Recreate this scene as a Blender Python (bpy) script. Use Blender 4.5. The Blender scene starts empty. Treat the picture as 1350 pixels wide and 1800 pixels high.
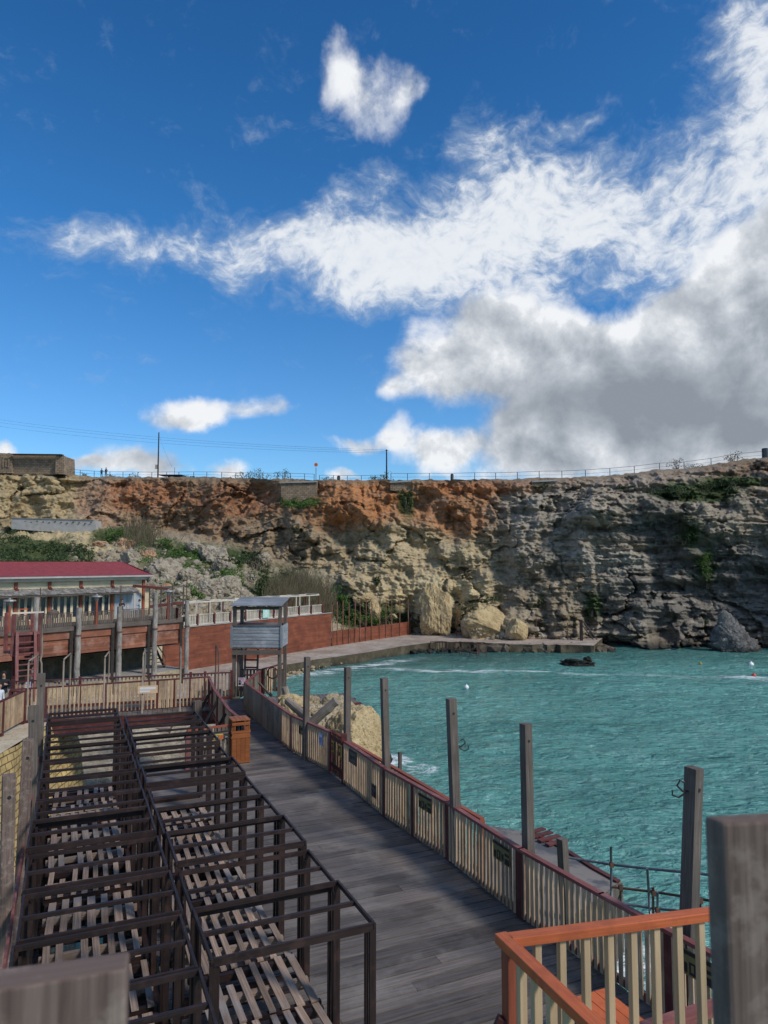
import bpy, math, random
import numpy as np
from mathutils import Vector, Matrix, noise as mnoise
random.seed(7); np.random.seed(7)
R = math.radians
scene = bpy.context.scene
COL = scene.collection

# ------------------------------------------------------------------ camera
F = 1250.0; TH = math.atan(90/1250.0); CZ = 11.0
cam_d = bpy.data.cameras.new('camera'); cam = bpy.data.objects.new('camera', cam_d); COL.objects.link(cam)
cam.location = (0, 0, CZ); cam.rotation_euler = (math.pi/2 + TH, 0, 0)
cam_d.sensor_fit = 'VERTICAL'; cam_d.sensor_height = 36.0; cam_d.lens = 36.0*F/1800.0
cam_d.clip_start = 0.05; cam_d.clip_end = 3000
cam_d.dof.use_dof = True; cam_d.dof.focus_distance = 16.0; cam_d.dof.aperture_fstop = 5.6
scene.camera = cam
scene.view_settings.view_transform = 'Standard'; scene.view_settings.look = 'None'
scene.view_settings.exposure = EXPOSURE = 0.42; scene.view_settings.gamma = 1.0

def ray(px, py):
    u = (px-675)/F; v = (900-py)/F
    return Vector((u, math.cos(TH)-v*math.sin(TH), math.sin(TH)+v*math.cos(TH)))
def G(px, py, z):
    """where a sight line meets the level z"""
    r = ray(px, py); t = (z-CZ)/r.z; return Vector((r.x*t, r.y*t, z))
def D(px, py, Y):
    """where a sight line reaches the distance Y"""
    r = ray(px, py); t = Y/r.y; return Vector((r.x*t, Y, CZ+r.z*t))

# ------------------------------------------------------------------ world: Nishita sky with clouds
SUN = Vector((0.80, -0.50, 0.82)).normalized()
w = bpy.data.worlds.new('World'); scene.world = w; w.use_nodes = True
nt = w.node_tree; nt.nodes.clear()
class N:
    def __init__(s, tree): s.t = tree
    def new(s, typ, **kw):
        n = s.t.nodes.new(typ)
        for k, v in kw.items(): setattr(n, k, v)
        return n
    def lk(s, a, b): s.t.links.new(a, b)
    def setin(s, n, i, v):
        if v is None: return
        if isinstance(v, bpy.types.NodeSocket): s.lk(v, n.inputs[i])
        else: n.inputs[i].default_value = v
    def math(s, op, a, b=None, c=None, clamp=False):
        n = s.new('ShaderNodeMath', operation=op, use_clamp=clamp)
        s.setin(n, 0, a); s.setin(n, 1, b); s.setin(n, 2, c); return n.outputs[0]
    def vmath(s, op, a, b=None, out=0, scale=None):
        n = s.new('ShaderNodeVectorMath', operation=op)
        s.setin(n, 0, a)
        if b is not None: s.setin(n, 1, b)
        if scale is not None: s.setin(n, 3, scale)
        return n.outputs[out]
    def sstep(s, v, lo, hi, a=0.0, b=1.0, typ='SMOOTHSTEP'):
        n = s.new('ShaderNodeMapRange', interpolation_type=typ)
        s.setin(n, 0, v); s.setin(n, 1, lo); s.setin(n, 2, hi); s.setin(n, 3, a); s.setin(n, 4, b); return n.outputs[0]
    def noise(s, vec, scale, detail=4, rough=0.55, dist=0.0, out=0, lac=2.0):
        n = s.new('ShaderNodeTexNoise'); s.setin(n, 'Vector', vec)
        n.inputs['Scale'].default_value = scale; n.inputs['Detail'].default_value = detail
        n.inputs['Roughness'].default_value = rough; n.inputs['Distortion'].default_value = dist
        n.inputs['Lacunarity'].default_value = lac
        return n.outputs[out]
    def mix(s, f, a, b, typ='MIX'):
        n = s.new('ShaderNodeMix', data_type='RGBA', blend_type=typ)
        s.setin(n, 0, f)
        for i, v in ((6, a), (7, b)):
            if isinstance(v, (tuple, list)) and len(v) == 3: v = (*v, 1)
            s.setin(n, i, v)
        return n.outputs[2]
    def ramp(s, f, stops):
        n = s.new('ShaderNodeValToRGB'); cr = n.color_ramp
        while len(cr.elements) < len(stops): cr.elements.new(0.5)
        for e, (p, c) in zip(cr.elements, stops):
            e.position = p; e.color = (*c, 1) if len(c) == 3 else c
        s.lk(f, n.inputs[0]); return n.outputs[0]

def build_world():
    n = N(nt)
    tc = n.new('ShaderNodeTexCoord'); sep = n.new('ShaderNodeSeparateXYZ'); n.lk(tc.outputs['Generated'], sep.inputs[0])
    az = n.math('ARCTAN2', sep.outputs[0], sep.outputs[1]); el = n.math('ARCSINE', sep.outputs[2])
    cmb = n.new('ShaderNodeCombineXYZ'); n.lk(az, cmb.inputs[0]); n.lk(el, cmb.inputs[1]); P = cmb.outputs[0]
    sky = n.new('ShaderNodeTexSky', sky_type='NISHITA'); sky.sun_disc = False
    sky.sun_elevation = math.asin(SUN.z); sky.sun_rotation = math.atan2(SUN.x, SUN.y)
    sky.altitude = 0; sky.air_density = 1.0; sky.dust_density = 0.6; sky.ozone_density = 2.5
    STR = 0.12
    # deeper blue aloft, as the polarised winter sky of the photograph
    blue = n.mix(1.0, sky.outputs[0], n.ramp(n.math('MULTIPLY', el, 1.4), [(0.0, (0.58, 0.80, 0.92)), (0.25, (0.37, 0.67, 0.92)), (0.6, (0.21, 0.60, 0.90)), (1.0, (0.15, 0.50, 0.80))]), 'MULTIPLY')
    # domain warp
    wn = n.noise(P, 5.0, 3, 0.5, out=1)
    off = n.vmath('SCALE', n.vmath('SUBTRACT', wn, (0.5, 0.5, 0.5)), scale=0.10)
    Q = n.vmath('ADD', P, off)
    wn2 = n.noise(P, 26.0, 3, 0.5, out=1)
    Q = n.vmath('ADD', Q, n.vmath('SCALE', n.vmath('SUBTRACT', wn2, (0.5, 0.5, 0.5)), scale=0.022))
    def ae(px, py):
        r = ray(px, py).normalized(); return math.atan2(r.x, r.y), math.asin(r.z)
    def blob(px, py, rx, ry, rot, wgt, vec=None, soft=1.0):
        a, e = ae(px, py)
        m = n.new('ShaderNodeMapping', vector_type='TEXTURE'); n.lk(vec or Q, m.inputs[0])
        m.inputs['Location'].default_value = (a, e, 0); m.inputs['Rotation'].default_value = (0, 0, R(rot))
        k = 1/1330.0
        m.inputs['Scale'].default_value = (rx*k, ry*k, 1)
        l = n.vmath('LENGTH', m.outputs[0], out=1)
        return n.sstep(l, 1.25*soft, 0.0, 0.0, wgt)
    def total(lst, vec=None):
        acc = None
        for b in lst:
            o = blob(*b, vec=vec); acc = o if acc is None else n.math('ADD', acc, o)
        return acc
    # puffy cumulus (crisp edges) and thin streaks (soft edges)
    puffs = [(645,140,125,95,-25,.78),(595,90,60,60,0,.5),(730,150,50,40,0,.5),
             (870,590,190,100,0,1.0),(760,660,120,90,0,.9),(1000,660,240,140,0,1.1),(1180,700,300,170,0,1.2),(1350,640,220,240,0,1.2),
             (1000,790,380,80,0,1.1),(1300,780,300,100,0,1.0),(1420,490,150,110,0,.8),(1350,430,130,80,0,.5),(1180,510,100,50,0,.5),(1600,560,300,360,0,1.2),
             (780,790,90,40,0,.7),(350,732,120,34,0,.95),(480,725,80,40,0,.7),(250,812,110,42,0,1.0),(300,800,60,40,0,.5),(415,822,60,26,0,.9),
             (620,780,110,22,0,.7),(0,783,36,26,0,1.0),(150,818,50,18,0,.7),(600,830,50,14,0,.8),(700,760,40,40,0,.5),(690,690,50,40,0,.5),(1230,560,120,60,0,.6),(820,540,80,40,0,.4)]
    wisps = [(180,420,170,50,8,.30),(660,480,220,70,-10,.5),(850,440,220,90,0,.40),(330,435,320,75,6,.68),(540,455,310,95,-2,.86),(720,430,240,125,5,.90),(880,340,230,150,20,.94),(1010,350,230,140,-12,.90),(860,500,240,70,0,.62),(640,330,120,50,30,.5),
             (1130,380,230,120,0,.92),(1260,300,170,120,0,.78),(1320,120,120,190,25,.74),(1380,20,150,120,0,.78),(1200,470,200,80,0,.8),
             (470,212,80,32,20,.62),(360,330,120,36,-22,.5),(560,180,60,26,-30,.4),(1035,190,95,24,12,.62),(830,160,50,40,60,.5),(1000,55,70,20,15,.35),
             (600,530,170,36,0,.55),(840,230,60,50,0,.55),(930,520,120,50,0,.6),(290,25,70,20,0,.3),(1480,260,200,260,0,1.0),(120,400,150,40,-10,.42)]
    fp = total(puffs); fw = total(wisps)
    S1 = n.noise(P, 8.5, 9, 0.60, 0.15)
    m = n.new('ShaderNodeMapping'); n.lk(Q, m.inputs[0]); m.inputs['Rotation'].default_value = (0, 0, R(-24)); m.inputs['Scale'].default_value = (1.0, 1.55, 1)
    S2 = n.noise(m.outputs[0], 13.0, 10, 0.66, 0.25)
    S3 = n.noise(m.outputs[0], 46.0, 5, 0.6, 0.2)
    back = n.sstep(sep.outputs[1], 0.25, -0.2, 0.0, 0.45)           # broken cloud all round behind the viewer
    fp = n.math('ADD', fp, back)
    dens_p = n.sstep(n.math('ADD', fp, n.math('MULTIPLY', n.math('SUBTRACT', S1, 0.5), 1.9)), 0.26, 0.92)
    S4 = n.noise(P, 3.2, 4, 0.5, 0.3)
    tw = n.math('ADD', n.math('ADD', n.math('MULTIPLY', n.math('SUBTRACT', S2, 0.5), 2.3), n.math('MULTIPLY', n.math('SUBTRACT', S3, 0.5), 1.15)), n.math('MULTIPLY', n.math('SUBTRACT', S4, 0.5), 0.8))
    dens_w = n.sstep(n.math('ADD', fw, tw), 0.14, 1.80)
    dens_w = n.math('MULTIPLY', dens_w, 0.95)
    # relief: compare the cloud noise with the same noise a little towards the sun
    up = n.vmath('ADD', P, (0.022, 0.030, 0))
    S1b = n.noise(up, 8.5, 9, 0.60, 0.15)
    rel = n.math('MULTIPLY', n.math('SUBTRACT', S1, S1b), 2.5)
    under = total([(1020,690,260,90,0,.30),(1140,735,330,110,0,.34),(1330,710,300,140,0,.34),(1300,640,150,50,0,.12),(910,700,130,50,0,.22),(350,745,120,14,0,.25)], vec=P)
    top = n.sstep(n.math('ADD', fp, n.math('MULTIPLY', n.math('SUBTRACT', S1, 0.5), 1.0)), 0.4, 1.9, 0.0, 0.26)
    rel = n.math('MULTIPLY', rel, n.sstep(under, 0.1, 0.75, 1.0, 0.5))
    lum = n.math('SUBTRACT', n.math('ADD', n.math('SUBTRACT', 0.90, top), rel), under, clamp=True)
    K = 0.74/STR
    ccol = n.ramp(lum, [(0.0, (0.27, 0.305, 0.36)), (0.30, (0.38, 0.42, 0.475)), (0.6, (0.54, 0.58, 0.635)), (0.85, (0.73, 0.765, 0.81)), (1.0, (0.90, 0.92, 0.95))])
    wlum = n.sstep(n.math('ADD', n.math('MULTIPLY', n.math('SUBTRACT', S3, 0.5), 0.9), n.math('MULTIPLY', dens_w, 1.0)), 0.2, 1.05)
    wcol = n.ramp(wlum, [(0.0, (0.40, 0.50, 0.64)), (0.5, (0.64, 0.71, 0.80)), (1.0, (0.86, 0.89, 0.93))])
    kk = (K, K, K)
    ccol = n.vmath('MULTIPLY', ccol, kk); wcol = n.vmath('MULTIPLY', wcol, kk)
    c = n.mix(dens_w, blue, wcol); c = n.mix(dens_p, c, ccol)
    bg = n.new('ShaderNodeBackground'); n.lk(c, bg.inputs[0]); bg.inputs[1].default_value = STR
    out = n.new('ShaderNodeOutputWorld'); n.lk(bg.outputs[0], out.inputs[0])
build_world()
sl = bpy.data.lights.new('sun', 'SUN'); sl.energy = 2.3; sl.angle = R(11); sl.color = (1.0, 0.93, 0.82)
so = bpy.data.objects.new('sun', sl); COL.objects.link(so); so.rotation_euler = (-SUN).to_track_quat('-Z', 'Y').to_euler(); so.location = (40, -40, 60)

# ------------------------------------------------------------------ helpers
class MB:
    """collects beams, tubes, quads and leaves, then links them as ONE mesh object"""
    def __init__(s): s.v = []; s.f = []; s.uv = []; s.mi = []
    def quad(s, pts, uvs=None, mi=0):
        b = len(s.v); s.v += [tuple(p) for p in pts]; s.f.append(tuple(range(b, b+len(pts))))
        s.uv += uvs if uvs else [(0, 0)]*len(pts); s.mi.append(mi)
    def beam(s, p0, p1, wd, ht, up=(0, 0, 1), mi=0, twist=0.0, taper=1.0):
        p0 = Vector(p0); p1 = Vector(p1); d = p1-p0; L = d.length
        if L < 1e-6: return s
        d /= L; up = Vector(up)
        sd = d.cross(up)
        if sd.length < 1e-3: sd = d.cross(Vector((0, 1, 0)))
        sd.normalize(); u2 = sd.cross(d).normalized()
        if twist:
            m = Matrix.Rotation(twist, 3, d); sd = m @ sd; u2 = m @ u2
        b = len(s.v)
        for p, k in ((p0, 1.0), (p1, taper)):
            for a, c in ((-.5, -.5), (.5, -.5), (.5, .5), (-.5, .5)):
                s.v.append(tuple(p + sd*a*wd*k + u2*c*ht*k))
        ou = random.random()*20; ov = random.random()*20
        cum = [0, wd, wd+ht, 2*wd+ht, 2*(wd+ht)]
        for i in range(4):
            j = (i+1) % 4
            s.f.append((b+i, b+j, b+4+j, b+4+i))
            s.uv += [(ou, ov+cum[i]), (ou, ov+cum[i+1]), (ou+L, ov+cum[i+1]), (ou+L, ov+cum[i])]; s.mi.append(mi)
        s.f.append((b+3, b+2, b+1, b)); s.uv += [(ou, ov), (ou+.02, ov), (ou+.02, ov+ht), (ou, ov+ht)]; s.mi.append(mi)
        s.f.append((b+4, b+5, b+6, b+7)); s.uv += [(ou, ov), (ou+.02, ov), (ou+.02, ov+ht), (ou, ov+ht)]; s.mi.append(mi)
        return s
    def box(s, c, sx, sy, sz, rz=0.0, mi=0):
        d = Vector((math.cos(rz), math.sin(rz), 0))*sx/2; c = Vector(c)
        return s.beam(c-d, c+d, sy, sz, mi=mi)
    def tube(s, pts, r, n=8, mi=0, cap=True, jit=0.0):
        pts = [Vector(p) for p in pts]; b = len(s.v); K = len(pts)
        rr = r if isinstance(r, (list, tuple)) else [r]*K
        ou = random.random()*20; L = 0; Ls = [0]
        for i in range(1, K): L += (pts[i]-pts[i-1]).length; Ls.append(L)
        for i, p in enumerate(pts):
            d = (pts[min(i+1, K-1)]-pts[max(i-1, 0)]).normalized()
            a = d.cross(Vector((0, 0, 1)) if abs(d.z) < .8 else Vector((0, 1, 0)))
            a.normalize(); c = a.cross(d)
            for k in range(n):
                t = 2*math.pi*k/n; q = rr[i]*(1+random.uniform(-jit, jit))
                s.v.append(tuple(p + a*math.cos(t)*q + c*math.sin(t)*q))
        for i in range(K-1):
            for k in range(n):
                k2 = (k+1) % n
                s.f.append((b+i*n+k, b+i*n+k2, b+(i+1)*n+k2, b+(i+1)*n+k))
                c0 = 6.28*rr[0]*k/n; c1 = 6.28*rr[0]*(k+1)/n
                s.uv += [(ou+Ls[i], c0), (ou+Ls[i], c1), (ou+Ls[i+1], c1), (ou+Ls[i+1], c0)]; s.mi.append(mi)
        if cap:
            s.f.append(tuple(b+k for k in range(n))); s.uv += [(0, 0)]*n; s.mi.append(mi)
            s.f.append(tuple(b+(K-1)*n+n-1-k for k in range(n))); s.uv += [(0, 0)]*n; s.mi.append(mi)
        return s
    def leaf(s, p, size, droop=None):
        a = Vector((random.gauss(0, 1), random.gauss(0, 1), random.gauss(0, 1))).normalized()
        b = a.orthogonal().normalized(); c = a.cross(b)
        t = random.random()*6.28; e = b*math.cos(t)+c*math.sin(t); g = a.cross(e)
        p = Vector(p)
        s.quad([p-e*size*.6, p+g*size*.35, p+e*size*.6, p-g*size*.35])
        return s
    def build(s, name, mats, parent=None, smooth=False):
        me = bpy.data.meshes.new(name); me.from_pydata(s.v, [], s.f)
        uvl = me.uv_layers.new(name='UVMap'); uvl.data.foreach_set('uv', np.array(s.uv, dtype=np.float32).ravel())
        ms = mats if isinstance(mats, (list, tuple)) else [mats]
        for m in ms: me.materials.append(m)
        if len(ms) > 1: me.polygons.foreach_set('material_index', s.mi)
        if smooth: me.polygons.foreach_set('use_smooth', [True]*len(me.polygons))
        me.update()
        o = bpy.data.objects.new(name, me); COL.objects.link(o)
        if parent is not None: o.parent = parent
        return o
def tag(o, label=None, cat=None, group=None, kind=None):
    if label: o['label'] = label
    if cat: o['category'] = cat
    if group: o['group'] = group
    if kind: o['kind'] = kind
    return o
def thing(name, label, cat, loc=(0, 0, 0), group=None):
    """an Empty at the thing's base; parts are built in world coordinates and keep them"""
    o = bpy.data.objects.new(name, None); COL.objects.link(o); o.location = loc
    o.empty_display_size = 0.3
    return tag(o, label, cat, group)
def adopt(root):
    """shift the meshes of the direct children so that they sit on the root's own place"""
    L = Vector(root.location)
    for ch in root.children:
        if ch.type == 'MESH':
            ch.data.transform(Matrix.Translation(-L))
            for g in ch.children:
                if g.type == 'MESH': g.data.transform(Matrix.Translation(-L))
    return root
def copy_tree(o, parent=None):
    c = o.copy(); COL.objects.link(c)
    if parent is not None: c.parent = parent
    for ch in list(o.children): copy_tree(ch, c)
    return c
ORD = ['first','second','third','fourth','fifth','sixth','seventh','eighth','ninth','tenth','eleventh','twelfth','thirteenth','fourteenth','fifteenth','sixteenth','seventeenth','eighteenth','nineteenth','twentieth','twenty-first','twenty-second','twenty-third','twenty-fourth','twenty-fifth','twenty-sixth','twenty-seventh','twenty-eighth']

# vectorised value noise
def _h(ix, iy, iz, seed):
    h = (ix.astype(np.int64)*374761393 + iy.astype(np.int64)*668265263 + iz.astype(np.int64)*2147483647*3 + seed*974711) & 0xffffffff
    h = ((h ^ (h >> 13))*1274126177) & 0xffffffff
    h = ((h ^ (h >> 16))*2246822519) & 0xffffffff
    return ((h ^ (h >> 15)) & 0xffffff)/float(0xffffff)
def vn(x, y, z, seed=0):
    fx = np.floor(x); fy = np.floor(y); fz = np.floor(z)
    tx = x-fx; ty = y-fy; tz = z-fz
    tx = tx*tx*tx*(tx*(tx*6-15)+10); ty = ty*ty*ty*(ty*(ty*6-15)+10); tz = tz*tz*tz*(tz*(tz*6-15)+10)
    r = 0
    for dx in (0, 1):
        for dy in (0, 1):
            for dz in (0, 1):
                wt = (tx if dx else 1-tx)*(ty if dy else 1-ty)*(tz if dz else 1-tz)
                r = r + wt*_h(fx+dx, fy+dy, fz+dz, seed)
    return r*2-1
def fbm(x, y, z, oct=4, rough=0.5, seed=0, ridged=False):
    a = 1.0; s = 0; tot = 0
    for i in range(oct):
        v = vn(x*2**i+i*17.3, y*2**i+i*5.1, z*2**i+i*9.7, seed+i)
        if ridged: v = 1-2*np.abs(v)
        s = s+a*v; tot += a; a *= rough
    return s/tot
def worley(x, y, z, seed=0):
    fx = np.floor(x); fy = np.floor(y); fz = np.floor(z)
    d1 = np.full(x.shape, 9.0); d2 = np.full(x.shape, 9.0); idv = np.zeros(x.shape)
    for i in (-1, 0, 1):
        for j in (-1, 0, 1):
            for k in (-1, 0, 1):
                cx = fx+i; cy = fy+j; cz = fz+k
                px = cx+_h(cx, cy, cz, seed+1); py = cy+_h(cx, cy, cz, seed+2); pz = cz+_h(cx, cy, cz, seed+3)
                d = np.sqrt((px-x)**2+(py-y)**2+(pz-z)**2)
                nearer = d < d1
                d2 = np.where(nearer, d1, np.minimum(d2, d)); idv = np.where(nearer, _h(cx, cy, cz, seed+4), idv); d1 = np.minimum(d1, d)
    return d1, d2, idv

# ------------------------------------------------------------------ materials
def newmat(name):
    m = bpy.data.materials.new(name); m.use_nodes = True; m.node_tree.nodes.clear()
    n = N(m.node_tree); b = n.new('ShaderNodeBsdfPrincipled'); o = n.new('ShaderNodeOutputMaterial'); n.lk(b.outputs[0], o.inputs[0])
    return m, n, b
def bump(n, b, h, strength=0.5, dist=0.02):
    k = n.new('ShaderNodeBump'); k.inputs['Strength'].default_value = strength; k.inputs['Distance'].default_value = dist
    n.lk(h, k.inputs['Height']); n.lk(k.outputs[0], b.inputs['Normal'])
def wood(name, dark, light, var=0.35, rough=0.75, gx=1.2, gy=38.0, patch=None, patch_amt=0.5, pscale=1.2, bmp=0.5, spec=0.3):
    m, n, b = newmat(name)
    uv = n.new('ShaderNodeUVMap'); uv.uv_map = 'UVMap'
    mp = n.new('ShaderNodeMapping'); n.lk(uv.outputs[0], mp.inputs[0]); mp.inputs['Scale'].default_value = (gx, gy, 1)
    g = n.noise(mp.outputs[0], 1.0, 6, 0.65, 0.6)
    c = n.ramp(g, [(0.28, dark), (0.72, light)])
    geo = n.new('ShaderNodeNewGeometry')
    rnd = geo.outputs['Random Per Island']
    k = n.sstep(rnd, 0.0, 1.0, 1-var, 1+var*0.6, 'LINEAR')
    kv = n.new('ShaderNodeCombineXYZ')
    for i in range(3): n.lk(k, kv.inputs[i])
    c = n.mix(1.0, c, kv.outputs[0], 'MULTIPLY')
    tc = n.new('ShaderNodeTexCoord')
    if patch:
        pn = n.noise(geo.outputs['Position'], pscale, 6, 0.65)
        c = n.mix(n.math('MULTIPLY', n.sstep(pn, 0.48, 0.66), patch_amt), c, patch)
    big = n.noise(geo.outputs['Position'], 0.8, 3, 0.5)
    kb = n.sstep(big, 0.3, 0.7, 0.8, 1.15)
    kv2 = n.new('ShaderNodeCombineXYZ')
    for i in range(3): n.lk(kb, kv2.inputs[i])
    c = n.mix(1.0, c, kv2.outputs[0], 'MULTIPLY')
    n.lk(c, b.inputs['Base Color']); b.inputs['Roughness'].default_value = rough
    b.inputs['Specular IOR Level'].default_value = spec
    bump(n, b, g, bmp, 0.006)
    return m
def plain(name, col, rough=0.6, metal=0.0, var=0.18, scale=4.0, bmp=0.15, col2=None, amt=0.6):
    m, n, b = newmat(name)
    geo = n.new('ShaderNodeNewGeometry')
    g = n.noise(geo.outputs['Position'], scale, 6, 0.6)
    c = n.ramp(g, [(0.25, tuple(x*(1-var) for x in col)), (0.75, tuple(x*(1+var) for x in col))])
    if col2:
        g2 = n.noise(geo.outputs['Position'], scale*2.3, 7, 0.65, 0.4)
        c = n.mix(n.math('MULTIPLY', n.sstep(g2, 0.5, 0.62), amt), c, col2)
    n.lk(c, b.inputs['Base Color']); b.inputs['Roughness'].default_value = rough; b.inputs['Metallic'].default_value = metal
    bump(n, b, g, bmp, 0.01)
    return m
def leafmat(name, c1, c2, c3=None):
    m, n, b = newmat(name)
    geo = n.new('ShaderNodeNewGeometry')
    g = n.noise(geo.outputs['Position'], 0.55, 3, 0.5)
    f = n.math('ADD', n.math('MULTIPLY', geo.outputs['Random Per Island'], 0.6), n.math('MULTIPLY', g, 0.5))
    st = [(0.15, c1), (0.75, c2)] + ([(1.0, c3)] if c3 else [])
    c = n.ramp(f, st)
    n.lk(c, b.inputs['Base Color']); b.inputs['Roughness'].default_value = 0.6
    b.inputs['Specular IOR Level'].default_value = 0.2
    return m
def rockmat(name, c1, c2, c3, scale=1.0, bmp=0.8, dist=0.06, pit=True, wet=None):
    m, n, b = newmat(name)
    geo = n.new('ShaderNodeNewGeometry'); P = geo.outputs['Position']
    g = n.noise(P, 0.9*scale, 8, 0.62, 0.3)
    c = n.ramp(g, [(0.25, c1), (0.5, c2), (0.78, c3)])
    f = n.noise(P, 7*scale, 7, 0.7)
    c = n.mix(0.75, c, n.ramp(f, [(0.3, (0.35,)*3), (0.5, (0.95,)*3), (0.75, (1.3,)*3)]), 'MULTIPLY')
    h = n.math('ADD', n.math('MULTIPLY', g, 1.5), f)
    if pit:
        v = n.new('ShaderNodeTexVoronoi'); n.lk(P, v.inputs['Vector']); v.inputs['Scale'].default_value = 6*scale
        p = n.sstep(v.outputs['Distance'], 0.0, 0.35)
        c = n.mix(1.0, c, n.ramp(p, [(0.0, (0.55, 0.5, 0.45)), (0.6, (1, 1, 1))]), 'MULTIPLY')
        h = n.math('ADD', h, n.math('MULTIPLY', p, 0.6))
    if wet:
        sp = n.new('ShaderNodeSeparateXYZ'); n.lk(P, sp.inputs[0])
        zz = n.math('ADD', sp.outputs[2], n.math('MULTIPLY', g, 0.8))
        c = n.mix(n.sstep(zz, wet[1], wet[0]), c, (0.025, 0.024, 0.018))
    n.lk(c, b.inputs['Base Color']); b.inputs['Roughness'].default_value = 0.9
    b.inputs['Specular IOR Level'].default_value = 0.15
    bump(n, b, h, bmp, dist)
    return m
M = {}
M['deck'] = wood('grey_deck_wood', (0.060, 0.048, 0.042), (0.195, 0.163, 0.143), var=0.40, rough=0.6, gx=1.0, gy=26, patch=(0.23, 0.205, 0.18), patch_amt=0.45, pscale=1.0, spec=0.35)
M['frame'] = wood('dark_brown_frame', (0.011, 0.0065, 0.006), (0.036, 0.021, 0.019), var=0.35, rough=0.5, patch=(0.075, 0.040, 0.033), patch_amt=0.35, pscale=5)
M['pallet'] = wood('pallet_wood', (0.13, 0.082, 0.058), (0.44, 0.315, 0.235), var=0.42, rough=0.8, patch=(0.27, 0.25, 0.24), patch_amt=0.7, pscale=1.4)
M['cream'] = wood('cream_picket_paint', (0.31, 0.20, 0.12), (0.58, 0.42, 0.265), var=0.28, rough=0.6, gx=2, gy=22, patch=(0.17, 0.12, 0.085), patch_amt=0.55, pscale=2.6)
M['cream_clean'] = wood('fresh_cream_paint', (0.43, 0.285, 0.165), (0.59, 0.415, 0.25), var=0.14, rough=0.5, gx=1.5, gy=20, bmp=0.2)
M['ptank'] = wood('greenish_weathered_boards', (0.10, 0.095, 0.075), (0.27, 0.26, 0.20), var=0.25, patch=(0.07, 0.065, 0.06), patch_amt=0.7, pscale=1.6)
M['pink'] = wood('faded_red_rail_paint', (0.13, 0.038, 0.035), (0.27, 0.092, 0.082), var=0.15, rough=0.55, patch=(0.33, 0.17, 0.15), patch_amt=0.4, pscale=3)
M['maroon'] = wood('maroon_paint', (0.055, 0.014, 0.013), (0.13, 0.034, 0.03), var=0.2, rough=0.55, patch=(0.17, 0.075, 0.06), patch_amt=0.35, pscale=4)
M['rust'] = wood('red_oxide_paint', (0.20, 0.048, 0.025), (0.34, 0.088, 0.045), var=0.15, rough=0.55)
M['orange'] = wood('orange_stain', (0.40, 0.088, 0.030), (0.60, 0.150, 0.052), var=0.10, rough=0.5, gx=1.5, gy=60, patch=(0.30, 0.07, 0.03), patch_amt=0.5, pscale=7, bmp=0.4)
M['binwood'] = wood('bin_wood', (0.17, 0.052, 0.015), (0.36, 0.12, 0.038), var=0.15, rough=0.5)
M['greywood'] = wood('silvered_wood', (0.048, 0.036, 0.030), (0.195, 0.160, 0.136), var=0.2, rough=0.85, gx=1.2, gy=45, patch=(0.09, 0.07, 0.055), patch_amt=0.5, pscale=3)
M['nearwood'] = wood('silvered_post_wood', (0.074, 0.047, 0.038), (0.220, 0.158, 0.130), var=0.1, rough=0.85, gx=1.6, gy=42, patch=(0.29, 0.225, 0.185), patch_amt=0.6, pscale=14, bmp=0.6)
M['greyblue'] = wood('grey_blue_boards', (0.12, 0.128, 0.14), (0.30, 0.315, 0.335), var=0.14, rough=0.75, gy=26, patch=(0.38, 0.39, 0.40), patch_amt=0.4, pscale=2)
M['shingle'] = wood('grey_shingles', (0.09, 0.082, 0.075), (0.33, 0.31, 0.29), var=0.45, rough=0.9)
M['skirt'] = wood('brown_red_boards', (0.13, 0.046, 0.026), (0.32, 0.125, 0.072), var=0.3, rough=0.75, patch=(0.40, 0.25, 0.20), patch_amt=0.45, pscale=0.9)
M['redwall'] = wood('brick_red_boards', (0.145, 0.040, 0.022), (0.26, 0.088, 0.048), var=0.2, rough=0.7, gx=0.6, gy=14, patch=(0.115, 0.035, 0.022), patch_amt=0.5, pscale=0.5)
M['white'] = wood('off_white_paint', (0.42, 0.36, 0.29), (0.66, 0.60, 0.51), var=0.15, rough=0.6)
M['siding'] = wood('cream_siding', (0.50, 0.40, 0.25), (0.70, 0.59, 0.41), var=0.08, rough=0.6, gy=10)
M['log'] = wood('grey_log', (0.11, 0.095, 0.08), (0.42, 0.385, 0.345), var=0.12, rough=0.9, gx=2.2, gy=16, patch=(0.13, 0.10, 0.08), patch_amt=0.5, pscale=2.2)
M['drift'] = wood('driftwood', (0.13, 0.10, 0.08), (0.34, 0.28, 0.22), var=0.1, rough=0.9, gx=2, gy=20)
M['redroof'] = plain('red_roof_felt', (0.22, 0.034, 0.038), 0.85, var=0.4, scale=3.2, bmp=0.3, col2=(0.35, 0.05, 0.055), amt=0.5)
M['steel'] = plain('galvanised_pipe', (0.19, 0.205, 0.225), 0.5, 0.6, col2=(0.10, 0.06, 0.045), amt=0.5, scale=3)
M['rusty'] = plain('rusted_pipe', (0.10, 0.055, 0.04), 0.8, 0.2, col2=(0.2, 0.09, 0.05), scale=5)
M['iron'] = plain('black_iron', (0.02, 0.02, 0.022), 0.6, 0.3)
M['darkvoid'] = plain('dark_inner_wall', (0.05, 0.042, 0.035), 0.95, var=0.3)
M['glass'] = plain('dark_window_glass', (0.022, 0.032, 0.045), 0.12, var=0.5, scale=2.5, bmp=0.02)
M['glass_pale'] = plain('curtained_window_glass', (0.34, 0.37, 0.41), 0.25, var=0.2, scale=2)
M['concrete'] = plain('weathered_concrete', (0.30, 0.285, 0.265), 0.9, col2=(0.16, 0.15, 0.14), amt=0.6, scale=1.1, bmp=0.4)
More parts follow.
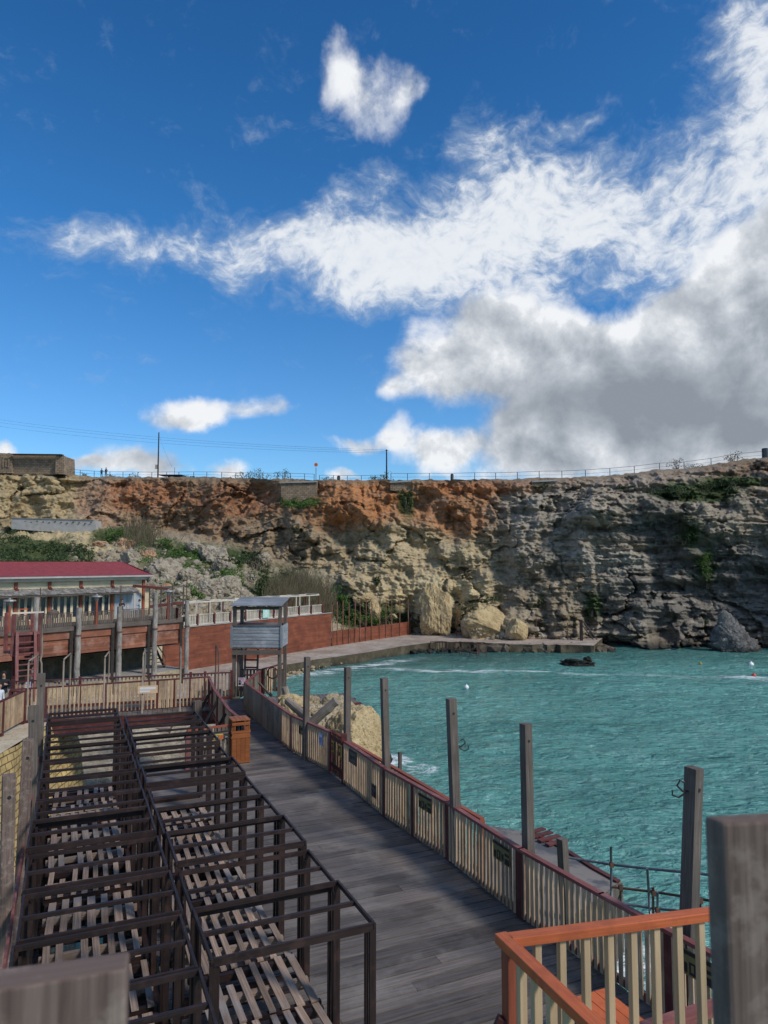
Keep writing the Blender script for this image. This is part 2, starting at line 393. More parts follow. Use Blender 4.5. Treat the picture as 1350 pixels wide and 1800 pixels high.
M['concrete_pale'] = plain('pale_concrete', (0.37, 0.355, 0.335), 0.9, col2=(0.25, 0.24, 0.225), amt=0.5, scale=0.8, bmp=0.3)
M['slab'] = plain('blotchy_slab', (0.20, 0.175, 0.155), 0.85, col2=(0.075, 0.08, 0.09), amt=0.95, scale=0.32, bmp=0.5)
M['lamp'] = plain('lamp_metal', (0.26, 0.25, 0.23), 0.5, 0.3)
M['black'] = plain('black_cloth', (0.012, 0.013, 0.016), 0.9, scale=20)
M['lightblue'] = plain('pale_blue_cloth', (0.40, 0.52, 0.58), 0.9, scale=12)
M['whitecloth'] = plain('white_cloth', (0.58, 0.62, 0.66), 0.9, scale=12)
M['denim'] = plain('dark_denim', (0.03, 0.045, 0.08), 0.9, scale=20)
M['khaki'] = plain('khaki_cloth', (0.27, 0.22, 0.15), 0.9, scale=20)
M['skin'] = plain('skin', (0.42, 0.24, 0.16), 0.6, var=0.06)
M['hair'] = plain('dark_hair', (0.015, 0.011, 0.009), 0.6)
M['yellow'] = plain('yellow_sign', (0.45, 0.34, 0.06), 0.5, var=0.1, col2=(0.16, 0.13, 0.05), amt=0.4)
M['olive'] = plain('faded_yellow_sign', (0.16, 0.14, 0.05), 0.6, var=0.2, col2=(0.09, 0.08, 0.04), amt=0.5)
M['paper'] = plain('white_paper', (0.62, 0.60, 0.62), 0.6, var=0.05)
M['blue'] = plain('blue_paint', (0.03, 0.06, 0.28), 0.5)
M['bluepaper'] = plain('pale_blue_paper', (0.33, 0.40, 0.60), 0.6, var=0.1)
M['pinkpaint'] = plain('pink_print', (0.45, 0.16, 0.30), 0.6)
M['mint'] = plain('mint_print', (0.30, 0.62, 0.52), 0.6)
M['redbuoy'] = plain('red_buoy', (0.5, 0.04, 0.03), 0.4)
M['whitebuoy'] = plain('white_buoy', (0.8, 0.8, 0.78), 0.4)
M['signorange'] = plain('orange_disc', (0.55, 0.22, 0.10), 0.5)
M['wire'] = plain('wire', (0.05, 0.055, 0.06), 0.5, 0.4)
M['leaf_dark'] = leafmat('dark_shrub_leaves', (0.018, 0.030, 0.012), (0.060, 0.090, 0.032), (0.10, 0.13, 0.05))
M['leaf_green'] = leafmat('green_herbs', (0.03, 0.065, 0.012), (0.085, 0.165, 0.032), (0.15, 0.23, 0.06))
M['leaf_olive'] = leafmat('olive_scrub', (0.055, 0.058, 0.028), (0.14, 0.14, 0.07), (0.22, 0.20, 0.11))
M['reed'] = leafmat('dry_reeds', (0.055, 0.045, 0.025), (0.16, 0.13, 0.08), (0.27, 0.23, 0.15))
M['rock_pale'] = rockmat('pale_boulder', (0.14, 0.11, 0.08), (0.31, 0.26, 0.195), (0.47, 0.42, 0.34), 1.0)
M['rock_yellow'] = rockmat('yellow_boulder', (0.24, 0.175, 0.095), (0.45, 0.335, 0.18), (0.58, 0.46, 0.28), 1.4, wet=(0.4, 1.5))
M['rock_orange'] = rockmat('orange_boulder', (0.25, 0.13, 0.07), (0.42, 0.25, 0.15), (0.48, 0.34, 0.23), 1.0)
M['rock_grey'] = rockmat('grey_sea_rock', (0.06, 0.058, 0.058), (0.15, 0.142, 0.135), (0.30, 0.285, 0.265), 0.9, wet=(0.2, 1.2))
M['rock_dark'] = rockmat('black_sea_rock', (0.012, 0.014, 0.010), (0.032, 0.034, 0.028), (0.07, 0.065, 0.05), 1.3)
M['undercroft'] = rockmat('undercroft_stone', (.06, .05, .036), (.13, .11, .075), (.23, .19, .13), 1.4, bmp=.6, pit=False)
M['quayrock'] = rockmat('brown_quay_rock', (0.05, 0.04, 0.03), (0.12, 0.095, 0.07), (0.22, 0.18, 0.14), 0.8)
M['rock_mid'] = rockmat('tan_boulder', (0.20, 0.15, 0.09), (0.36, 0.285, 0.18), (0.50, 0.42, 0.30), 1.4)
# ================================================================== THE SETTING
# profile of cliff and talus: for a column of sight, the rock's distance at several heights (top to bottom)
PROF = [
 (-420, [(822,136),(905,126),(930,119),(1000,86),(1100,60)]),
 (-100, [(824,131),(905,124),(925,119),(1000,85),(1100,64)]),
 (0,    [(826,130),(912,123),(938,118),(1000,88),(1098,68)]),
 (125,  [(834,129),(914,122),(938,117),(1000,93),(1096,70)]),
 (170,  [(838,129),(918,122),(940,116),(1000,95),(1096,72)]),
 (300,  [(838,127),(925,121),(950,112),(1010,92),(1095,76)]),
 (400,  [(840,124),(945,116),(975,109),(1030,92),(1096,80)]),
 (480,  [(842,121),(985,110),(1020,103),(1062,90),(1098,85)]),
 (600,  [(844,117),(1000,107),(1050,103),(1090,100),(1122,97)]),
 (730,  [(843,114),(1000,106),(1080,104.5),(1112,103.5),(1124,102.5)]),
 (900,  [(842,112),(1000,104),(1080,100.5),(1116,98),(1128,96)]),
 (1040, [(838,111),(880,103),(1000,98.5),(1118,95),(1150,93)]),
 (1200, [(823,112),(885,103),(1000,98),(1120,94),(1160,93)]),
 (1350, [(803,112),(880,101),(1000,97),(1120,94),(1165,93)]),
 (1500, [(790,107),(880,94),(1000,89),(1120,85),(1175,81)]),
 (1800, [(770,98),(880,84),(1000,78),(1120,74),(1200,66)]),
]
def prof(px):
    if px <= PROF[0][0]: return PROF[0][1]
    if px >= PROF[-1][0]: return PROF[-1][1]
    for (a, pa), (b, pb) in zip(PROF, PROF[1:]):
        if a <= px <= b:
            t = (px-a)/(b-a); t = t*t*(3-2*t)*0.5+t*0.5
            return [(pa[i][0]*(1-t)+pb[i][0]*t, pa[i][1]*(1-t)+pb[i][1]*t) for i in range(5)]
def ysurf(px, py):
    p = prof(px); ys = [q[0] for q in p]; ds = [q[1] for q in p]
    return float(np.interp(py, ys, ds))
CLIFFMESH = {}
def build_cliff():
    cols = np.concatenate([np.linspace(-420, -20, 110, endpoint=False), np.linspace(-20, 1370, 900, endpoint=False), np.linspace(1370, 1800, 130)])
    NR = 250
    PX = np.zeros((NR, len(cols))); PY = np.zeros_like(PX); YY = np.zeros_like(PX)
    for j, c in enumerate(cols):
        p = prof(c); ys = np.array([q[0] for q in p]); ds = np.array([q[1] for q in p])
        py = np.linspace(ys[0], ys[-1], NR)
        PX[:, j] = c; PY[:, j] = py; YY[:, j] = np.interp(py, ys, ds)
    u = (PX-675)/F; v = (900-PY)/F
    ry = math.cos(TH)-v*math.sin(TH); rz = math.sin(TH)+v*math.cos(TH)
    t = YY/ry; X = u*t; Y = YY.copy(); Z = CZ+rz*t
    bx, by, bz = X.copy(), Y.copy(), Z.copy()
    def blob(cx, cy, rx, ry_, s=1.0, wob=0.25):
        d = np.sqrt(((PX-cx)/rx)**2+((PY-cy)/ry_)**2)
        d = d + wob*fbm(X*.25, Y*.25, Z*.35, 4, .6, seed=int(cx) % 97)
        return np.clip(1.25-d, 0, 1)*s
    big = fbm(X*.045, Y*.045, Z*.03, 3, .5, 1)
    butt = fbm(X*.13, Y*.10, Z*.05, 4, .55, 11, ridged=True)
    med = fbm(X*.33, Y*.33, Z*.40, 5, .55, 21)
    zw = Z + .9*fbm(X*.08, Y*.08, Z*.1, 3, .5, 31)
    strat = fbm(X*.10, Y*.1, zw*1.15, 4, .6, 41)
    d1, d2, idv = worley(X*.42+.5*med, Y*.42, Z*.60, 51)
    e1, e2, idw = worley(X*1.05+.4*med, Y*1.05, Z*1.5, 61)
    g1, g2, idx_ = worley(X*.16+.6*med, Y*.16, Z*.19, 71)
    f1 = fbm(X*1.3, Y*1.3, Z*1.9, 4, .6, 81)
    f2 = fbm(X*3.6, Y*3.6, Z*4.5, 3, .6, 91)
    crack = np.clip((d2-d1)*5, 0, 1); crack2 = np.clip((e2-e1)*5, 0, 1); crack0 = np.clip((g2-g1)*6, 0, 1)
    right = np.clip((PX-840)/140, 0, 1)
    smoothz = np.clip(blob(770,1040,150,90,1.4)+blob(850,1085,90,50,1.2)+blob(60,880,100,40,1)+blob(172,880,45,55,1.4,.1), 0, 1)     # smooth pale limestone
    soil = np.clip(blob(340,890,190,50,1.6)+blob(620,885,160,70,1.5)+blob(800,900,70,70,1.3)+blob(960,847,240,16,1.3,.1)+blob(172,880,40,50,1.5), 0, 1)*(1-right*.4)
    disp = 3.4*big + 3.3*(butt-.1)*(1-.3*right) + 1.9*med + 1.5*fbm(X*.11+Z*.10, Y*.1, Z*.05-X*.04, 3, .55, 171, ridged=True) + (.60+1.0*right)*strat*(1-.5*soil) + (.10+.32*right*np.clip(.5+1.5*big, 0, 1))*np.sign(strat)*np.abs(fbm(X*.05, Y*.05, zw*2.6, 3, .5, 45))**.5*(1-.6*soil)
    pm = np.clip(.5+1.6*fbm(X*.07, Y*.07, Z*.10, 3, .5, 151), 0, 1)
    disp = disp + pm*((idv-.5)*1.1*(1-.75*smoothz)*(1-.45*soil) - (1-crack)*.5*(1-.7*smoothz)*(1-.4*soil))
    disp = disp + (idx_-.5)*2.6 - (1-crack0)*.45*(1-.5*soil)
    disp = disp + (idw-.5)*.40*(1-.6*smoothz)*(1.2-pm) - (1-crack2)*.16*(1-.4*smoothz)*(1.2-pm) + .50*f1*(1-.35*smoothz) + .24*f2
    # particular forms read off the photograph (towards the viewer is positive)
    disp = disp + 3.2*blob(762,1062,32,62,1,.1) - 1.3*blob(722,1085,14,38,1,.1)
    disp = disp + 3.0*blob(850,1095,55,36,1.2,.08) + 2.0*blob(905,1095,30,30,1,.1) - 1.8*blob(797,1085,13,38,1,.1)
    disp = disp - 3.0*blob(1032,1098,15,24,1.2,.1) + 2.6*blob(1090,1112,50,24,1,.15) - 2.0*blob(1150,1120,30,14,1,.1)
    disp = disp - 2.2*blob(720,880,26,34,1,.15) + 1.6*blob(620,890,60,50,1,.15) - 1.8*blob(540,880,30,30,1,.1)
    disp = disp + 2.5*blob(520,940,30,34,1,.15) + 2.0*blob(920,960,60,60,1) - 2.6*blob(880,1010,20,80,1,.2)
    disp = disp - 2.2*blob(1160,960,26,80,1,.2) + 1.6*blob(1215,975,24,16,1.2,.1) + 2.4*blob(1045,905,40,18,1,.2) + 2*blob(1150,900,40,16,1,.2)
    disp = disp + 2.5*blob(370,870,60,30,1,.2) + 2.2*blob(300,900,50,26,1,.2) + 1.4*blob(60,880,120,12,1,.1)
    disp = disp - 3.5*blob(1290,1030,110,60,1,.2) + 1.6*blob(1270,930,90,20,1,.2)
    # calmer on the talus, pinned at the rim
    n0 = 1.0
    row = np.linspace(0, 1, NR)[:, None]
    rim = np.clip(row/.05, 0, 1)**.8
    tal = np.zeros_like(PX)
    for j, c in enumerate(cols):
        p = prof(c); tal[:, j] = np.clip((PY[:, j]-p[1][0])/18.0, 0, 1) if c < 600 else 0
    disp = disp*(1-.62*tal)*rim
    X2 = X*1.0; ux, uy = -X, -Y; L = np.sqrt(ux*ux+uy*uy); ux /= L; uy /= L
    # normal of the plan turned to the left on the right-hand wall
    X2 = X + ux*disp; Y2 = Y + uy*disp
    Z2 = Z + (.35*med+.15*f1)*rim*(1-right*.3) + tal*(.8*med+.5*(1-crack)*0+.35*f1)
    # rim: rough edge
    Z2[0] += .16*vn(X[0]*.4, Y[0]*.4, X[0]*0, 5)+.14*vn(X[0]*1.6, Y[0]*1.6, X[0]*0, 6)
    # plateau behind the rim
    pl = []
    for k, dy in enumerate((2.5, 8, 30, 300)):
        pl.append((X2[0]*(1+dy/120), Y2[0]+dy, Z2[0]*0+Z2[0].mean()*0+Z2[0]-(.25 if k else 0)-.0*dy))
    X3 = np.vstack([p[0] for p in pl[::-1]]+[X2]); Y3 = np.vstack([p[1] for p in pl[::-1]]+[Y2]); Z3 = np.vstack([p[2] for p in pl[::-1]]+[Z2])
    # ---------------- rock and soil colours, with cloud shade painted in on the right
    def col(c): return np.array(c)[None, None, :]
    W = PX + 22*fbm(X*.15, Y*.15, Z*.2, 4, .6, 101); 
    C = np.ones(PX.shape+(3,))*col((.31, .225, .14))
    def lay(C, m, c, k=1.0):
        m = np.clip(m, 0, 1)[..., None]*k; return C*(1-m)+col(c)*m
    n1 = fbm(X*.22, Y*.22, Z*.3, 5, .6, 111); n2 = fbm(X*.5, Y*.5, Z*2.4, 4, .6, 121); n3 = fbm(X*1.1, Y*1.1, Z*1.4, 4, .65, 131)
    C = lay(C, blob(400,880,240,70,2), (.26, .155, .09), .8)
    C = lay(C, blob(60,880,150,55,2,.15), (.46, .355, .20), .9)
    C = lay(C, blob(172,885,40,52,2.2,.1), (.36, .23, .15), .95)
    C = lay(C, blob(250,870,75,30,1.8), (.34, .15, .075), .85)
    C = lay(C, blob(420,880,90,30,1.8), (.30, .135, .07), .8)
    C = lay(C, blob(500,985,120,70,1.8), (.30, .23, .15), .8)
    C = lay(C, blob(740,1030,190,110,2), (.48, .385, .235), .85)
    C = lay(C, blob(770,1070,120,50,2), (.58, .46, .26), .85)
    C = lay(C, blob(850,1092,62,34,2.5,.08), (.58, .46, .26), .9)
    C = lay(C, blob(762,1070,34,50,2.5,.08), (.55, .46, .29), .9)
    C = lay(C, blob(625,880,105,48,2), (.43, .185, .075), .95)
    C = lay(C, blob(800,890,80,50,2), (.40, .18, .08), .85)
    C = lay(C, blob(880,855,150,14,2.0,.1), (.45, .18, .075), .9)
    C = lay(C, blob(1080,845,260,15,2.0,.12), (.30, .135, .075), .85)
    C = lay(C, blob(1300,830,140,18,2.0,.12), (.27, .155, .095), .8)
    C = lay(C, right*blob(1120,980,330,150,3), (.345, .298, .24), .8)
    C = lay(C, blob(960,900,90,40,1.6), (.36, .32, .27), .7)
    C = lay(C, blob(1060,985,90,22,1.8,.15), (.39, .36, .31), .75)
    C = lay(C, blob(985,1060,110,50,1.6), (.30, .235, .15), .75)
    C = lay(C, blob(1260,1040,170,90,2.2), (.13, .128, .128), .75)  # dark right-hand zones: wet, stained rock plus cloud shade put into the colour
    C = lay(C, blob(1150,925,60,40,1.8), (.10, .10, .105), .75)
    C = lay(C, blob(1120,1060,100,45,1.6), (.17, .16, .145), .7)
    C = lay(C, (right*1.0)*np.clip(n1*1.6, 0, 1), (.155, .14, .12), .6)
    C = lay(C, np.clip(n2*1.9-.15, 0, 1)*(.35+.65*right), (.48, .42, .335), .6)
    C = lay(C, np.clip(n1*2-.3, 0, 1)*(1-right)*np.clip((PY-880)/60, 0, 1)*np.clip((1060-PY)/60, 0, 1), (.34, .19, .10), .5)
    C = lay(C, np.clip(-n2*1.7-.25, 0, 1), (.13, .11, .085), .5)
    C = lay(C, np.clip(n3*1.8-.25, 0, 1), (.50, .44, .35), .40)
    C = lay(C, pm*(1-crack)*.9*(1-soil*.5), (.12, .095, .07), .4)
    C = lay(C, (1-pm)*(1-crack2)*.6*(1-soil*.5), (.12, .10, .08), .25)
    rimm = np.clip(1-row/.045, 0, 1)*np.ones_like(PX)
    C = lay(C, rimm, (.22, .17, .12), .75)
    # talus: yellow spoil below the retaining wall, green herbs and scrub on the slope
    C = lay(C, tal, (.34, .29, .21), .7)
    C = lay(C, blob(110,955,110,26,2.2,.15)*tal, (.50, .40, .235), .95)
    veg = np.zeros_like(PX)
    for b in [(215,945,60,16,2.2),(330,975,70,22,1.8),(410,975,50,16,1.6),(300,1000,60,16,1.2),(370,1010,40,20,1.2),(530,885,45,14,2.0),(715,885,16,26,1.8),(40,975,110,30,2.2),
              (660,1085,70,26,2.0),(600,1060,40,30,1.5),(1235,868,80,16,2.4),(1290,850,60,10,2),(1215,945,30,40,1.4),(1240,1000,26,45,1.3),(1045,1065,20,30,1.2),(490,1040,90,40,1.5)]:
        veg = np.maximum(veg, blob(*b, wob=.5))
    veg = np.clip(veg+.5*n3-.1, 0, 1)
    C = lay(C, veg, (.045, .072, .025), .92)
    wet = np.clip((1.6+.9*n1-Z)/1.2, 0, 1)*np.clip((PX-1000)/40, 0, 1)
    C = lay(C, wet, (.035, .034, .03), .92)
    C = C*(1+.16*fbm(X*.9, Y*.9, Z*1.1, 5, .7, 141))[..., None]
    Cp = np.vstack([np.ones((4,)+C.shape[1:])*col((.20, .16, .10)), C])
    nr, nc = X3.shape
    V = np.stack([X3, Y3, Z3], -1).reshape(-1, 3)
    idx = np.arange(nr*nc).reshape(nr, nc)
    q = np.stack([idx[:-1, :-1], idx[1:, :-1], idx[1:, 1:], idx[:-1, 1:]], -1).reshape(-1, 4)
    me = bpy.data.meshes.new('cliff')
    me.vertices.add(len(V)); me.vertices.foreach_set('co', V.ravel())
    me.loops.add(q.size); me.loops.foreach_set('vertex_index', q.ravel().astype(np.int32))
    me.polygons.add(len(q)); me.polygons.foreach_set('loop_start', np.arange(0, q.size, 4, dtype=np.int32))
    me.update(calc_edges=True)
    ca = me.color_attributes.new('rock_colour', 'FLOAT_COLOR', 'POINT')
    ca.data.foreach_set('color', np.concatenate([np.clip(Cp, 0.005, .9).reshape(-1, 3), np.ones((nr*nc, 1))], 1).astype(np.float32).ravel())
    m, n, b = newmat('cliff_rock')
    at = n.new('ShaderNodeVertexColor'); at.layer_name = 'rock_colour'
    geo = n.new('ShaderNodeNewGeometry'); P = geo.outputs['Position']
    f = n.noise(P, 1.6, 10, 0.78, 0.2)
    mp = n.new('ShaderNodeMapping'); n.lk(P, mp.inputs[0]); mp.inputs['Scale'].default_value = (.5, .5, 1.7)
    g = n.noise(mp.outputs[0], 1.5, 7, 0.70, 0.7)
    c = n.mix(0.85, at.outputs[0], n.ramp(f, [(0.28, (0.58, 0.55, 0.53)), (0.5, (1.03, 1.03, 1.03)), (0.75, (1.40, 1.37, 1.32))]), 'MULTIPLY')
    c = n.mix(0.6, c, n.ramp(g, [(0.3, (0.6, 0.57, 0.54)), (0.5, (1, 1, 1)), (0.72, (1.3, 1.28, 1.22))]), 'MULTIPLY')
    n.lk(c, b.inputs['Base Color']); b.inputs['Roughness'].default_value = 0.95; b.inputs['Specular IOR Level'].default_value = 0.1
    h = n.math('ADD', f, n.math('MULTIPLY', g, 0.7)); bump(n, b, h, 0.9, 0.35)
    me.materials.append(m)
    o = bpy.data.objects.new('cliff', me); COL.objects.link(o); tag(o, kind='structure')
    CLIFFMESH['P'] = (cols, PX, PY, X2, Y2, Z2, veg)
build_cliff()
def surf(px, py):
    """point of the displaced cliff seen at a place"""
    cols, PX, PY, X2, Y2, Z2, veg = CLIFFMESH['P']
    j = int(np.argmin(np.abs(cols-px))); i = int(np.argmin(np.abs(PY[:, j]-py)))
    return Vector((X2[i, j], Y2[i, j], Z2[i, j]))

# ------------------------------------------------------------------ sea
def build_sea():
    # fine grid in the bay, coarse beyond
    ys = np.concatenate([np.linspace(2, 30, 190, endpoint=False), np.linspace(30, 105, 260)]); xs = np.linspace(-22, 70, 420)
    XX, YY = np.meshgrid(xs, ys)
    amp = .17
    ZZ = amp*(fbm(XX*.22+.3*YY*.2, YY*.5, XX*0, 2, .5, 3)*1.0 + fbm(XX*.9, YY*1.6, XX*0, 3, .55, 7)*.55)
    v = np.stack([XX, YY, ZZ], -1).reshape(-1, 3)
    nr, nc = XX.shape; idx = np.arange(nr*nc).reshape(nr, nc)
    q = np.stack([idx[:-1, :-1], idx[:-1, 1:], idx[1:, 1:], idx[1:, :-1]], -1).reshape(-1, 4)
    extra = [(-22,2,0),(70,2,0),(70,105,0),(-22,105,0),(-600,-600,-.02),(900,-600,-.02),(900,105,-.02),(-600,105,-.02)]
    b = len(v); V = v.tolist()+extra; Fs = q.tolist()+[[b+4,b+5,b+1,b+0],[b+5,b+6,b+2,b+1],[b+7,b+4,b+0,b+3]]
    me = bpy.data.meshes.new('sea'); me.from_pydata(V, [], Fs); me.polygons.foreach_set('use_smooth', [True]*len(me.polygons)); me.update()
    m, n, bs = newmat('sea_water')
    geo = n.new('ShaderNodeNewGeometry'); P = geo.outputs['Position']
    sp = n.new('ShaderNodeSeparateXYZ'); n.lk(P, sp.inputs[0]); x, y = sp.outputs[0], sp.outputs[1]
    big = n.noise(P, 0.05, 3, 0.5)
    med = n.noise(P, 0.35, 4, 0.6, 0.4)
    c = n.ramp(big, [(0.3, (0.085, 0.275, 0.240)), (0.7, (0.145, 0.385, 0.335))])
    c = n.mix(n.sstep(med, 0.45, 0.75, 0, 0.5), c, (0.20, 0.42, 0.385))
    cr = n.new('ShaderNodeMapping'); n.lk(P, cr.inputs[0]); cr.inputs['Rotation'].default_value = (0, 0, R(10)); cr.inputs['Scale'].default_value = (.8, 2.3, 1)
    crest = n.noise(cr.outputs[0], 1.3, 5, 0.68, 0.9)
    c = n.mix(n.sstep(crest, 0.50, 0.72, 0, 0.6), c, (0.36, 0.56, 0.53))
    c = n.mix(n.sstep(crest, 0.46, 0.30, 0, 0.55), c, (0.030, 0.140, 0.130))
    mw = n.new('ShaderNodeMapping'); n.lk(P, mw.inputs[0]); mw.inputs['Scale'].default_value = (.06, .17, 1)
    c = n.mix(n.sstep(n.noise(mw.outputs[0], 1.0, 5, 0.6, 1.0), 0.50, 0.66, 0, 0.45), c, (0.035, 0.150, 0.138))
    # darker, browner water over the weed by the quay
    dd = n.math('ADD', n.math('MULTIPLY', y, 1.0), n.math('MULTIPLY', x, -0.55))
    shore = n.sstep(n.math('ADD', dd, n.math('MULTIPLY', med, 8.0)), 70.0, 84.0)
    c = n.mix(n.math('MULTIPLY', shore, 0.60), c, (0.045, 0.085, 0.070))
    far = n.sstep(n.math('ADD', y, n.math('MULTIPLY', med, 6.0)), 76.0, 90.0)
    c = n.mix(n.math('MULTIPLY', far, 0.45), c, (0.020, 0.095, 0.095))
    # foam: the surf line, the wash at the shore, flecks round the rocks
    fo = n.noise(P, 0.9, 7, 0.72, 0.8)
    mp = n.new('ShaderNodeMapping'); n.lk(P, mp.inputs[0]); mp.inputs['Scale'].default_value = (.28, 1.3, 1)
    fo2 = n.noise(mp.outputs[0], 1.0, 6, 0.7, 0.5)
    def band(dist, wd, k, src=fo):
        e = n.sstep(n.math('ABSOLUTE', dist), wd, 0.0)
        return n.sstep(n.math('ADD', n.math('MULTIPLY', e, k), n.math('SUBTRACT', src, 0.5)), 0.30, 0.52)
    # curve of the surf line: y as function of x
    l0 = n.math('SUBTRACT', y, n.math('ADD', SURF_A, n.math('MULTIPLY', x, SURF_B)))
    l0 = n.math('ADD', l0, n.math('MULTIPLY', n.math('SUBTRACT', n.noise(P, 0.09, 3, 0.5), 0.5), 5.0))
    cut = n.sstep(x, -3.0, 4.0)
    f1 = n.math('MULTIPLY', band(l0, 2.4, 0.44, fo2), cut)
    f1 = n.math('MULTIPLY', f1, n.sstep(n.noise(P, 0.16, 3), 0.38, 0.56, 0.30, 1.0))
    l1 = n.math('SUBTRACT', n.math('ADD', y, n.math('MULTIPLY', x, -0.95)), 79.0)
    f2 = n.math('MULTIPLY', band(l1, 5.0, 0.42, fo2), n.sstep(x, 6.0, 0.0))
    def ring(cx, cy, r, k):
        d = n.new('ShaderNodeVectorMath', operation='DISTANCE'); n.lk(P, d.inputs[0]); d.inputs[1].default_value = (cx, cy, 0)
        e = n.sstep(d.outputs[1], r, r*.3)
        return n.sstep(n.math('ADD', n.math('MULTIPLY', e, k), n.math('SUBTRACT', fo, 0.5)), 0.30, 0.5)
    fs = [f1, f2]
    for a in RINGS: fs.append(ring(*a))
    fleck = n.math('MULTIPLY', n.sstep(n.noise(P, 1.4, 8, 0.78, 1.2), 0.62, 0.76), 0.7)
    fs.append(fleck)
    acc = fs[0]
    for q_ in fs[1:]: acc = n.math('MAXIMUM', acc, q_)
    c = n.mix(acc, c, (0.72, 0.78, 0.77))
    n.lk(c, bs.inputs['Base Color'])
    bs.inputs['IOR'].default_value = 1.33
    n.lk(n.sstep(acc, 0, 1, 0.13, 0.7), bs.inputs['Roughness'])
    # ripples, several sizes, running roughly across the bay
    m1 = n.new('ShaderNodeMapping'); n.lk(P, m1.inputs[0]); m1.inputs['Rotation'].default_value = (0, 0, R(12)); m1.inputs['Scale'].default_value = (.55, 1.15, 1)
    h = n.math('ADD', n.math('MULTIPLY', n.noise(m1.outputs[0], 0.9, 3, 0.5, 0.4), 1.3), n.math('ADD', n.math('MULTIPLY', n.noise(m1.outputs[0], 2.6, 4, 0.55, 0.6), 0.85), n.math('MULTIPLY', n.noise(m1.outputs[0], 8.0, 4, 0.6, 0.5), 0.24)))
    bump(n, bs, h, 1.0, 0.52)
    me.materials.append(m)
    o = bpy.data.objects.new('sea', me); COL.objects.link(o); tag(o, kind='structure')
pA = G(700,1177,0); pB = G(1300,1190,0)
SURF_B = (pB.y-pA.y)/(pB.x-pA.x); SURF_A = pA.y-SURF_B*pA.x
RINGS = [(*G(1013,1166,0)[:2], 3.2, .5), (*G(1285,1143,0)[:2], 4.0, .4), (*G(690,1335,0)[:2], 2.2, .5), (*G(740,1350,0)[:2], 2.0, .4), (*G(800,1138,0)[:2], 4.5, .4), (*G(1100,1690,0)[:2], 2.5, .45), (*G(1180,1640,0)[:2], 2.0, .35),(*G(250,1290,0)[:2], 3.0, .5),(*G(1150,1137,0)[:2], 5.0, .4)]
build_sea()
# sea bed so that nothing is bottomless
mb = MB(); mb.quad([(-600,-600,-6),(900,-600,-6),(900,420,-6),(-600,420,-6)]); tag(mb.build('sea_bed', M['rock_dark']), kind='structure')

def slab(name, poly, z0, z1, mat, kind='structure', sub=0, side=None):
    mb = MB(); n_ = len(poly)
    mb.quad([(x, y, z1) for x, y in poly])
    for i in range(n_):
        a = poly[i]; b = poly[(i+1) % n_]
        mb.quad([(a[0], a[1], z0), (b[0], b[1], z0), (b[0], b[1], z1), (a[0], a[1], z1)], mi=1 if side else 0)
    o = mb.build(name, [mat, side] if side else mat)
    return tag(o, kind=kind) if kind else o
def xy(v): return (v.x, v.y)
# promenade along the foot of the walls: rough, stained concrete with a broken edge
M['prom'] = rockmat('promenade_concrete', (0.22, 0.165, 0.13), (0.37, 0.30, 0.245), (0.50, 0.44, 0.38), .35, bmp=0.4, dist=0.03, pit=False)
M['quay'] = rockmat('quay_wall', (0.03, 0.027, 0.018), (0.09, 0.074, 0.050), (0.18, 0.15, 0.105), .8, bmp=0.6, dist=0.05, pit=False, wet=(0.1, 0.7))  # side faces coloured darker to paint in their shade, besides the wet foot
edge = [G(1045,1134,1), G(980,1133,1), G(900,1132,1), G(850,1129,1), G(800,1128,1), G(750,1130,1), G(700,1137,1), G(650,1146,1), G(600,1153,1), G(550,1160,1), G(505,1168,1), G(480,1180,1), G(440,1196,1)]
edge = [(p.x, p.y) for p in edge]
inner = [(-50, 42), (-50, 75), (-17.5, 69), (-6.2, 88), (4, 103), (18, 103), (30, 98)]
pts = []
for a, b in zip(edge, edge[1:]):
    for k in range(6):
        t = k/6; jj = .12 if a[0] < 6 else .55; pts.append((a[0]*(1-t)+b[0]*t+random.uniform(-jj, jj), a[1]*(1-t)+b[1]*t+random.uniform(-jj, jj)))
pts += [edge[-1], (-14, 50), (-13, 44)]
slab('promenade', pts+inner, -1.5, 1.0, M['prom'], side=M['quay'])
# rubble shore: ground below the bridge and along the yellow wall
def ground_patch(name, x0, x1, y0, y1, nx, ny, zf, mat):
    xs = np.linspace(x0, x1, nx); ys = np.linspace(y0, y1, ny); XX, YY = np.meshgrid(xs, ys)
    ZZ = zf(XX, YY); v = np.stack([XX, YY, ZZ], -1).reshape(-1, 3); idx = np.arange(nx*ny).reshape(ny, nx)
    q = np.stack([idx[:-1, :-1], idx[:-1, 1:], idx[1:, 1:], idx[1:, :-1]], -1).reshape(-1, 4)
    me = bpy.data.meshes.new(name); me.from_pydata(v.tolist(), [], q.tolist()); me.materials.append(mat); me.update()
    o = bpy.data.objects.new(name, me); COL.objects.link(o); return tag(o, kind='structure')
def zshore(X, Y):
    # high at the left and under the bridge, down to the water elsewhere
    a = np.clip((-X-8.2-.10*(Y-18))/3.0, -1, 1.2)
    b_ = np.clip((Y-36)/10, -1.2, .6)*np.clip((-X-2)/6, 0, 1)
    base = np.maximum(a*1.3-.2, b_*1.2)
    return base + .25*fbm(X*.5, Y*.5, X*0, 5, .6, 201)+.12*fbm(X*2, Y*2, X*0, 3, .6, 203)
M['shore'] = rockmat('shore_rubble', (0.14, 0.115, 0.08), (0.33, 0.275, 0.195), (0.50, 0.44, 0.34), 1.0, wet=(-.1, .5))
ground_patch('rocky_shore', -24, -1, 5, 52, 130, 220, zshore, M['shore'])

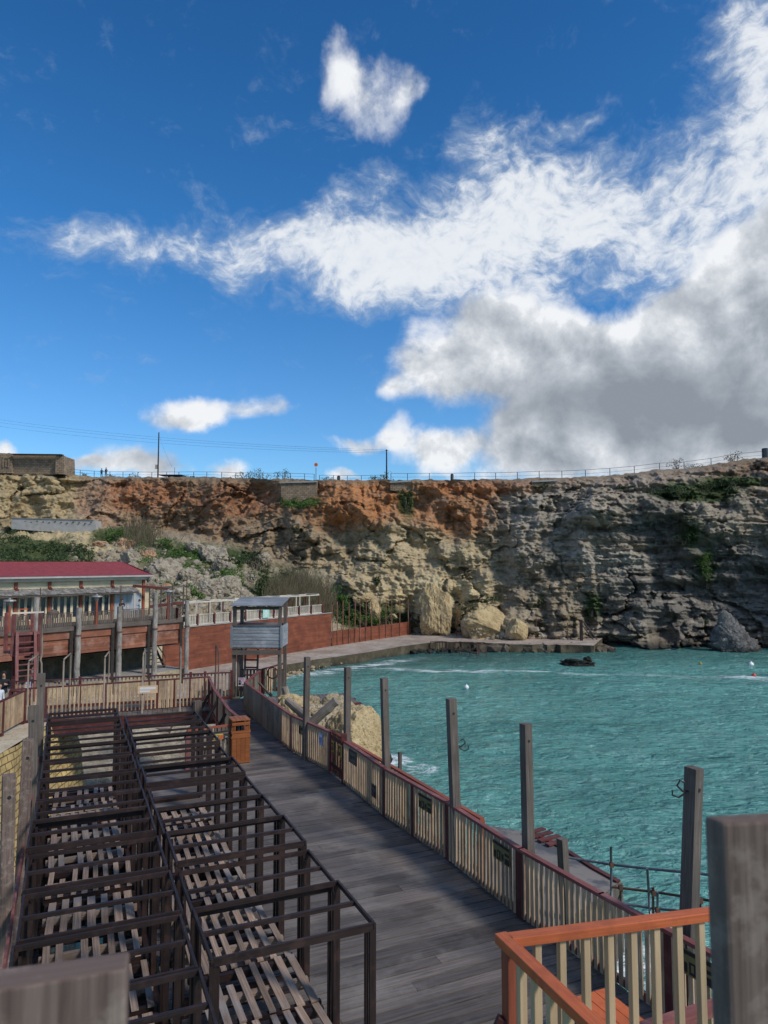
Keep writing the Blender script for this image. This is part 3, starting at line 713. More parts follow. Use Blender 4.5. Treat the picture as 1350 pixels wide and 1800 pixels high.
# ------------------------------------------------------------------ boardwalk
ZB = 5.1
S0 = G(665,1625,7.0); SC = G(330,1591,7.0); SL = G(20,1650,7.0); S1 = G(345,1250,7.0)
Adir = Vector((S1.x-S0.x, S1.y-S0.y, 0)).normalized(); Bdir = Vector((Adir.y, -Adir.x, 0))
def st(p): return (p.x*Adir.x+p.y*Adir.y, p.x*Bdir.x+p.y*Bdir.y)
def ST(s, t, z): return Vector((Adir.x*s+Bdir.x*t, Adir.y*s+Bdir.y*t, z))
tR = st(S0)[1]; tC = st(SC)[1]; tL = st(SL)[1]; sR0 = st(S0)[0]; sC0 = st(SC)[0]
print('frames', tR, tC, tL, sR0, sC0)
RIGHT_PX = [(430,1249),(470,1284),(514,1321),(578,1355),(630,1396),(676,1435),(787,1510),(917,1613),(1060,1712),(1142,1767),(1330,1890)]
RIGHT = [G(px, py, ZB) for px, py in RIGHT_PX]
LF_PX = [(368,1192),(377,1212),(389,1229),(402,1247),(420,1262),(431,1271)]
LEFTF = [G(px, py, 6.2) for px, py in LF_PX]
for p in LEFTF: p.z = ZB
def interp_t(poly, s):
    q = sorted([st(p) for p in poly]); return float(np.interp(s, [a for a, _ in q], [b for _, b in q]))
sBin = st(LEFTF[-1])[0]
sEnd = st(LEFTF[0])[0]+1.5
mb = MB(); s = 3.0; PWID = .235
while s < sEnd+2:
    tr = interp_t(RIGHT, s)-.0
    if s < sBin: tl = tC-.02
    else: tl = interp_t(LEFTF, s)+.02
    if s > st(RIGHT[0])[0]: tr = interp_t(RIGHT, st(RIGHT[0])[0])+.1
    if tr-tl > .3:
        # boards meet in staggered joints
        cuts = [tl]; c_ = tl+random.uniform(1.2, 9)
        while c_ < tr-.6: cuts.append(c_); c_ += random.uniform(3.5, 6.0)
        cuts.append(tr+random.uniform(0, .04))
        for a, b in zip(cuts, cuts[1:]):
            zz = ZB-.02+random.uniform(-.004, .004)
            mb.beam(ST(s, a+.003, zz), ST(s, b-.003, zz), PWID-.027, .04)
    s += PWID
tag(mb.build('boardwalk', M['deck']), kind='structure')
# the bridge deck that runs on to the left behind the frames
pf0 = G(80,1212,6.2); pf1 = G(372,1197,6.2); pb0 = G(80,1198,6.2); pb1 = G(407,1184,6.2)
fr_d = (Vector((pf1.x-pf0.x, pf1.y-pf0.y, 0))).normalized()
FR0 = Vector((pf0.x, pf0.y, ZB)); FR1 = Vector((pf1.x, pf1.y, ZB))
BK0 = Vector((pb0.x, pb0.y, ZB)); BK1 = Vector((pb1.x, pb1.y, ZB))
mb = MB(); L = (BK1-BK0).length+5
nn = int(L/.19); pd = (BK1-BK0).normalized(); nrm = Vector((-pd.y, pd.x, 0))
wdt = abs((BK0-FR0).dot(nrm))
for k in range(-14, nn):
    p = FR0+pd*(k*.19); zz = ZB-.022
    mb.beam(Vector((p.x, p.y, zz))-nrm*.05, Vector((p.x, p.y, zz))+nrm*(wdt+.1), .178, .04)
tag(mb.build('bridge_deck', M['deck']), kind='structure')
mb = MB()
for off in (-.02, wdt*.5, wdt+.02):
    a = FR0+nrm*off-pd*3; b = FR0+nrm*off+pd*L
    mb.beam(Vector((a.x, a.y, ZB-.30)), Vector((b.x, b.y, ZB-.30)), .22, .50)
tag(mb.build('bridge_beams', M['maroon']), kind='structure')
# joists and piles below the boardwalk
mb = MB()
ss = 4.0
while ss < sBin:
    tr = interp_t(RIGHT, ss)
    mb.beam(ST(ss, tC-.0, ZB-.20), ST(ss, tr-.02, ZB-.20), .10, .28)
    for tt in (tC+.15, (tC+tr)/2, tr-.15):
        mb.beam(ST(ss, tt, -2), ST(ss, tt, ZB-.34), .22, .22)
    ss += 2.4
tag(mb.build('boardwalk_piles', M['frame']), kind='structure')
# ================================================================== FENCES
def along(pts):
    """polyline -> list of (point, direction) sampler"""
    seg = [(a, b, (b-a).length) for a, b in zip(pts, pts[1:])]
    tot = sum(s_[2] for s_ in seg)
    def at(d):
        for a, b, l in seg:
            if d <= l or (a, b, l) == seg[-1]: return a+(b-a)*(d/l if l else 0), (b-a).normalized()
            d -= l
    return at, tot
def fence(name, label, cat, pts, h, step, pw, pt, mr, mp_, mpost, post_every=2.4, group=None, base=.08, railw=.10, railh=.05, top_over=0.0, postw=.11, boards=(), side=1, pointed=0.0, jitter=.01, top_pk=None, posts_at=None, postover=0.0, lowrail=True, wide_posts=()):
    pts = [Vector(p) for p in pts]
    root = thing(name, label, cat, pts[0], group)
    Z = Vector((0, 0, 1)); at, tot = along(pts)
    t = MB()
    for a, b in zip(pts, pts[1:]):
        d = (b-a).normalized()
        t.beam(a+Z*h-d*.02, b+Z*h+d*.02, railw, railh)
    t.build('top_rail', mr, root)
    if lowrail:
        t = MB()
        for a, b in zip(pts, pts[1:]): t.beam(a+Z*base, b+Z*base, .05, .11)
        t.build('bottom_rail', mr, root)
    ps = list(posts_at) if posts_at else [i*tot/max(1, round(tot/post_every)) for i in range(int(round(tot/post_every))+1)]
    for i, d in enumerate(ps):
        p, dr = at(min(d, tot-.001)); t = MB(); wdd = postw*(2.1 if i in wide_posts else 1)
        t.beam(p-Z*.25, p+Z*(h-railh/2-.001+postover), wdd, postw*.8, up=dr.cross(Z)); t.build('post', mpost, root)
    bays = list(zip(ps, ps[1:]))
    for bi, (d0, d1) in enumerate(bays):
        t = MB(); d = d0+postw*.55+step*.4
        solid = bi in boards
        stp = pw+.008 if solid else step
        while d < d1-postw*.5:
            p, dr = at(d); nrm_ = Vector((-dr.y, dr.x, 0))*side
            zt = h-railh/2-.004 if top_pk is None else top_pk+random.uniform(-jitter, jitter)
            o_ = nrm_*(.028+pt/2)
            j = random.uniform(-jitter, jitter)
            a = p+o_+Z*(.03+random.uniform(0, .01)); b = p+o_+Z*zt+dr*j
            t.beam(a, b, pw*random.uniform(.94, 1.04), pt, up=nrm_)
            if pointed: t.beam(b, b+Z*pointed, pw, pt, up=nrm_, taper=.15)
            d += stp*random.uniform(.97, 1.03)
        if t.v: t.build('boards' if solid else 'pickets', mp_ if not isinstance(mp_, dict) else mp_.get(bi, mp_['d']), root)
    return adopt(root)

H = 1.10
# main fence along the right of the boardwalk
def at_px(px, py): return G(px, py, ZB)
rp = [Vector(p) for p in RIGHT]
at_r, tot_r = along(rp)
def dist_to(poly, q):
    d = 0; best = (9e9, 0)
    for a, b in zip(poly, poly[1:]):
        l = (b-a).length; t_ = max(0, min(1, (q-a).dot(b-a)/l/l)); e = (a+(b-a)*t_-q).length
        if e < best[0]: best = (e, d+t_*l)
        d += l
    return best[1]
dgate0 = dist_to(rp, at_px(580,1357)); dgate1 = dist_to(rp, at_px(603,1376))
def sub(poly, d0, d1):
    at, tot = along(poly); out = [at(d0)[0]]; d = 0
    for a, b in zip(poly, poly[1:]):
        d += (b-a).length
        if d0+.05 < d < d1-.05: out.append(b.copy())
    out.append(at(min(d1, tot-1e-4))[0]); return out
seg1 = sub(rp, 0, dgate0); L1 = dgate0
fence('picket_fence', 'sea side fence from the lookout tower to the dark gate, its far end boarded', 'fence', seg1, H, .125, .075, .022, M['pink'], {0: M['ptank'], 1: M['ptank'], 'd': M['cream']}, M['pink'],
      posts_at=[0, L1*.33, L1*.60, L1*.72, L1], boards=(0, 1), side=-1)
seg2 = sub(rp, dgate1, tot_r)
ds = [0]+[dist_to(rp, at_px(*q))-dgate1 for q in ((676,1435),(727,1470),(790,1512),(917,1613),(1180,1792))]+[tot_r-dgate1]
fence('picket_fence', 'long cream picket fence with faded red rail from the dark gate to the foreground', 'fence', seg2, H, .118, .068, .022, M['pink'], M['cream'], M['maroon'],
      posts_at=ds, side=-1, wide_posts=(1, 3, 4, 5))
# dark gate in that fence, its pales standing above the rail
ga, gb = sub(rp, dgate0, dgate1)[0], sub(rp, dgate0, dgate1)[-1]
gt = thing('gate', 'dark maroon picket gate with pales rising above the rail of the boardwalk fence', 'gate', ga)
gd = (gb-ga).normalized(); L = (gb-ga).length; Z = Vector((0, 0, 1)); mb = MB()
k = 0.05
while k < L-.03: mb.beam(ga+gd*k+Z*.05, ga+gd*k+Z*(1.22+random.uniform(-.02, .02)), .07, .022, up=(1, 0, 0)); k += .10
mb.build('pales', M['maroon'], gt)
mb = MB(); mb.beam(ga+Z*.25, gb+Z*.25, .04, .09); mb.beam(ga+Z*1.0, gb+Z*1.0, .04, .09); mb.build('cross_rails', M['maroon'], gt)
mb = MB(); mb.box(gb+Z*.62+gd*.02, .14, .14, 1.35); mb.build('gate_post', M['maroon'], gt)
mb = MB(); mb.box(ga+Z*.85+gd*(L*.5)-Vector((.07, .05, 0)), .03, .03, .16); mb.build('latch', M['iron'], gt)
adopt(gt)
# short return of the fence that runs away from its far end
ra = RIGHT[0]; rb = G(457,1179,6.2); rb.z = ZB
fence('picket_fence', 'short greenish cream boarded fence running away behind the watchtower leg, braced from the sea side', 'fence', [ra, rb], H, .12, .10, .022, M['pink'], M['ptank'], M['pink'], posts_at=[.05, (rb-ra).length*.55, (rb-ra).length], boards=(0, 1), side=1)
# brace struts outside it
for i, (a, b, lb) in enumerate([((455,1200),(488,1235),'longer grey wooden strut propping the short boarded fence by the watchtower'), ((452,1190),(480,1226),'shorter grey wooden strut propping the short boarded fence, nearer the tower ladder')]):
    pa = G(a[0], a[1], 5.9); pb_ = G(b[0], b[1], 4.6)
    mb = MB(); mb.beam(pa, pb_, .09, .07); tag(mb.build('brace_strut', M['greywood']), lb, 'strut', 'struts behind the boarded fence')
# curved fence on the left of the boardwalk
lf = [Vector(p) for p in LEFTF]
latt, ltot = along(lf)
fl = fence('picket_fence', 'curved cream boarded fence on the landward side, ending at the litter bin', 'fence', lf, H, .10, .085, .022, M['pink'], M['cream'], M['pink'],
      posts_at=[ltot*q for q in (0, .2, .42, .62, .82, 1)], boards=(0, 1, 2, 3, 4), side=1)
# outside braces of the curved fence
for i, q in enumerate((.25, .5, .75)):
    p, dr = latt(ltot*q); n_ = Vector((-dr.y, dr.x, 0));
    if n_.x > 0: n_ = -n_
    mb = MB(); mb.beam(p+n_*.10+Z*.95, p+n_*1.0-Z*.9-dr*.5, .11, .08)
    tag(mb.build('brace_strut', M['frame'] if i % 2 == 0 else M['greywood']), ['far dark slanting strut against the curved boarded fence', 'grey slanting strut against the middle of the curved boarded fence', 'near dark slanting strut against the curved boarded fence'][i], 'strut', 'struts against the curved fence')
# short cross fence behind the last frames, with a yellow sign
ca = LEFTF[-1]; cb = G(330,1284,6.2); cb.z = ZB
cxf = fence('picket_fence', 'short grey fence behind the frames, carrying a yellow sign beside the litter bin', 'fence', [ca, cb], H, .12, .08, .02, M['rust'], M['greywood'], M['pink'], side=1, posts_at=[0, (cb-ca).length])
# bridge fences, front and back
fA = FR0-pd*1.2; fB = Vector((LEFTF[0].x, LEFTF[0].y, ZB))
fence('picket_fence', 'long cream picket fence on the near side of the footbridge, behind the dark frames', 'fence', [fA, fB], 1.15, .150, .054, .022, M['maroon'], M['cream'], M['maroon'], side=-1, posts_at=[0, 1.2, 3.3, 6.0, (fB-fA).length*.72, (fB-fA).length])
bA = BK0-pd*1.2; bB = BK1
fence('picket_fence', 'long cream picket fence on the far side of the footbridge, ending at the watchtower', 'fence', [bA, bB], 1.15, .150, .054, .022, M['maroon'], M['cream'], M['maroon'], side=1, posts_at=[0, 2.5, 5, 7.5, (bB-bA).length*.8, (bB-bA).length], postover=.12)
tA = G(462,1178,6.2); tB = G(499,1168,6.2); tA.z = tB.z = ZB
fence('picket_fence', 'little cream picket fence with a life ring behind the right leg of the watchtower', 'fence', [tA, tB], 1.15, .2, .1, .022, M['maroon'], M['cream'], M['maroon'], side=-1, posts_at=[0, (tB-tA).length])
mb = MB()
pr = G(479,1184,5.8); pr = D(479,1183,tA.y-.12)
mb.tube([pr+Vector((math.cos(a)*.24, 0, math.sin(a)*.24)) for a in np.linspace(0, 6.28, 14)], .03, 6, cap=False); tag(mb.build('life_ring', M['rusty']), 'dark ring hanging on the little picket fence under the watchtower', 'life ring')
# fence and yellow stone wall at the left edge
q0 = G(2,1289,ZB); q1 = G(40,1268,ZB); q0 = q0+(q0-q1)*.8
fence('picket_fence', 'cream and maroon picket fence on top of the yellow stone wall at the left edge', 'fence', [q0, q1], 1.12, .125, .085, .022, M['maroon'], M['cream'], M['maroon'], side=-1, posts_at=[0, (q1-q0).length*.44, (q1-q0).length], postw=.16)
M['blocks'] = None
m, n, b = newmat('yellow_block_wall')
tc = n.new('ShaderNodeUVMap'); tc.uv_map = 'UVMap'
br = n.new('ShaderNodeTexBrick'); n.lk(tc.outputs[0], br.inputs['Vector']); br.inputs['Scale'].default_value = 1.0
br.inputs['Brick Width'].default_value = .36; br.inputs['Row Height'].default_value = .23; br.inputs['Mortar Size'].default_value = .022; br.inputs['Mortar Smooth'].default_value = .5
br.inputs['Color1'].default_value = (.58, .42, .17, 1); br.inputs['Color2'].default_value = (.40, .28, .12, 1); br.inputs['Mortar'].default_value = (.16, .11, .05, 1); br.inputs['Bias'].default_value = 0
ge = n.new('ShaderNodeNewGeometry'); g = n.noise(ge.outputs['Position'], 3.5, 7, .7)
c = n.mix(.8, br.outputs[0], n.ramp(g, [(.3, (.5, .48, .45)), (.55, (1, 1, 1)), (.8, (1.3, 1.25, 1.15))]), 'MULTIPLY')
n.lk(c, b.inputs['Base Color']); b.inputs['Roughness'].default_value = .95
h = n.math('SUBTRACT', n.math('MULTIPLY', g, .5), br.outputs['Fac']); bump(n, b, h, .8, .04)
M['blocks'] = m
def wallquad(a, b, z0, z1, u0=0):
    L = (Vector(b)-Vector(a)).length
    return [(a[0], a[1], z0), (b[0], b[1], z0), (b[0], b[1], z1), (a[0], a[1], z1)], [(u0, z0), (u0+L, z0), (u0+L, z1), (u0, z1)]
wd = (q1-q0).normalized(); wn_ = Vector((wd.y, -wd.x, 0))
if wn_.x < 0: wn_ = -wn_
wr = thing('stone_wall', 'yellow stone block retaining wall at the left edge, a plant growing on it', 'wall', q0+wn_*.35)
e0 = q0+wn_*.95-wd*6; e1 = q1+wn_*.95+wd*3.2
f0 = e0+wn_*.75; f1 = e1+wn_*.75
mb = MB(); nseg = 24
for k in range(nseg):       # battered face, slightly bulged course by course
    for r_ in range(10):
        def pt_(i, j):
            t = i/nseg; v = j/10; top = e0+(e1-e0)*t; bot = f0+(f1-f0)*t
            p = top*(1-v)+bot*v; z = 4.98-v*6.0; bl = .10*math.sin(i*1.7+j)*.5+.05*math.sin(j*2.1+i*.6)
            return (p.x+wn_.x*bl, p.y+wn_.y*bl, z)
        a, b_, c_, d_ = pt_(k, r_), pt_(k+1, r_), pt_(k+1, r_+1), pt_(k, r_+1)
        L = (f1-f0).length
        mb.quad([d_, c_, b_, a], [(k/nseg*L, d_[2]), ((k+1)/nseg*L, c_[2]), ((k+1)/nseg*L, b_[2]), (k/nseg*L, a[2])])
mb.build('block_face', M['blocks'], wr)
mb = MB(); far = -wn_*9
mb.quad([tuple((e0-wn_*.0).to_2d())+(5.0,), tuple(e1.to_2d())+(5.0,), tuple((e1+far).to_2d())+(5.0,), tuple((e0+far).to_2d())+(5.0,)])
M['pathtop'] = rockmat('sandy_path', (.34, .27, .18), (.47, .39, .28), (.56, .50, .40), 1.2, bmp=.3, dist=.02, pit=False)
mb.build('path_top', M['pathtop'], wr); adopt(wr)
# path continuing to meet the bridge and the ground the ladder tower stands on
pp0 = e1-wd*.3; 
slab('landing_ground', [(-40, 24), (pp0.x-.8, pp0.y-.3), (FR0.x-.2, FR0.y-.1), (BK0.x-.4, BK0.y+1.0), (-40, 38)], -1, 4.99, M['pathtop'], side=M['undercroft'])

# ================================================================== STALL FRAMES
rowstep = 1.262
def frame_proto(wd_, dp, legz, name='stall_frame'):
    """open roof frame on four paired legs; local x along the row's width, y away from the viewer"""
    r = bpy.data.objects.new(name, None); COL.objects.link(r)
    zt = 7.0-ZB
    for sx in (0, wd_):
        for sy in (.03, dp-.03):
            mb = MB(); xo = .055 if sx == 0 else -.055; yo = .05 if sy < dp/2 else -.05
            mb.beam((sx+xo*.5, sy, legz), (sx+xo*.5, sy, zt-.045), .075, .032, up=(0, 1, 0))
            if legz > -.5 or sx == 0: mb.beam((sx+xo*1.5, sy+yo*.9, legz), (sx+xo*1.5, sy+yo*.9, zt-.10), .03, .06, up=(0, 1, 0))
            mb.build('leg', M['frame'], r)
    for sx in (.012, wd_-.012):
        mb = MB(); mb.beam((sx, 0, zt-.025), (sx, dp, zt-.025), .028, .055); mb.build('side_rail', M['frame'], r)
    for sy, h_ in ((.0, .085), (dp-.04, .06)):
        mb = MB(); mb.beam((.03, sy+.018, zt-h_/2+.004), (wd_-.03, sy+.018, zt-h_/2+.004), .026, h_)
        mb.beam((.03, sy+.045, zt-.02), (wd_-.03, sy+.045, zt-.02), .03, .022); mb.build('roof_beam', M['frame'], r)
    mb = MB(); mb.beam((.03, dp*.5, zt-.03), (wd_-.03, dp*.5, zt-.03), .045, .045); mb.build('mid_beam', M['frame'], r)
    for yy in (.08, dp-.08): mb = MB(); mb.beam((.08, yy, .03 if legz > -.2 else -.22), (wd_-.08, yy, .03 if legz > -.2 else -.22), .05, .10); mb.build('floor_beam', M['frame'], r)
    return r
def pallet_proto(wd_, dp, nslat, seed):
    rnd = random.Random(seed); r = bpy.data.objects.new('pallet', None); COL.objects.link(r)
    mb = MB(); sl_ = wd_/nslat
    for k in range(nslat):
        if rnd.random() < .02: continue
        x = sl_*(k+.5)+rnd.uniform(-.02, .02); w_ = rnd.uniform(.085, .115)*(1.15 if nslat < 8 else .9)
        y0 = rnd.uniform(-.03, .02); y1 = dp+rnd.uniform(-.05, .03)
        if rnd.random() < .12: y1 = dp*rnd.uniform(.55, .8)
        mb.beam((x, y0, .14+rnd.uniform(-.004, .006)), (x+rnd.uniform(-.02, .02), y1, .14), w_, .022)
    mb.build('slats', M['pallet'], r)
    for y in (.05, dp/2, dp-.06):
        mb = MB(); mb.beam((0, y, .075), (wd_, y, .075), .07, .10); mb.build('bearer', M['frame'] if y != dp/2 else M['pallet'], r)
    return r
ang = math.atan2(Bdir.y, Bdir.x)
protoR = frame_proto(tR-tC-.06, rowstep-.07, .0); protoL = frame_proto(tC-tL-.10, rowstep-.07, -1.6)
pals = [pallet_proto(tR-tC-.42, rowstep-.12, 8, 1), pallet_proto(tR-tC-.42, rowstep-.10, 8, 2), pallet_proto(tR-tC-.42, rowstep-.14, 7, 3)]
palsL = [pallet_proto(tC-tL-.35, rowstep-.10, 8, 4), pallet_proto(tC-tL-.40, rowstep-.14, 8, 5), pallet_proto(tC-tL-.38, rowstep-.12, 7, 6)]
used = set()
def put(proto, s_, t_, z, label, cat, group, dz=0.0, rz=0.0):
    if id(proto) in used: o = copy_tree(proto)
    else: o = proto; used.add(id(proto))
    o.location = ST(s_, t_, z); o.rotation_euler = (0, 0, ang+rz)
    tag(o, label, cat, group); return o
rr = random.Random(5)
NRR = 10
for k in range(NRR):
    s_ = sR0+k*rowstep
    put(protoR, s_+rr.uniform(-.03, .03), tC+.03+rr.uniform(-.03, .02), ZB+rr.uniform(-.07, .03), f'dark open stall frame, {ORD[k]} from the near end of the row beside the boardwalk', 'stall frame', 'open stall frames of the right-hand row', rz=rr.uniform(-.006, .006))
for k in range(12):
    s_ = sC0+(k-2)*rowstep
    put(protoL, s_+rr.uniform(-.03, .03), tL+.03+rr.uniform(-.02, .03), ZB+rr.uniform(-.07, .03), f'dark open stall frame, {ORD[k]} from the near end of the row over the inlet', 'stall frame', 'open stall frames of the left-hand row', rz=rr.uniform(-.006, .006))
palR = [(-1.15, .28, 2), (0.02, .32, 0), (1.0, .30, 1), (2.0, .26, 0), (3.0, .18, 1), (4.0, .16, 0), (5.0, .12, 1), (6.0, .10, 0), (7.0, .10, 2)]
for i, (k, dz, v) in enumerate(palR):
    put(pals[v % 3], sR0+k*rowstep+.05, tC+.22, ZB+dz, f'slatted pallet under the right-hand frames, {ORD[i]} from the near end', 'pallet', 'pallets under the right-hand row of frames', rz=rr.uniform(-.03, .03))
for i in range(11):
    put(palsL[i % 3], sC0+(i-2)*rowstep+.06, tL+.20, ZB-.02+rr.uniform(-.03, .03), f'slatted pallet under the left-hand frames, {ORD[i]} from the near end', 'pallet', 'pallets under the left-hand row of frames', rz=rr.uniform(-.03, .03))
# bearers and piles that carry the left-hand row over the inlet
mb = MB()
for t_ in (tL+.1, (tL+tC)/2, tC-.1): mb.beam(ST(4.5, t_, ZB-.20), ST(sC0+9*rowstep, t_, ZB-.20), .10, .22)
for k in range(-2, 10):
    mb.beam(ST(sC0+k*rowstep, tL, ZB-.54), ST(sC0+k*rowstep, tC, ZB-.54), .10, .20)
    for t_ in (tL+.15, tC-.2): mb.beam(ST(sC0+k*rowstep, t_, -1.5), ST(sC0+k*rowstep, t_, ZB-.78), .2, .2)
tag(mb.build('pallet_staging', M['frame']), 'dark timber staging that carries the pallets of the left-hand row over the inlet', 'staging')
# sloping red handrail boards outside the left-hand row
mb = MB(); mb.beam(ST(sC0-1.5*rowstep, tL-.10, 6.35), ST(sC0+9*rowstep, tL-.10, 6.35), .03, .16)
tag(mb.build('side_board', M['pink']), 'long faded red board running along the outer side of the left-hand row of frames', 'board')

# ================================================================== TALL SQUARE POSTS
def tall_post(px, py, px2, py2, ztop, zbase, wdt_, label, group, hole=True, hook=None, mat='greywood', name='timber_post'):
    a = G(px, py, ztop); b = D(px2, py2, a.y); d = (b-a).normalized(); L = (a.z-zbase)/-d.z; b = a+d*L
    root = thing(name, label, 'post', b, group)
    mb = MB(); rz = random.uniform(.35, .6)
    mb.beam(b, a-Vector((0, 0, .0)), wdt_, wdt_*1.05, up=(math.sin(rz), -math.cos(rz), 0)); 
    mb.build('shaft', M[mat], root)
    if hole:
        mb = MB(); q = a+d*.28; nn_ = Vector((math.sin(rz), -math.cos(rz), 0))*-1
        f_ = Vector((math.sin(rz), -math.cos(rz), 0))
        mb.tube([q+f_*(wdt_*.54), q+f_*(wdt_*.50)], wdt_*.17, 8); mb.build('bolt_hole', M['iron'], root)
    if hook:
        q = a+d*hook[1]; s_ = hook[0]; mb = MB()
        mb.tube([q, q+Vector((s_*.16, -.05, .02)), q+Vector((s_*.24, -.06, .10)), q+Vector((s_*.20, -.06, .17)), q+Vector((s_*.14, -.06, .14))], .014, 5)
        mb.tube([q+Vector((s_*.12, -.05, 0)), q+Vector((s_*.22, -.05, -.06)), q+Vector((s_*.30, -.05, -.03)), q+Vector((s_*.30, -.05, .04))], .012, 5)
        mb.build('iron_hook', M['iron'], root)
    return adopt(root)
g_ = 'tall timber posts on the sea side of the boardwalk'
tall_post(540,1155,538,1260,8.15,-1.5,.15,'tall grey timber post farthest from the camera, standing before the driftwood pile', g_)
tall_post(611,1173,610,1300,8.1,-1.5,.15,'tall grey timber post standing in front of the left half of the yellow boulder', g_, hole=True)
tall_post(675,1192,679,1345,8.2,-1.5,.15,'tall grey timber post at the right end of the yellow boulder', g_)
tall_post(793,1228,800,1410,8.3,-1.5,.165,'tall timber post with an iron hook, in open water right of the boulder', g_, hook=(1, .95))
tall_post(924,1272,929,1500,8.25,-1.5,.15,'tall grey timber post with a bolt hole standing by the concrete platform', g_)
tall_post(1220,1349,1211,1620,8.25,-1.5,.17,'tallest near timber post with curled iron hook on its left, beside the scaffold rail', g_, hook=(-1, .32))
g_ = 'tall timber posts on the landward side of the frames'
tall_post(16,1362,8,1700,8.15,-1,.155,'tall timber post at the left edge of the picture, nearest of the landward posts', g_, mat='nearwood')
tall_post(50,1300,33,1600,8.1,-1,.165,'tall timber post second from the left edge, in front of the yellow wall', g_, mat='nearwood')
tall_post(59,1241,57,1400,8.15,-1,.165,'tall pale timber post third from the left edge, notched at the top', g_)
tall_post(73,1184,66,1400,8.35,-1,.17,'tall timber post farthest of the landward posts, rising in front of the ladder tower', g_)
tall_post(347,1232,347,1262,5.8,-1,.26,'short thick grey post at the far end of the frames by the footbridge', None, hole=False)
tall_post(703,1322,703,1360,3.3,-1.5,.12,'thin grey stake standing in the water beside the yellow boulder', None, hole=False, name='stake')
tall_post(988,1474,991,1530,3.9,.5,.20,'stout weathered bollard post standing on the concrete platform', None, hole=False, name='mooring_post')

# ================================================================== LITTER BIN, SIGNS
def bin_(c, rz, wd_, h, label):
    r = thing('litter_bin', label, 'litter bin', c); m4 = Matrix.Translation(c) @ Matrix.Rotation(rz, 4, 'Z')
    def B(mb, x, y, z, sx, sy, sz): 
        p = m4 @ Vector((x-sx/2, y, z)); q = m4 @ Vector((x+sx/2, y, z)); mb.beam(p, q, sy, sz)
    w2 = wd_/2
    mb = MB()
    for i in range(4):
        for s_ in (-1, 1):
            B(mb, -w2+wd_*(i+.5)/4, s_*w2, h*.33, wd_/4-.006, .02, h*.60)
            p = m4 @ Vector((s_*(w2+.001), -w2+wd_*(i+.5)/4, h*.03)); q = m4 @ Vector((s_*(w2+.001), -w2+wd_*(i+.5)/4, h*.63)); mb.beam(p, q, .02, wd_/4-.006, up=m4.to_3x3() @ Vector((0, 1, 0)))
    mb.build('slatted_body', M['binwood'], r)
    for z in (.04, .60, .72):
        mb = MB()
        for s_ in (-1, 1):
            B(mb, 0, s_*(w2+.012), h*z, wd_+.05, .024, h*.05)
            p = m4 @ Vector((s_*(w2+.014), -w2, h*z)); q = m4 @ Vector((s_*(w2+.014), w2, h*z)); mb.beam(p, q, .024, h*.05)
        mb.build('band', M['binwood'], r)
    mb = MB()
    for sx in (-1, 1):
        for sy in (-1, 1):
            p = m4 @ Vector((sx*(w2-.05), sy*(w2-.04), h*.63)); q = m4 @ Vector((sx*(w2-.05), sy*(w2-.04), h*.945)); mb.beam(p, q, .12, .03)
    for s_ in (-1, 1): B(mb, 0, s_*w2, h*.90, wd_+.01, .022, h*.07); B(mb, 0, s_*w2, h*.66, wd_+.01, .022, h*.08)
    mb.build('hood_frame', M['binwood'], r)
    mb = MB(); B(mb, 0, 0, h*.70, wd_*.8, wd_*.8, .02); B(mb, 0, .10, h*.80, wd_*.7, .01, h*.2); mb.build('inner_liner', M['iron'], r)
    mb = MB()
    for i in range(4):
        B(mb, -w2+wd_*(i+.5)/4, -w2*.55, h*.985, wd_/4+.01, wd_*.62, .028)
        B(mb, -w2+wd_*(i+.5)/4, w2*.6, h*.985, wd_/4+.01, wd_*.55, .028)
    mb.build('lid', M['binwood'], r)
    return adopt(r)
bc = G(421,1340,ZB); bc = ST(st(bc)[0]+.12, st(bc)[1], ZB)
bin_(bc, ang, .52, 1.28, 'tall orange brown slatted wooden litter bin on the boardwalk at the fence corner')
def sign(name, label, p, wd_, h, facing, back, marks, cat='sign', thick=.015, up=None):
    """flat board; marks: list of (x0,y0,x1,y1,material) in 0..1 of the board"""
    f_ = Vector(facing).normalized(); r_ = Vector((-f_.y, f_.x, 0)).normalized(); Z = Vector((0, 0, 1)); p = Vector(p)
    root = thing(name, label, cat, p); mb = MB()
    mb.beam(p-r_*wd_/2, p+r_*wd_/2, thick, h); mb.build('board', back, root)
    by = {}
    for x0, y0, x1, y1, mt in marks: by.setdefault(mt, []).append((x0, y0, x1, y1))
    for i, (mt, L) in enumerate(by.items()):
        mb = MB()
        for x0, y0, x1, y1 in L:
            c = p+r_*(((x0+x1)/2-.5)*wd_)+Z*((.5-(y0+y1)/2)*h)+f_*(thick/2+.003+.002*i)
            mb.beam(c-r_*(x1-x0)*wd_/2, c+r_*(x1-x0)*wd_/2, .004, (y1-y0)*h)
        mb.build('print', M[mt], root)
    return adopt(root)
warn = [(.0,.0,1,.16,'iron'),(.3,.03,.7,.13,'yellow'),(.0,.62,.12,.95,'iron'),(.15,.45,.40,.95,'iron'),(.2,.52,.33,.85,'paper'),(.43,.45,.68,.95,'orange'),(.48,.6,.63,.8,'paper'),(.72,.35,1,.5,'iron'),(.72,.6,1,.95,'iron'),(.78,.74,.95,.78,'paper')]
cdir = (cb-ca).normalized(); cnr = Vector((cdir.y, -cdir.x, 0)); cnr = cnr if cnr.y < 0 else -cnr
sp_ = G(376,1284,6.0); 
tt_ = (sp_-ca).dot(cdir); spos = ca+cdir*tt_+cnr*.10+Z*.86
sign('warning_sign', 'yellow and black pictogram sign on the short fence left of the litter bin', spos, .50, .24, cnr, M['greywood'], [(0,.3,.66,1,'yellow')]+warn)
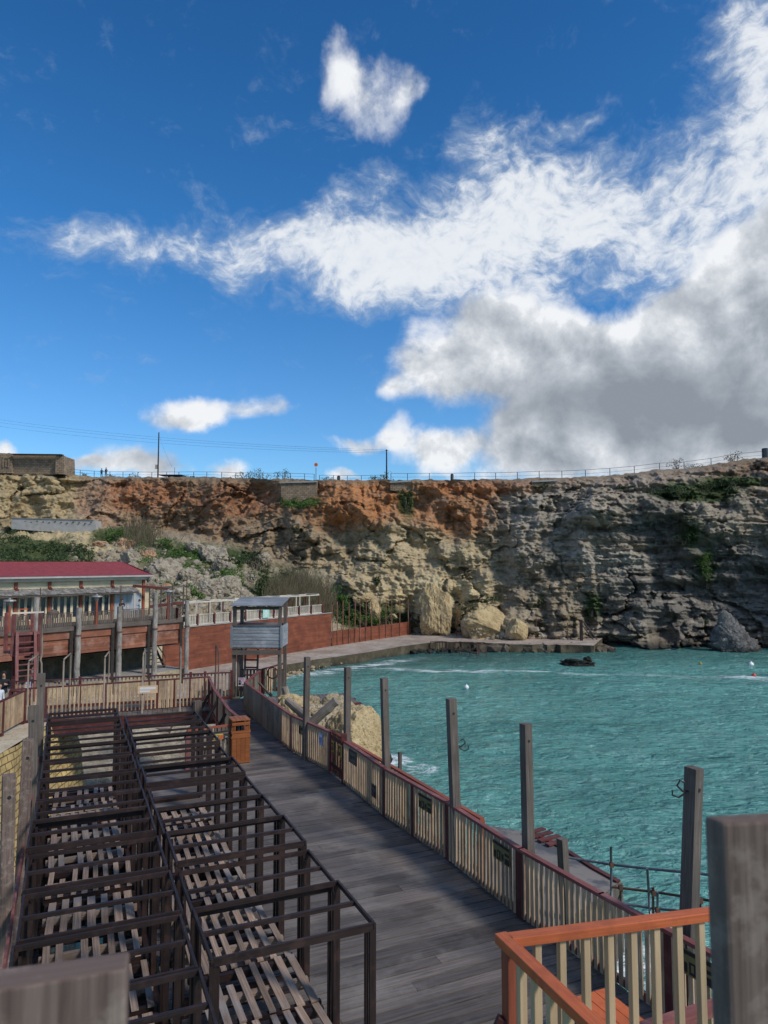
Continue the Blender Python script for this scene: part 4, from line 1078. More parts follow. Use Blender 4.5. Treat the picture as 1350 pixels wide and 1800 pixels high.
faded = [(.0,.0,1,.16,'iron'),(.05,.5,.2,.9,'iron'),(.26,.42,.46,.92,'iron'),(.32,.5,.40,.8,'olive'),(.54,.5,.66,.86,'iron'),(.74,.35,1,.5,'iron'),(.74,.64,1,.95,'iron')]
# faded signs on the long fence
for i, (px, py, wd_, h_, lb) in enumerate([(625,1320,.5,.34,'dark rectangular notice frame on the fence just past the gate'), (752,1408,.5,.3,'faded yellow and black warning sign on the long fence, the farther of the middle two'), (887,1500,.5,.3,'faded yellow and black sign on the long fence, nearest the concrete platform'), (1232,1700,.5,.3,'faded yellow warning sign on the fence seen through the foreground balusters')]):
    d_ = dist_to(rp, G(px, py+40, ZB+.5)) 
    # find along the fence the place whose top lies at this column
    best = min(np.linspace(0, tot_r, 600), key=lambda q: abs((lambda p: 675+F*p.x/(p.y*math.cos(TH)+(p.z+.85-CZ)*math.sin(TH)))(at_r(q)[0])-px))
    p, dr = at_r(best); nf = Vector((-dr.y, dr.x, 0)); nf = nf if nf.x < 0 else -nf
    sign('warning_sign', lb, p+Z*.88+nf*.075, wd_, h_, nf, M['olive'] if i else M['greywood'], faded if i else [(0,0,1,.12,'iron'),(0,.12,.06,1,'iron'),(.94,.12,1,1,'iron'),(.2,.4,.4,.7,'iron'),(.55,.35,.75,.6,'iron')])
for px, lb, wd_, h_, bk, mk in [(568,'pale blue notice on the cream fence just before the dark gate',.22,.34,M['bluepaper'],[(.15,.15,.85,.3,'paper'),(.15,.4,.85,.46,'blue'),(.15,.55,.85,.6,'blue'),(.15,.7,.7,.75,'blue')]), (602,'small yellow warning plate with a black symbol on the fence past the gate',.17,.30,M['yellow'],[(.15,.1,.85,.9,'iron'),(.3,.25,.7,.6,'yellow')]), (590,'small square yellow edged plate on the dark gate',.16,.28,M['yellow'],[(.12,.1,.88,.9,'maroon'),(.35,.3,.65,.6,'yellow')]), (533,'dark square notice near the top of the far boarded fence',.3,.26,M['olive'],[(.1,.1,.45,.9,'iron'),(.55,.2,.9,.5,'iron')]), (662,'dark weathered notice low on the long fence past the gate',.3,.3,M['greywood'],[(.1,.1,.9,.25,'iron'),(.1,.4,.3,.9,'iron'),(.5,.5,.9,.9,'iron')])]:
    best = min(np.linspace(0, tot_r, 900), key=lambda q: abs((lambda p: 675+F*p.x/(p.y*math.cos(TH)+(p.z+.85-CZ)*math.sin(TH)))(at_r(q)[0])-px))
    p, dr = at_r(best); nf = Vector((-dr.y, dr.x, 0)); nf = nf if nf.x < 0 else -nf
    sign('notice', lb, p+Z*(.82 if px != 662 else .45)+nf*(.075 if px != 590 else .09), wd_, h_, nf, bk, mk)
# outer lower walkway fence, red, behind the long one
oA = G(580,1284,5.9); oB = G(847,1440,5.9); oA.z = oB.z = 4.8
fence('picket_fence', 'bright red rail fence with cream pales on the lower walkway outside the long boardwalk fence', 'fence', [oA, oB], 1.1, .22, .07, .022, M['rust'], M['cream_clean'], M['rust'], side=-1, post_every=2.2)
od = (oB-oA).normalized(); on = Vector((od.y, -od.x, 0)); on = on if on.x < 0 else -on
mb = MB(); mb.beam(oA+on*.45+Z*-.05, oB+on*.45+Z*-.05, .9, .06); tag(mb.build('lower_walkway', M['deck']), kind='structure')
# ================================================================== FOREGROUND
# orange railing of the stair landing
zr = 8.65
c0 = G(886,1653,zr); c1 = G(1252,1606,zr); c2 = G(1052,1812,zr); c1 = c0+(c1-c0)*1.15
r = thing('stair_railing', 'fresh orange stair railing with cream balusters in the right foreground', 'railing', c0)
Z = Vector((0, 0, 1))
def bevelled(o, w_=.006):
    md = o.modifiers.new('edge', 'BEVEL'); md.width = w_; md.segments = 2; md.limit_method = 'ANGLE'; return o
da = (c1-c0).normalized(); db = (c2-c0).normalized()
mb = MB(); mb.beam(c0-da*.0+Vector((.03, 0, 0)), c1, .085, .06); bevelled(mb.build('handrail', M['orange'], r))
mb = MB(); mb.beam(c0-db*.045, c0+db*2.6, .085, .06); bevelled(mb.build('handrail', M['orange'], r))
L = (c1-c0).length; k = .22
while k < L: 
    mb = MB(); p = c0+da*k-Z*.035; mb.beam(p-Z*1.0, p, .052, .045, up=da); bevelled(mb.build('baluster', M['cream_clean'], r), .004); k += .168
k = .20
while k < 2.0:
    mb = MB(); p = c0+db*k-Z*.035; mb.beam(p-Z*1.0, p, .05, .045, up=db); bevelled(mb.build('baluster', M['cream_clean'], r), .004); k += .155
mb = MB(); p = c0+da*.03+db*.02-Z*.032; mb.beam(p-Z*3.4, p, .085, .085, up=db); bevelled(mb.build('corner_post', M['rust'], r))
mb = MB(); mb.beam(c0-Z*.45-Vector((.01, .02, 0)), c0-Z*1.35-Vector((.42, .0, 0)), .05, .075); bevelled(mb.build('brace', M['maroon'], r))
adopt(r)
# lower handrail crossing behind it
lr0 = D(1130,1812,5.15); lr1 = D(1275,1764,5.75)
r = thing('lower_railing', 'lower faded red handrail with pale pickets at the bottom right corner', 'railing', lr0)
mb = MB(); mb.beam(lr0-(lr1-lr0)*.3, lr1+(lr1-lr0)*.5, .07, .085); mb.build('handrail', M['pink'], r)
mb = MB(); d_ = (lr1-lr0)
for k in np.arange(-.2, 1.4, .14): p = lr0+d_*k-Z*.05; mb.beam(p-Z*.9, p, .06, .03, up=d_)
mb.build('pickets', M['cream_clean'], r); adopt(r)
# orange bench on the boardwalk
bp = G(1062,1775,5.55)
r = thing('bench', 'low orange stained plank bench on the boardwalk behind the foreground balusters', 'bench', (bp.x, bp.y, ZB))
bq = [G(1010,1758,5.55), G(1052,1745,5.55), G(1128,1800,5.55)]
u_ = (bq[1]-bq[0]).normalized(); v_ = Vector((u_.y, -u_.x, 0)); wd_ = .48
for k in range(3):
    mb = MB(); a = bq[0]+u_*(.0+k*.165)+u_*.08; mb.beam(a+v_*-.02, a+v_*1.5, .155, .04); mb.build('seat_board', M['orange'], r)
for k in (.12, 1.3):
    mb = MB(); a = bq[0]+u_*.24+v_*k-Z*.24; mb.beam(a-u_*.2, a+u_*.2, .06, .42); mb.build('leg', M['rust'], r)
adopt(r)
# big timber post at the right edge and post top at the bottom left, close to the viewer
def near_post(name, label, corner_px, Y, left_px, right_dx, wl, wr_, zlow, tilt=0):
    pass
pc = D(1271,1446,1.02)           # nearest vertical edge, top
r = thing('timber_post', 'thick silvered timber post close to the camera at the right edge, blurred', 'post', (pc.x, pc.y, 9.0))
aL = G(1236,1433,pc.z); aR = G(1440,1436,pc.z)
def prism(top, low_shift, H_, name, mat, parent, bev=.006):
    mb = MB(); low = [Vector(p)-Z*H_+low_shift for p in top]; n_ = len(top)
    b = len(mb.v)
    mb.quad(top, [(0, 0), (.1, 0), (.1, .1), (0, .1)])
    cum = 0
    for i in range(n_):
        j = (i+1) % n_; L_ = (Vector(top[j])-Vector(top[i])).length
        mb.quad([low[i], low[j], top[j], top[i]], [(0, cum), (0, cum+L_), (H_, cum+L_), (H_, cum)]); cum += L_
    mb.quad(low[::-1])
    o = mb.build(name, mat, parent)
    bpy.context.view_layer.update()
    import bmesh
    bm = bmesh.new(); bm.from_mesh(o.data); bmesh.ops.remove_doubles(bm, verts=bm.verts, dist=1e-5); bmesh.ops.recalc_face_normals(bm, faces=bm.faces); bm.to_mesh(o.data); bm.free()
    bevelled(o, bev); return o
aB = aL+(aR-pc)
zt_ = pc.z
top = [Vector((q.x, q.y, zt_+dz)) for q, dz in ((pc, 0), (aR, .0), (aB, .0), (aL, .0))]
prism(top, Vector((.012, 0, 0)), 1.6, 'shaft', M['nearwood'], r); adopt(r)
p1 = D(-120,1752,.80); p2 = D(226,1690,.86); p3 = D(228,1668,.93); p4 = D(-120,1735,.9)
p4 = p1+(p3-p2)
z_ = p2.z
r = thing('timber_post', 'broad silvered timber post top close to the camera at the bottom left corner, blurred', 'post', (p2.x, p2.y, 9.0))
p1 = G(-150,1765,z_); p2 = G(222,1702,z_); p3 = G(229,1670,z_); p4 = G(-150,1722,z_)
prism([p1, p2, p3, p4], Vector((0, 0, 0)), 1.2, 'shaft', M['nearwood'], r, .004); adopt(r)

# ================================================================== CONCRETE PLATFORM, SCAFFOLD RAIL
plat = [G(865,1452,1.9), G(925,1462,1.9), G(985,1492,1.9), G(1040,1528,1.9), G(1085,1553,1.9), G(1062,1572,1.9), G(960,1640,1.9), G(800,1520,1.9)]
slab('concrete_platform', [xy(p) for p in plat], -2, 1.9, M['slab'], side=M['quay'])
mb = MB()
pe = plat[1:5]
for a, b in zip(pe, pe[1:]):
    mb.beam(a+Vector((.05, .05, .0)), b+Vector((.05, .05, 0)), .16, .12)
for k in range(4): q = pe[0]+(pe[1]-pe[0])*(.1+k*.22); mb.beam(q+Vector((-.2, -.2, .07)), q+Vector((.55, .25, .07)), .2, .05)
tag(mb.build('edge_timbers', M['maroon']), 'dark red timbers lying along the seaward edge of the concrete platform', 'timbers')
mb = MB()
for k in range(9): q = plat[4]+(plat[5]-plat[4])*(k/8); mb.beam(q+Vector((.1, 0, -2.2)), q+Vector((.1, 0, .03)), .10, .05)
tag(mb.build('sheet_piling', M['drift']), 'row of upright weathered boards facing the end of the concrete platform', 'piling')
r = thing('scaffold_railing', 'railing of grey and rusty scaffold tubes over the water beside the concrete platform', 'railing', G(1075,1590,1.5))
def tubeobj(name, pts, rad, mat, par, n=7):
    mb = MB(); mb.tube(pts, rad, n); return mb.build(name, M[mat], par, smooth=True)
def P(px, py, Y): return D(px, py, Y)
tubeobj('top_tube', [P(990,1506,19.5), P(1075,1520,18.2), P(1140,1527,17.2), P(1250,1538,16.2), P(1400,1552,15)], .032, 'steel', r)
tubeobj('upright', [P(1074,1488,18.1), P(1075,1600,18.1)], .03, 'steel', r)
tubeobj('upright', [P(1138,1527,17.1), P(1143,1610,17.1)], .03, 'steel', r)
tubeobj('mid_tube', [P(1076,1559,18.1), P(1150,1568,17), P(1260,1585,16)], .03, 'rusty', r)
tubeobj('low_tube', [P(1090,1588,17.9), P(1150,1597,17.0), P(1260,1608,16)], .03, 'steel', r)
tubeobj('upright', [P(1148,1560,16.9), P(1149,1640,16.9)], .028, 'rusty', r)
tubeobj('upright', [P(1156,1568,16.7), P(1156,1620,16.7)], .028, 'steel', r)
tubeobj('upright', [P(1231,1578,16.0), P(1230,1680,16.0)], .028, 'rusty', r)
tubeobj('diagonal', [P(1095,1562,17.8), P(1080,1598,17.8)], .025, 'steel', r)
tubeobj('upright', [P(1091,1555,17.7), P(1091,1600,17.7)], .028, 'rusty', r)
for q in (P(1075,1520,18.1), P(1091,1560,17.7), P(1149,1570,16.9), P(1156,1600,16.7), P(1231,1583,16.0)):
    mb = MB(); mb.box(q, .09, .09, .11); mb.build('clamp', M['rusty'], r)
adopt(r)

# ================================================================== ROCKS
def rock(name, label, cat, c, rad, mat, seed=0, sub=4, rough=.35, freq=1.0, group=None, flat=.35, cut=0, rotz=0.0, lay=0.0, blk=1.0):
    import bmesh
    bm = bmesh.new(); bmesh.ops.create_icosphere(bm, subdivisions=sub, radius=1.0)
    v = np.array([x.co[:] for x in bm.verts]); o_ = seed*7.31
    rm = max(rad)
    f_ = freq
    # planar facets cut into the ball, then noise
    rs = np.random.RandomState(seed)
    rlen = np.ones(len(v))
    for k in range(9+cut):
        nn_ = rs.normal(size=3); nn_ /= np.linalg.norm(nn_); dd = rs.uniform(.62, .92); pr_ = v @ nn_
        rlen = np.minimum(rlen, np.where(pr_ > .05, dd/np.maximum(pr_, .05), 9))
    v = v*rlen[:, None]
    n1 = fbm(v[:, 0]*1.6*f_+o_, v[:, 1]*1.6*f_, v[:, 2]*1.6*f_, 5, .58, seed)
    n2 = fbm(v[:, 0]*6*f_+o_, v[:, 1]*6*f_, v[:, 2]*6*f_, 4, .62, seed+9)
    w1, w2, wi = worley(v[:, 0]*2.4*f_+o_, v[:, 1]*2.4*f_, v[:, 2]*2.4*f_, seed)
    v = v*(1+rough*n1+rough*.30*n2-.10*blk*(1-np.clip((w2-w1)*5, 0, 1))+(wi-.5)*.12*blk)[:, None]
    if lay: v = v*(1+lay*fbm(v[:, 0]*.6+o_, v[:, 1]*.6, (v[:, 2]+.5*v[:, 0])*7, 3, .6, seed+3))[:, None]
    v = v*np.array(rad)[None, :]
    cz, sz = math.cos(rotz), math.sin(rotz)
    v = np.stack([v[:, 0]*cz-v[:, 1]*sz, v[:, 0]*sz+v[:, 1]*cz, v[:, 2]], 1)
    for x, q in zip(bm.verts, v): x.co = q
    me = bpy.data.meshes.new(name); bm.to_mesh(me); bm.free(); me.materials.append(mat)
    o = bpy.data.objects.new(name, me); COL.objects.link(o); o.location = c
    if label: tag(o, label, cat, group)
    return o
gy = G(640,1330,0)
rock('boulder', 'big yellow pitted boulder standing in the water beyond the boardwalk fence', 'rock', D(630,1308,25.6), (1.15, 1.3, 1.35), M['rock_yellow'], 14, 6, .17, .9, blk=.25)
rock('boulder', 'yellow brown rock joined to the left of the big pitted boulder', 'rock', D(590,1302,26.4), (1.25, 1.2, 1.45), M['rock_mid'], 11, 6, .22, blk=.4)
rock('sea_rock', 'dark wet rock footing under the big yellow pitted boulder', 'rock', D(625,1350,25.6), (1.7, 1.3, 1.0), M['rock_dark'], 12, 5, .2)
rock('boulder', 'brown rock under the driftwood log near the watchtower', 'rock', D(560,1262,27.5), (.75, .8, .7), M['rock_mid'], 21, 5, .3)
rock('boulder', 'small pointed tan rock just behind the raised end of the driftwood log', 'rock', D(585,1243,28.6), (.55, .5, .55), M['rock_mid'], 5, 4, .3)
rock('boulder', 'pale tan rock left of the farthest tall post, against the boarded fence', 'rock', D(512,1252,28), (.8, .7, .75), M['rock_yellow'], 6, 4, .3)
rock('boulder', 'small tan rock beside the farthest tall post below the log', 'rock', D(550,1245,28.4), (.35, .4, .5), M['rock_mid'], 8, 4, .3)
def log(name, label, pts, rad, mat='drift', group=None):
    mb = MB(); P0, P1 = Vector(pts[0]), Vector(pts[-1]); K = 7; q = []
    pp = [Vector(p) for p in pts]; at, tt = along(pp)
    for i in range(K+1): q.append(at(tt*i/K*.9999)[0]+Vector((random.uniform(-.02, .02), 0, random.uniform(-.02, .02))))
    mb.tube(q, [rad*random.uniform(.93, 1.05) for _ in q], 10); return tag(mb.build(name, M[mat], smooth=False), label, 'log', group)
log('driftwood_log', 'thick grey log propped up on the rocks with its sawn end towards the sea', [D(541,1276,24.8), D(592,1232,24.6)], .17)
log('driftwood_log', 'slanting brown log lying across the rocks left of the propped one', [D(507,1232,26.5), D(548,1268,25.2)], .15)
log('driftwood_log', 'bent upright brown log stump beside the watchtower landing', [D(500,1208,29.6), D(506,1224,29.6), D(513,1246,29.4)], .14)
rock('sea_rock', 'low black rock awash in the middle of the bay', 'rock', G(1012,1168,0)+Vector((0, 0, .0)), (2.2, 1.0, .55), M['rock_dark'], 31, 5, .45, 1.3)
rock('sea_rock', 'small black knob at the right end of the low rock awash', 'rock', G(1033,1166,0)+Vector((0, 0, .35)), (.5, .45, .55), M['rock_dark'], 32, 4, .3)
# pointed stack at the foot of the right-hand cliff
def stack():
    import bmesh
    c = G(1286,1143,0); bm = bmesh.new(); bmesh.ops.create_icosphere(bm, subdivisions=6, radius=1.0)
    v = np.array([x.co[:] for x in bm.verts]); z = v[:, 2].copy()
    hgt = (z+1)/2; wdt_ = np.interp(hgt, [0, .2, .4, .6, .8, .93, 1], [1.05, 1.05, .90, .62, .40, .30, .16])
    rad = np.sqrt(np.maximum(1-z*z, 1e-4)); hx = v[:, 0]/rad; hy = v[:, 1]/rad
    cap = np.minimum(1, np.sqrt(np.maximum(1-np.abs(z)**8, 0)))
    x = hx*wdt_*2.9*cap; y = hy*wdt_*2.0*cap; zz = hgt*6.4-1.2
    x = x - np.clip(zz, 0, 9)*.30 + .55
    n1 = fbm(x*.5, y*.5, zz*.5, 5, .6, 301); n2 = fbm(x*.35+zz*.3, y*.4, (zz-.65*x)*2.2, 4, .6, 302, ridged=False); n3 = fbm(x*2, y*2, zz*2, 4, .65, 303)
    w1, w2, wi = worley(x*.8, y*.8, zz*.8, 77)
    k = 1+.26*n1+.22*n2+.10*n3-.05*(1-np.clip((w2-w1)*5, 0, 1))
    x *= k; y *= k; zz = zz+.45*n1+.3*n2+.2*n3
    for q, a, b, c_ in zip(bm.verts, x, y, zz): q.co = (a, b, c_)
    me = bpy.data.meshes.new('sea_stack'); bm.to_mesh(me); bm.free(); me.materials.append(M['rock_grey'])
    o = bpy.data.objects.new('sea_stack', me); COL.objects.link(o); o.location = c
    tag(o, 'tall pointed grey rock rising from the water at the foot of the right-hand cliff', 'rock')
stack()
# boulders on the talus (pixel place, apparent width, height)
TAL = [(222,955,26,22,'rock_orange','rounded orange boulder highest on the slope left of the gnarled bush'),(216,968,16,12,'rock_orange','small orange boulder on the slope just below the highest orange one'),
 (232,985,38,40,'rock_pale','tall pale round boulder just above the right end of the red roof'),(262,975,26,24,'rock_orange','cracked orange boulder beside the tall pale one above the red roof'),
 (300,1000,66,56,'rock_pale','large slanting pale boulder in the middle of the slope above the terrace'),(330,1015,34,30,'rock_pale','pale wedge shaped boulder right of the largest slanting one'),
 (283,1040,30,24,'rock_pale','pale boulder low on the slope behind the terrace railing'),(318,1045,34,28,'rock_pale','white flat faced boulder behind the right end of the terrace'),
 (345,968,30,18,'rock_pale','flat pale boulder high on the green slope'),(375,978,52,42,'rock_pale','big pale boulder high on the slope above the picket fence'),
 (340,957,16,12,'rock_pale','small pale boulder perched under the brown cliff'),(392,995,34,30,'rock_pale','pale boulder with a shadowed left side below the big high one'),
 (360,1035,44,36,'rock_pale','grey boulder above the left half of the picket fence'),(400,1035,56,42,'rock_pale','broad grey boulder above the watchtower roof, beside the reeds'),
 (425,1050,40,30,'rock_pale','grey boulder at the left edge of the reeds'),(438,1015,26,22,'rock_pale','grey boulder half hidden by the dark bush'),
 (295,1030,22,16,'rock_orange','small tan boulder among the rubble behind the terrace end'),(250,1020,22,18,'rock_orange','tan boulder just right of the roof end'),(455,985,34,30,'rock_pale','grey cliff boulder jutting above the dark bush'),
 (176,955,24,12,'rock_orange','tan slab on the yellow spoil right of the concrete wall'),(640,1050,34,22,'rock_yellow','yellow block at the foot of the cliff above the netting poles'),(655,1066,24,30,'rock_yellow','split yellow stone just below the yellow block')]
for i, (px, py, wp, hp, mt, lb) in enumerate(TAL):
    q = surf(px, py+hp*.2); k = q.y/F
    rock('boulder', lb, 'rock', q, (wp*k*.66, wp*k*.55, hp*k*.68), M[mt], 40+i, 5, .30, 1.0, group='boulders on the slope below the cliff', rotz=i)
for i, (px, py, wp, hp, mt, lb) in enumerate([(764,1066,46,112,'rock_yellow','tall pale yellow rock pillar standing against the cliff foot left of the large boulder'),(852,1092,84,60,'rock_yellow','large pale yellow leaning boulder at the foot of the cliff by the promenade'),(905,1098,40,40,'rock_yellow','yellow slab leaning on the cliff right of the large yellow boulder'),(822,1098,28,30,'rock_mid','tan boulder tucked into the left side of the large yellow one'),(732,1107,22,12,'rock_mid','small tan stone at the end of the red fence'),(690,1078,18,10,'rock_yellow','small yellow stone on the grass behind the red fence')]):
    q = surf(px, py); k = q.y/F
    if i == 0: rock('boulder', lb, 'rock', (q.x, q.y+.2, q.z-.6), (2.2, 1.8, 4.9), M[mt], 95, 6, .30, 1.3, blk=.5, lay=.06); continue
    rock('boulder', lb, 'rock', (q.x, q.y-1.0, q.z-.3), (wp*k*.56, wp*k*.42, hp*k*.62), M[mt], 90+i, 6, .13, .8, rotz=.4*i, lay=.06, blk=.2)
# uncountable rubble: talus stones, shore stones
def scatter(name, places, mat, label=None):
    import bmesh
    bm = bmesh.new(); rs = random.Random(3)
    V = []; Fc = []
    base = bmesh.new(); bmesh.ops.create_icosphere(base, subdivisions=1, radius=1.0); bv = [v.co.copy() for v in base.verts]; bf = [[v.index for v in f.verts] for f in base.faces]; base.free()
    for p, s_ in places:
        o_ = len(V); sx, sy, sz = s_*rs.uniform(.7, 1.3), s_*rs.uniform(.7, 1.2), s_*rs.uniform(.45, .9); rz = rs.random()*6.28
        for v in bv:
            k = rs.uniform(.72, 1.2); x, y = v.x*sx*k, v.y*sy*k
            V.append((p[0]+x*math.cos(rz)-y*math.sin(rz), p[1]+x*math.sin(rz)+y*math.cos(rz), p[2]+v.z*sz*k))
        Fc += [[a+o_ for a in f] for f in bf]
    me = bpy.data.meshes.new(name); me.from_pydata(V, [], Fc); me.materials.append(mat); me.update()
    o = bpy.data.objects.new(name, me); COL.objects.link(o); return tag(o, label, None, None, 'stuff')
rs = random.Random(11); pl = []
for _ in range(520):
    px = rs.gauss(330, 75); py = rs.gauss(1022, 26)
    if 190 < px < 470 and 950 < py < 1075: pl.append((surf(px, py), abs(rs.gauss(0, .38))+.10))
for _ in range(260):
    px = rs.uniform(120, 300); py = rs.uniform(945, 990); pl.append((surf(px, py), abs(rs.gauss(0, .2))+.08))
for _ in range(110):
    px = rs.uniform(735, 960); py = rs.uniform(1100, 1117); q = surf(px, py); pl.append(((q.x, q.y-1, max(q.z, 1.0)), abs(rs.gauss(0, .25))+.08))
scatter('slope_rubble', pl, M['rock_pale'])
pl = []
for _ in range(420):
    px = rs.uniform(560, 850); py = np.interp(px, [480,560,600,700,780,850], [1188,1170,1163,1146,1142,1140])+rs.uniform(-4, 5); q = G(px, py, 0.0); pl.append(((q.x, q.y, rs.uniform(-.1, .15)), rs.uniform(.1, .5)))
for _ in range(120):
    px = rs.uniform(860, 1060); q = G(px, 1141+rs.uniform(-1, 2), 0.0); pl.append(((q.x, q.y, 0), rs.uniform(.1, .5)))
scatter('shore_weed_stones', pl, M['rock_dark'])
pl = []
for _ in range(230):
    px = rs.uniform(840, 1075); q = G(px, 1144+rs.uniform(-2.5, 2.5), 0); pl.append(((q.x, q.y, rs.uniform(-.2, .45)), rs.uniform(.35, .95)))
scatter('quay_rocks', pl, M['quayrock'])
pl = []
for _ in range(300):
    px = rs.uniform(455, 600); py = np.interp(px, [455,505,560,600], [1200,1184,1167,1160])+rs.uniform(-5, 4); q = G(px, py, 0.3); pl.append(((q.x, q.y, rs.uniform(.0, .3)), rs.uniform(.06, .28)))
scatter('beach_pebbles', pl, M['rock_mid'])
pl = []
for _ in range(330):
    x = rs.uniform(-13, -3); y = rs.uniform(24, 34); pl.append(((x, y, float(zshore(np.array([x]), np.array([y]))[0])), abs(rs.gauss(0, .25))+.06))
for _ in range(200):
    x = rs.uniform(-11, -7); y = rs.uniform(10, 22); pl.append(((x, y, float(zshore(np.array([x]), np.array([y]))[0])), abs(rs.gauss(0, .15))+.05))
scatter('inlet_stones', pl, M['rock_mid'])
# ================================================================== TERRACE, PAVILION
ZT = 6.4; Z = Vector((0, 0, 1))
E0 = G(0,1110,ZT); E1 = G(323,1086,ZT); ue = (E1-E0).normalized(); no = Vector((ue.y, -ue.x, 0))
def TE(u, n_, z): return Vector((E0.x+ue.x*u-no.x*n_, E0.y+ue.y*u-no.y*n_, z))     # u along the terrace edge, n_ metres back from it
def u_at(px, n_=0, z=ZT):
    us = np.linspace(-14, 40, 1400); best = min(us, key=lambda u: abs((lambda p: 675+F*p.x/(p.y*math.cos(TH)+(p.z-CZ)*math.sin(TH)))(TE(u, n_, z))-px)); return float(best)
UE = u_at(323)
r = thing('terrace', 'raised wooden terrace on log posts with brown red skirt, below the red roofed pavilion', 'terrace', TE(UE/2, 3, 1.0))
U0 = -10
mb = MB()
for k in range(int((UE-U0)/.2)): mb.beam(TE(U0+k*.2, -.05, ZT-.03), TE(U0+k*.2, 6, ZT-.03), .19, .05)
mb.build('floor', M['greywood'], r)
mb = MB(); mb.beam(TE(U0, -.12, ZT-.16), TE(UE+.2, -.12, ZT-.16), .10, .34); mb.build('edge_beam', M['greywood'], r)
mb = MB(); mb.beam(TE(U0, .06, ZT-.62), TE(UE, .06, ZT-.62), .10, .55); mb.build('fascia', M['skirt'], r)
mb = MB(); z = ZT-1.0
bays = [U0, u_at(57), u_at(132), u_at(205), u_at(266), UE]
while z > 4.26:
    for a, b in zip(bays, bays[1:]): mb.beam(TE(a+.02, .16+random.uniform(-.02, .02), z), TE(b-.02, .16+random.uniform(-.02, .02), z), .04, .185)
    z -= .195
mb.build('skirt', M['skirt'], r)
mb = MB(); mb.quad([TE(U0, 3.8, 1.0), TE(UE-1.2, 3.8, 1.0), TE(UE-1.2, 3.8, ZT-.1), TE(U0, 3.8, ZT-.1)], [(0, 0), (30, 0), (30, 5), (0, 5)])
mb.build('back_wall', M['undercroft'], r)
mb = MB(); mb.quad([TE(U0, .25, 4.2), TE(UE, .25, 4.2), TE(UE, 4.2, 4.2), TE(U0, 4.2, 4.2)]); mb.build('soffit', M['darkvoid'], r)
for px, ty in ((-25,1060),(57,1050),(132,1068),(205,1066),(267,1042),(323,1055)):
    u = u_at(px); b = TE(u, -.42, 1.0); yt = D(px, ty, b.y).z
    mb = MB(); n_ = 9
    mb.tube([b+Z*((yt-1.0)*i/n_)+Vector((random.uniform(-.03, .03), random.uniform(-.03, .03), 0)) for i in range(n_+1)], [.22-.004*i+random.uniform(-.012, .012) for i in range(n_+1)], 12)
    mb.build('log_post', M['log'], r)
    mb = MB(); mb.tube([b+Z*(ZT-1-.72), b+Z*(ZT-1-.62)], .235, 12); mb.build('post_strap', M['rusty'], r)
    if px > 0: mb = MB(); mb.beam(TE(u-.32, -.1, 1.0), TE(u-.32, -.1, ZT-.3), .18, .14); mb.build('back_post', M['darkvoid'], r)
adopt(r)
# railing of the terrace: grey uprights close together
def railing_bay(i, a, b):
    rr_ = thing('terrace_railing', ['grey boarded railing bay at the left end of the terrace, by the leftmost lamp','grey boarded railing bay between the first two log posts','grey boarded railing bay between the second and third log posts, with the red lamp','grey boarded railing bay in front of the two people on the terrace','grey boarded railing bay at the right end of the terrace by the crate'][i], 'railing', TE(a, 0, ZT), 'railing bays of the terrace')
    mb = MB(); mb.beam(TE(a, -.03, ZT+.98), TE(b, -.03, ZT+.98), .09, .05); mb.build('top_rail', M['rusty'] if i in (1, 2, 3) else M['greywood'], rr_)
    mb = MB(); u = a+.06
    while u < b-.05: mb.beam(TE(u, -.03, ZT+.02), TE(u+random.uniform(-.02, .02), -.03, ZT+.92+random.uniform(-.03, .03)), .115, .025, up=-no); u += .165
    mb.build('pales', M['greywood'], rr_)
    mb = MB(); mb.beam(TE(a, .02, ZT+.2), TE(b, .02, ZT+.2), .04, .09); mb.build('low_rail', M['greywood'], rr_); adopt(rr_)
for i, (a, b) in enumerate(zip(bays, bays[1:])): railing_bay(i, a+.25, b-.25)
# red cap rail bars, lamps
def lamp(px, ytop, lb, mat='rust', nb=-.12):
    u = u_at(px, nb); b = TE(u, nb, ZT-.1); zt = D(px, ytop, b.y).z
    rr_ = thing('terrace_lamp', lb, 'lamp', b, 'lamps along the terrace')
    mb = MB(); mb.tube([b, b+Z*(zt-b.z-.55)], .09, 8); mb.build('lamp_post', M[mat], rr_)
    q = Vector((b.x, b.y, zt))
    mb = MB(); mb.tube([q-Z*.55, q-Z*.45, q-Z*.25, q-Z*.2], [.08, .15, .17, .1], 10); mb.build('lantern', M['lamp'], rr_)
    mb = MB(); mb.tube([q-Z*.22, q-Z*.14, q-Z*.10, q], [.42, .38, .12, .04], 12); mb.build('lamp_shade', M['lamp'], rr_); adopt(rr_)
lamp(15,1051,'red terrace lamp post with flat grey shade at the left edge of the terrace'); lamp(169,1044,'red terrace lamp post with flat grey shade before the blue windows'); lamp(295,1035,'red brown terrace lamp post with flat grey shade at the right end of the terrace')
for px, ty, by, lb in ((69,1033,1160,'thin rusty flagpole rising at the ladder tower end of the terrace'),(211,1029,1092,'thin rusty flagpole in front of the man in black'),(327,1015,1086,'thin rusty flagpole beyond the last log post'),(298,1046,1088,'thin grey pole beside the red lamp at the right end of the terrace')):
    u = u_at(px, -.25); b = TE(u, -.25, 0); b.z = D(px, by, b.y).z; zt = D(px, ty, b.y).z
    mb = MB(); mb.tube([b, Vector((b.x, b.y, zt))], .035 if px != 298 else .06, 6); tag(mb.build('flagpole' if px != 298 else 'pole', M['rusty'] if px != 298 else M['steel']), lb, 'pole')
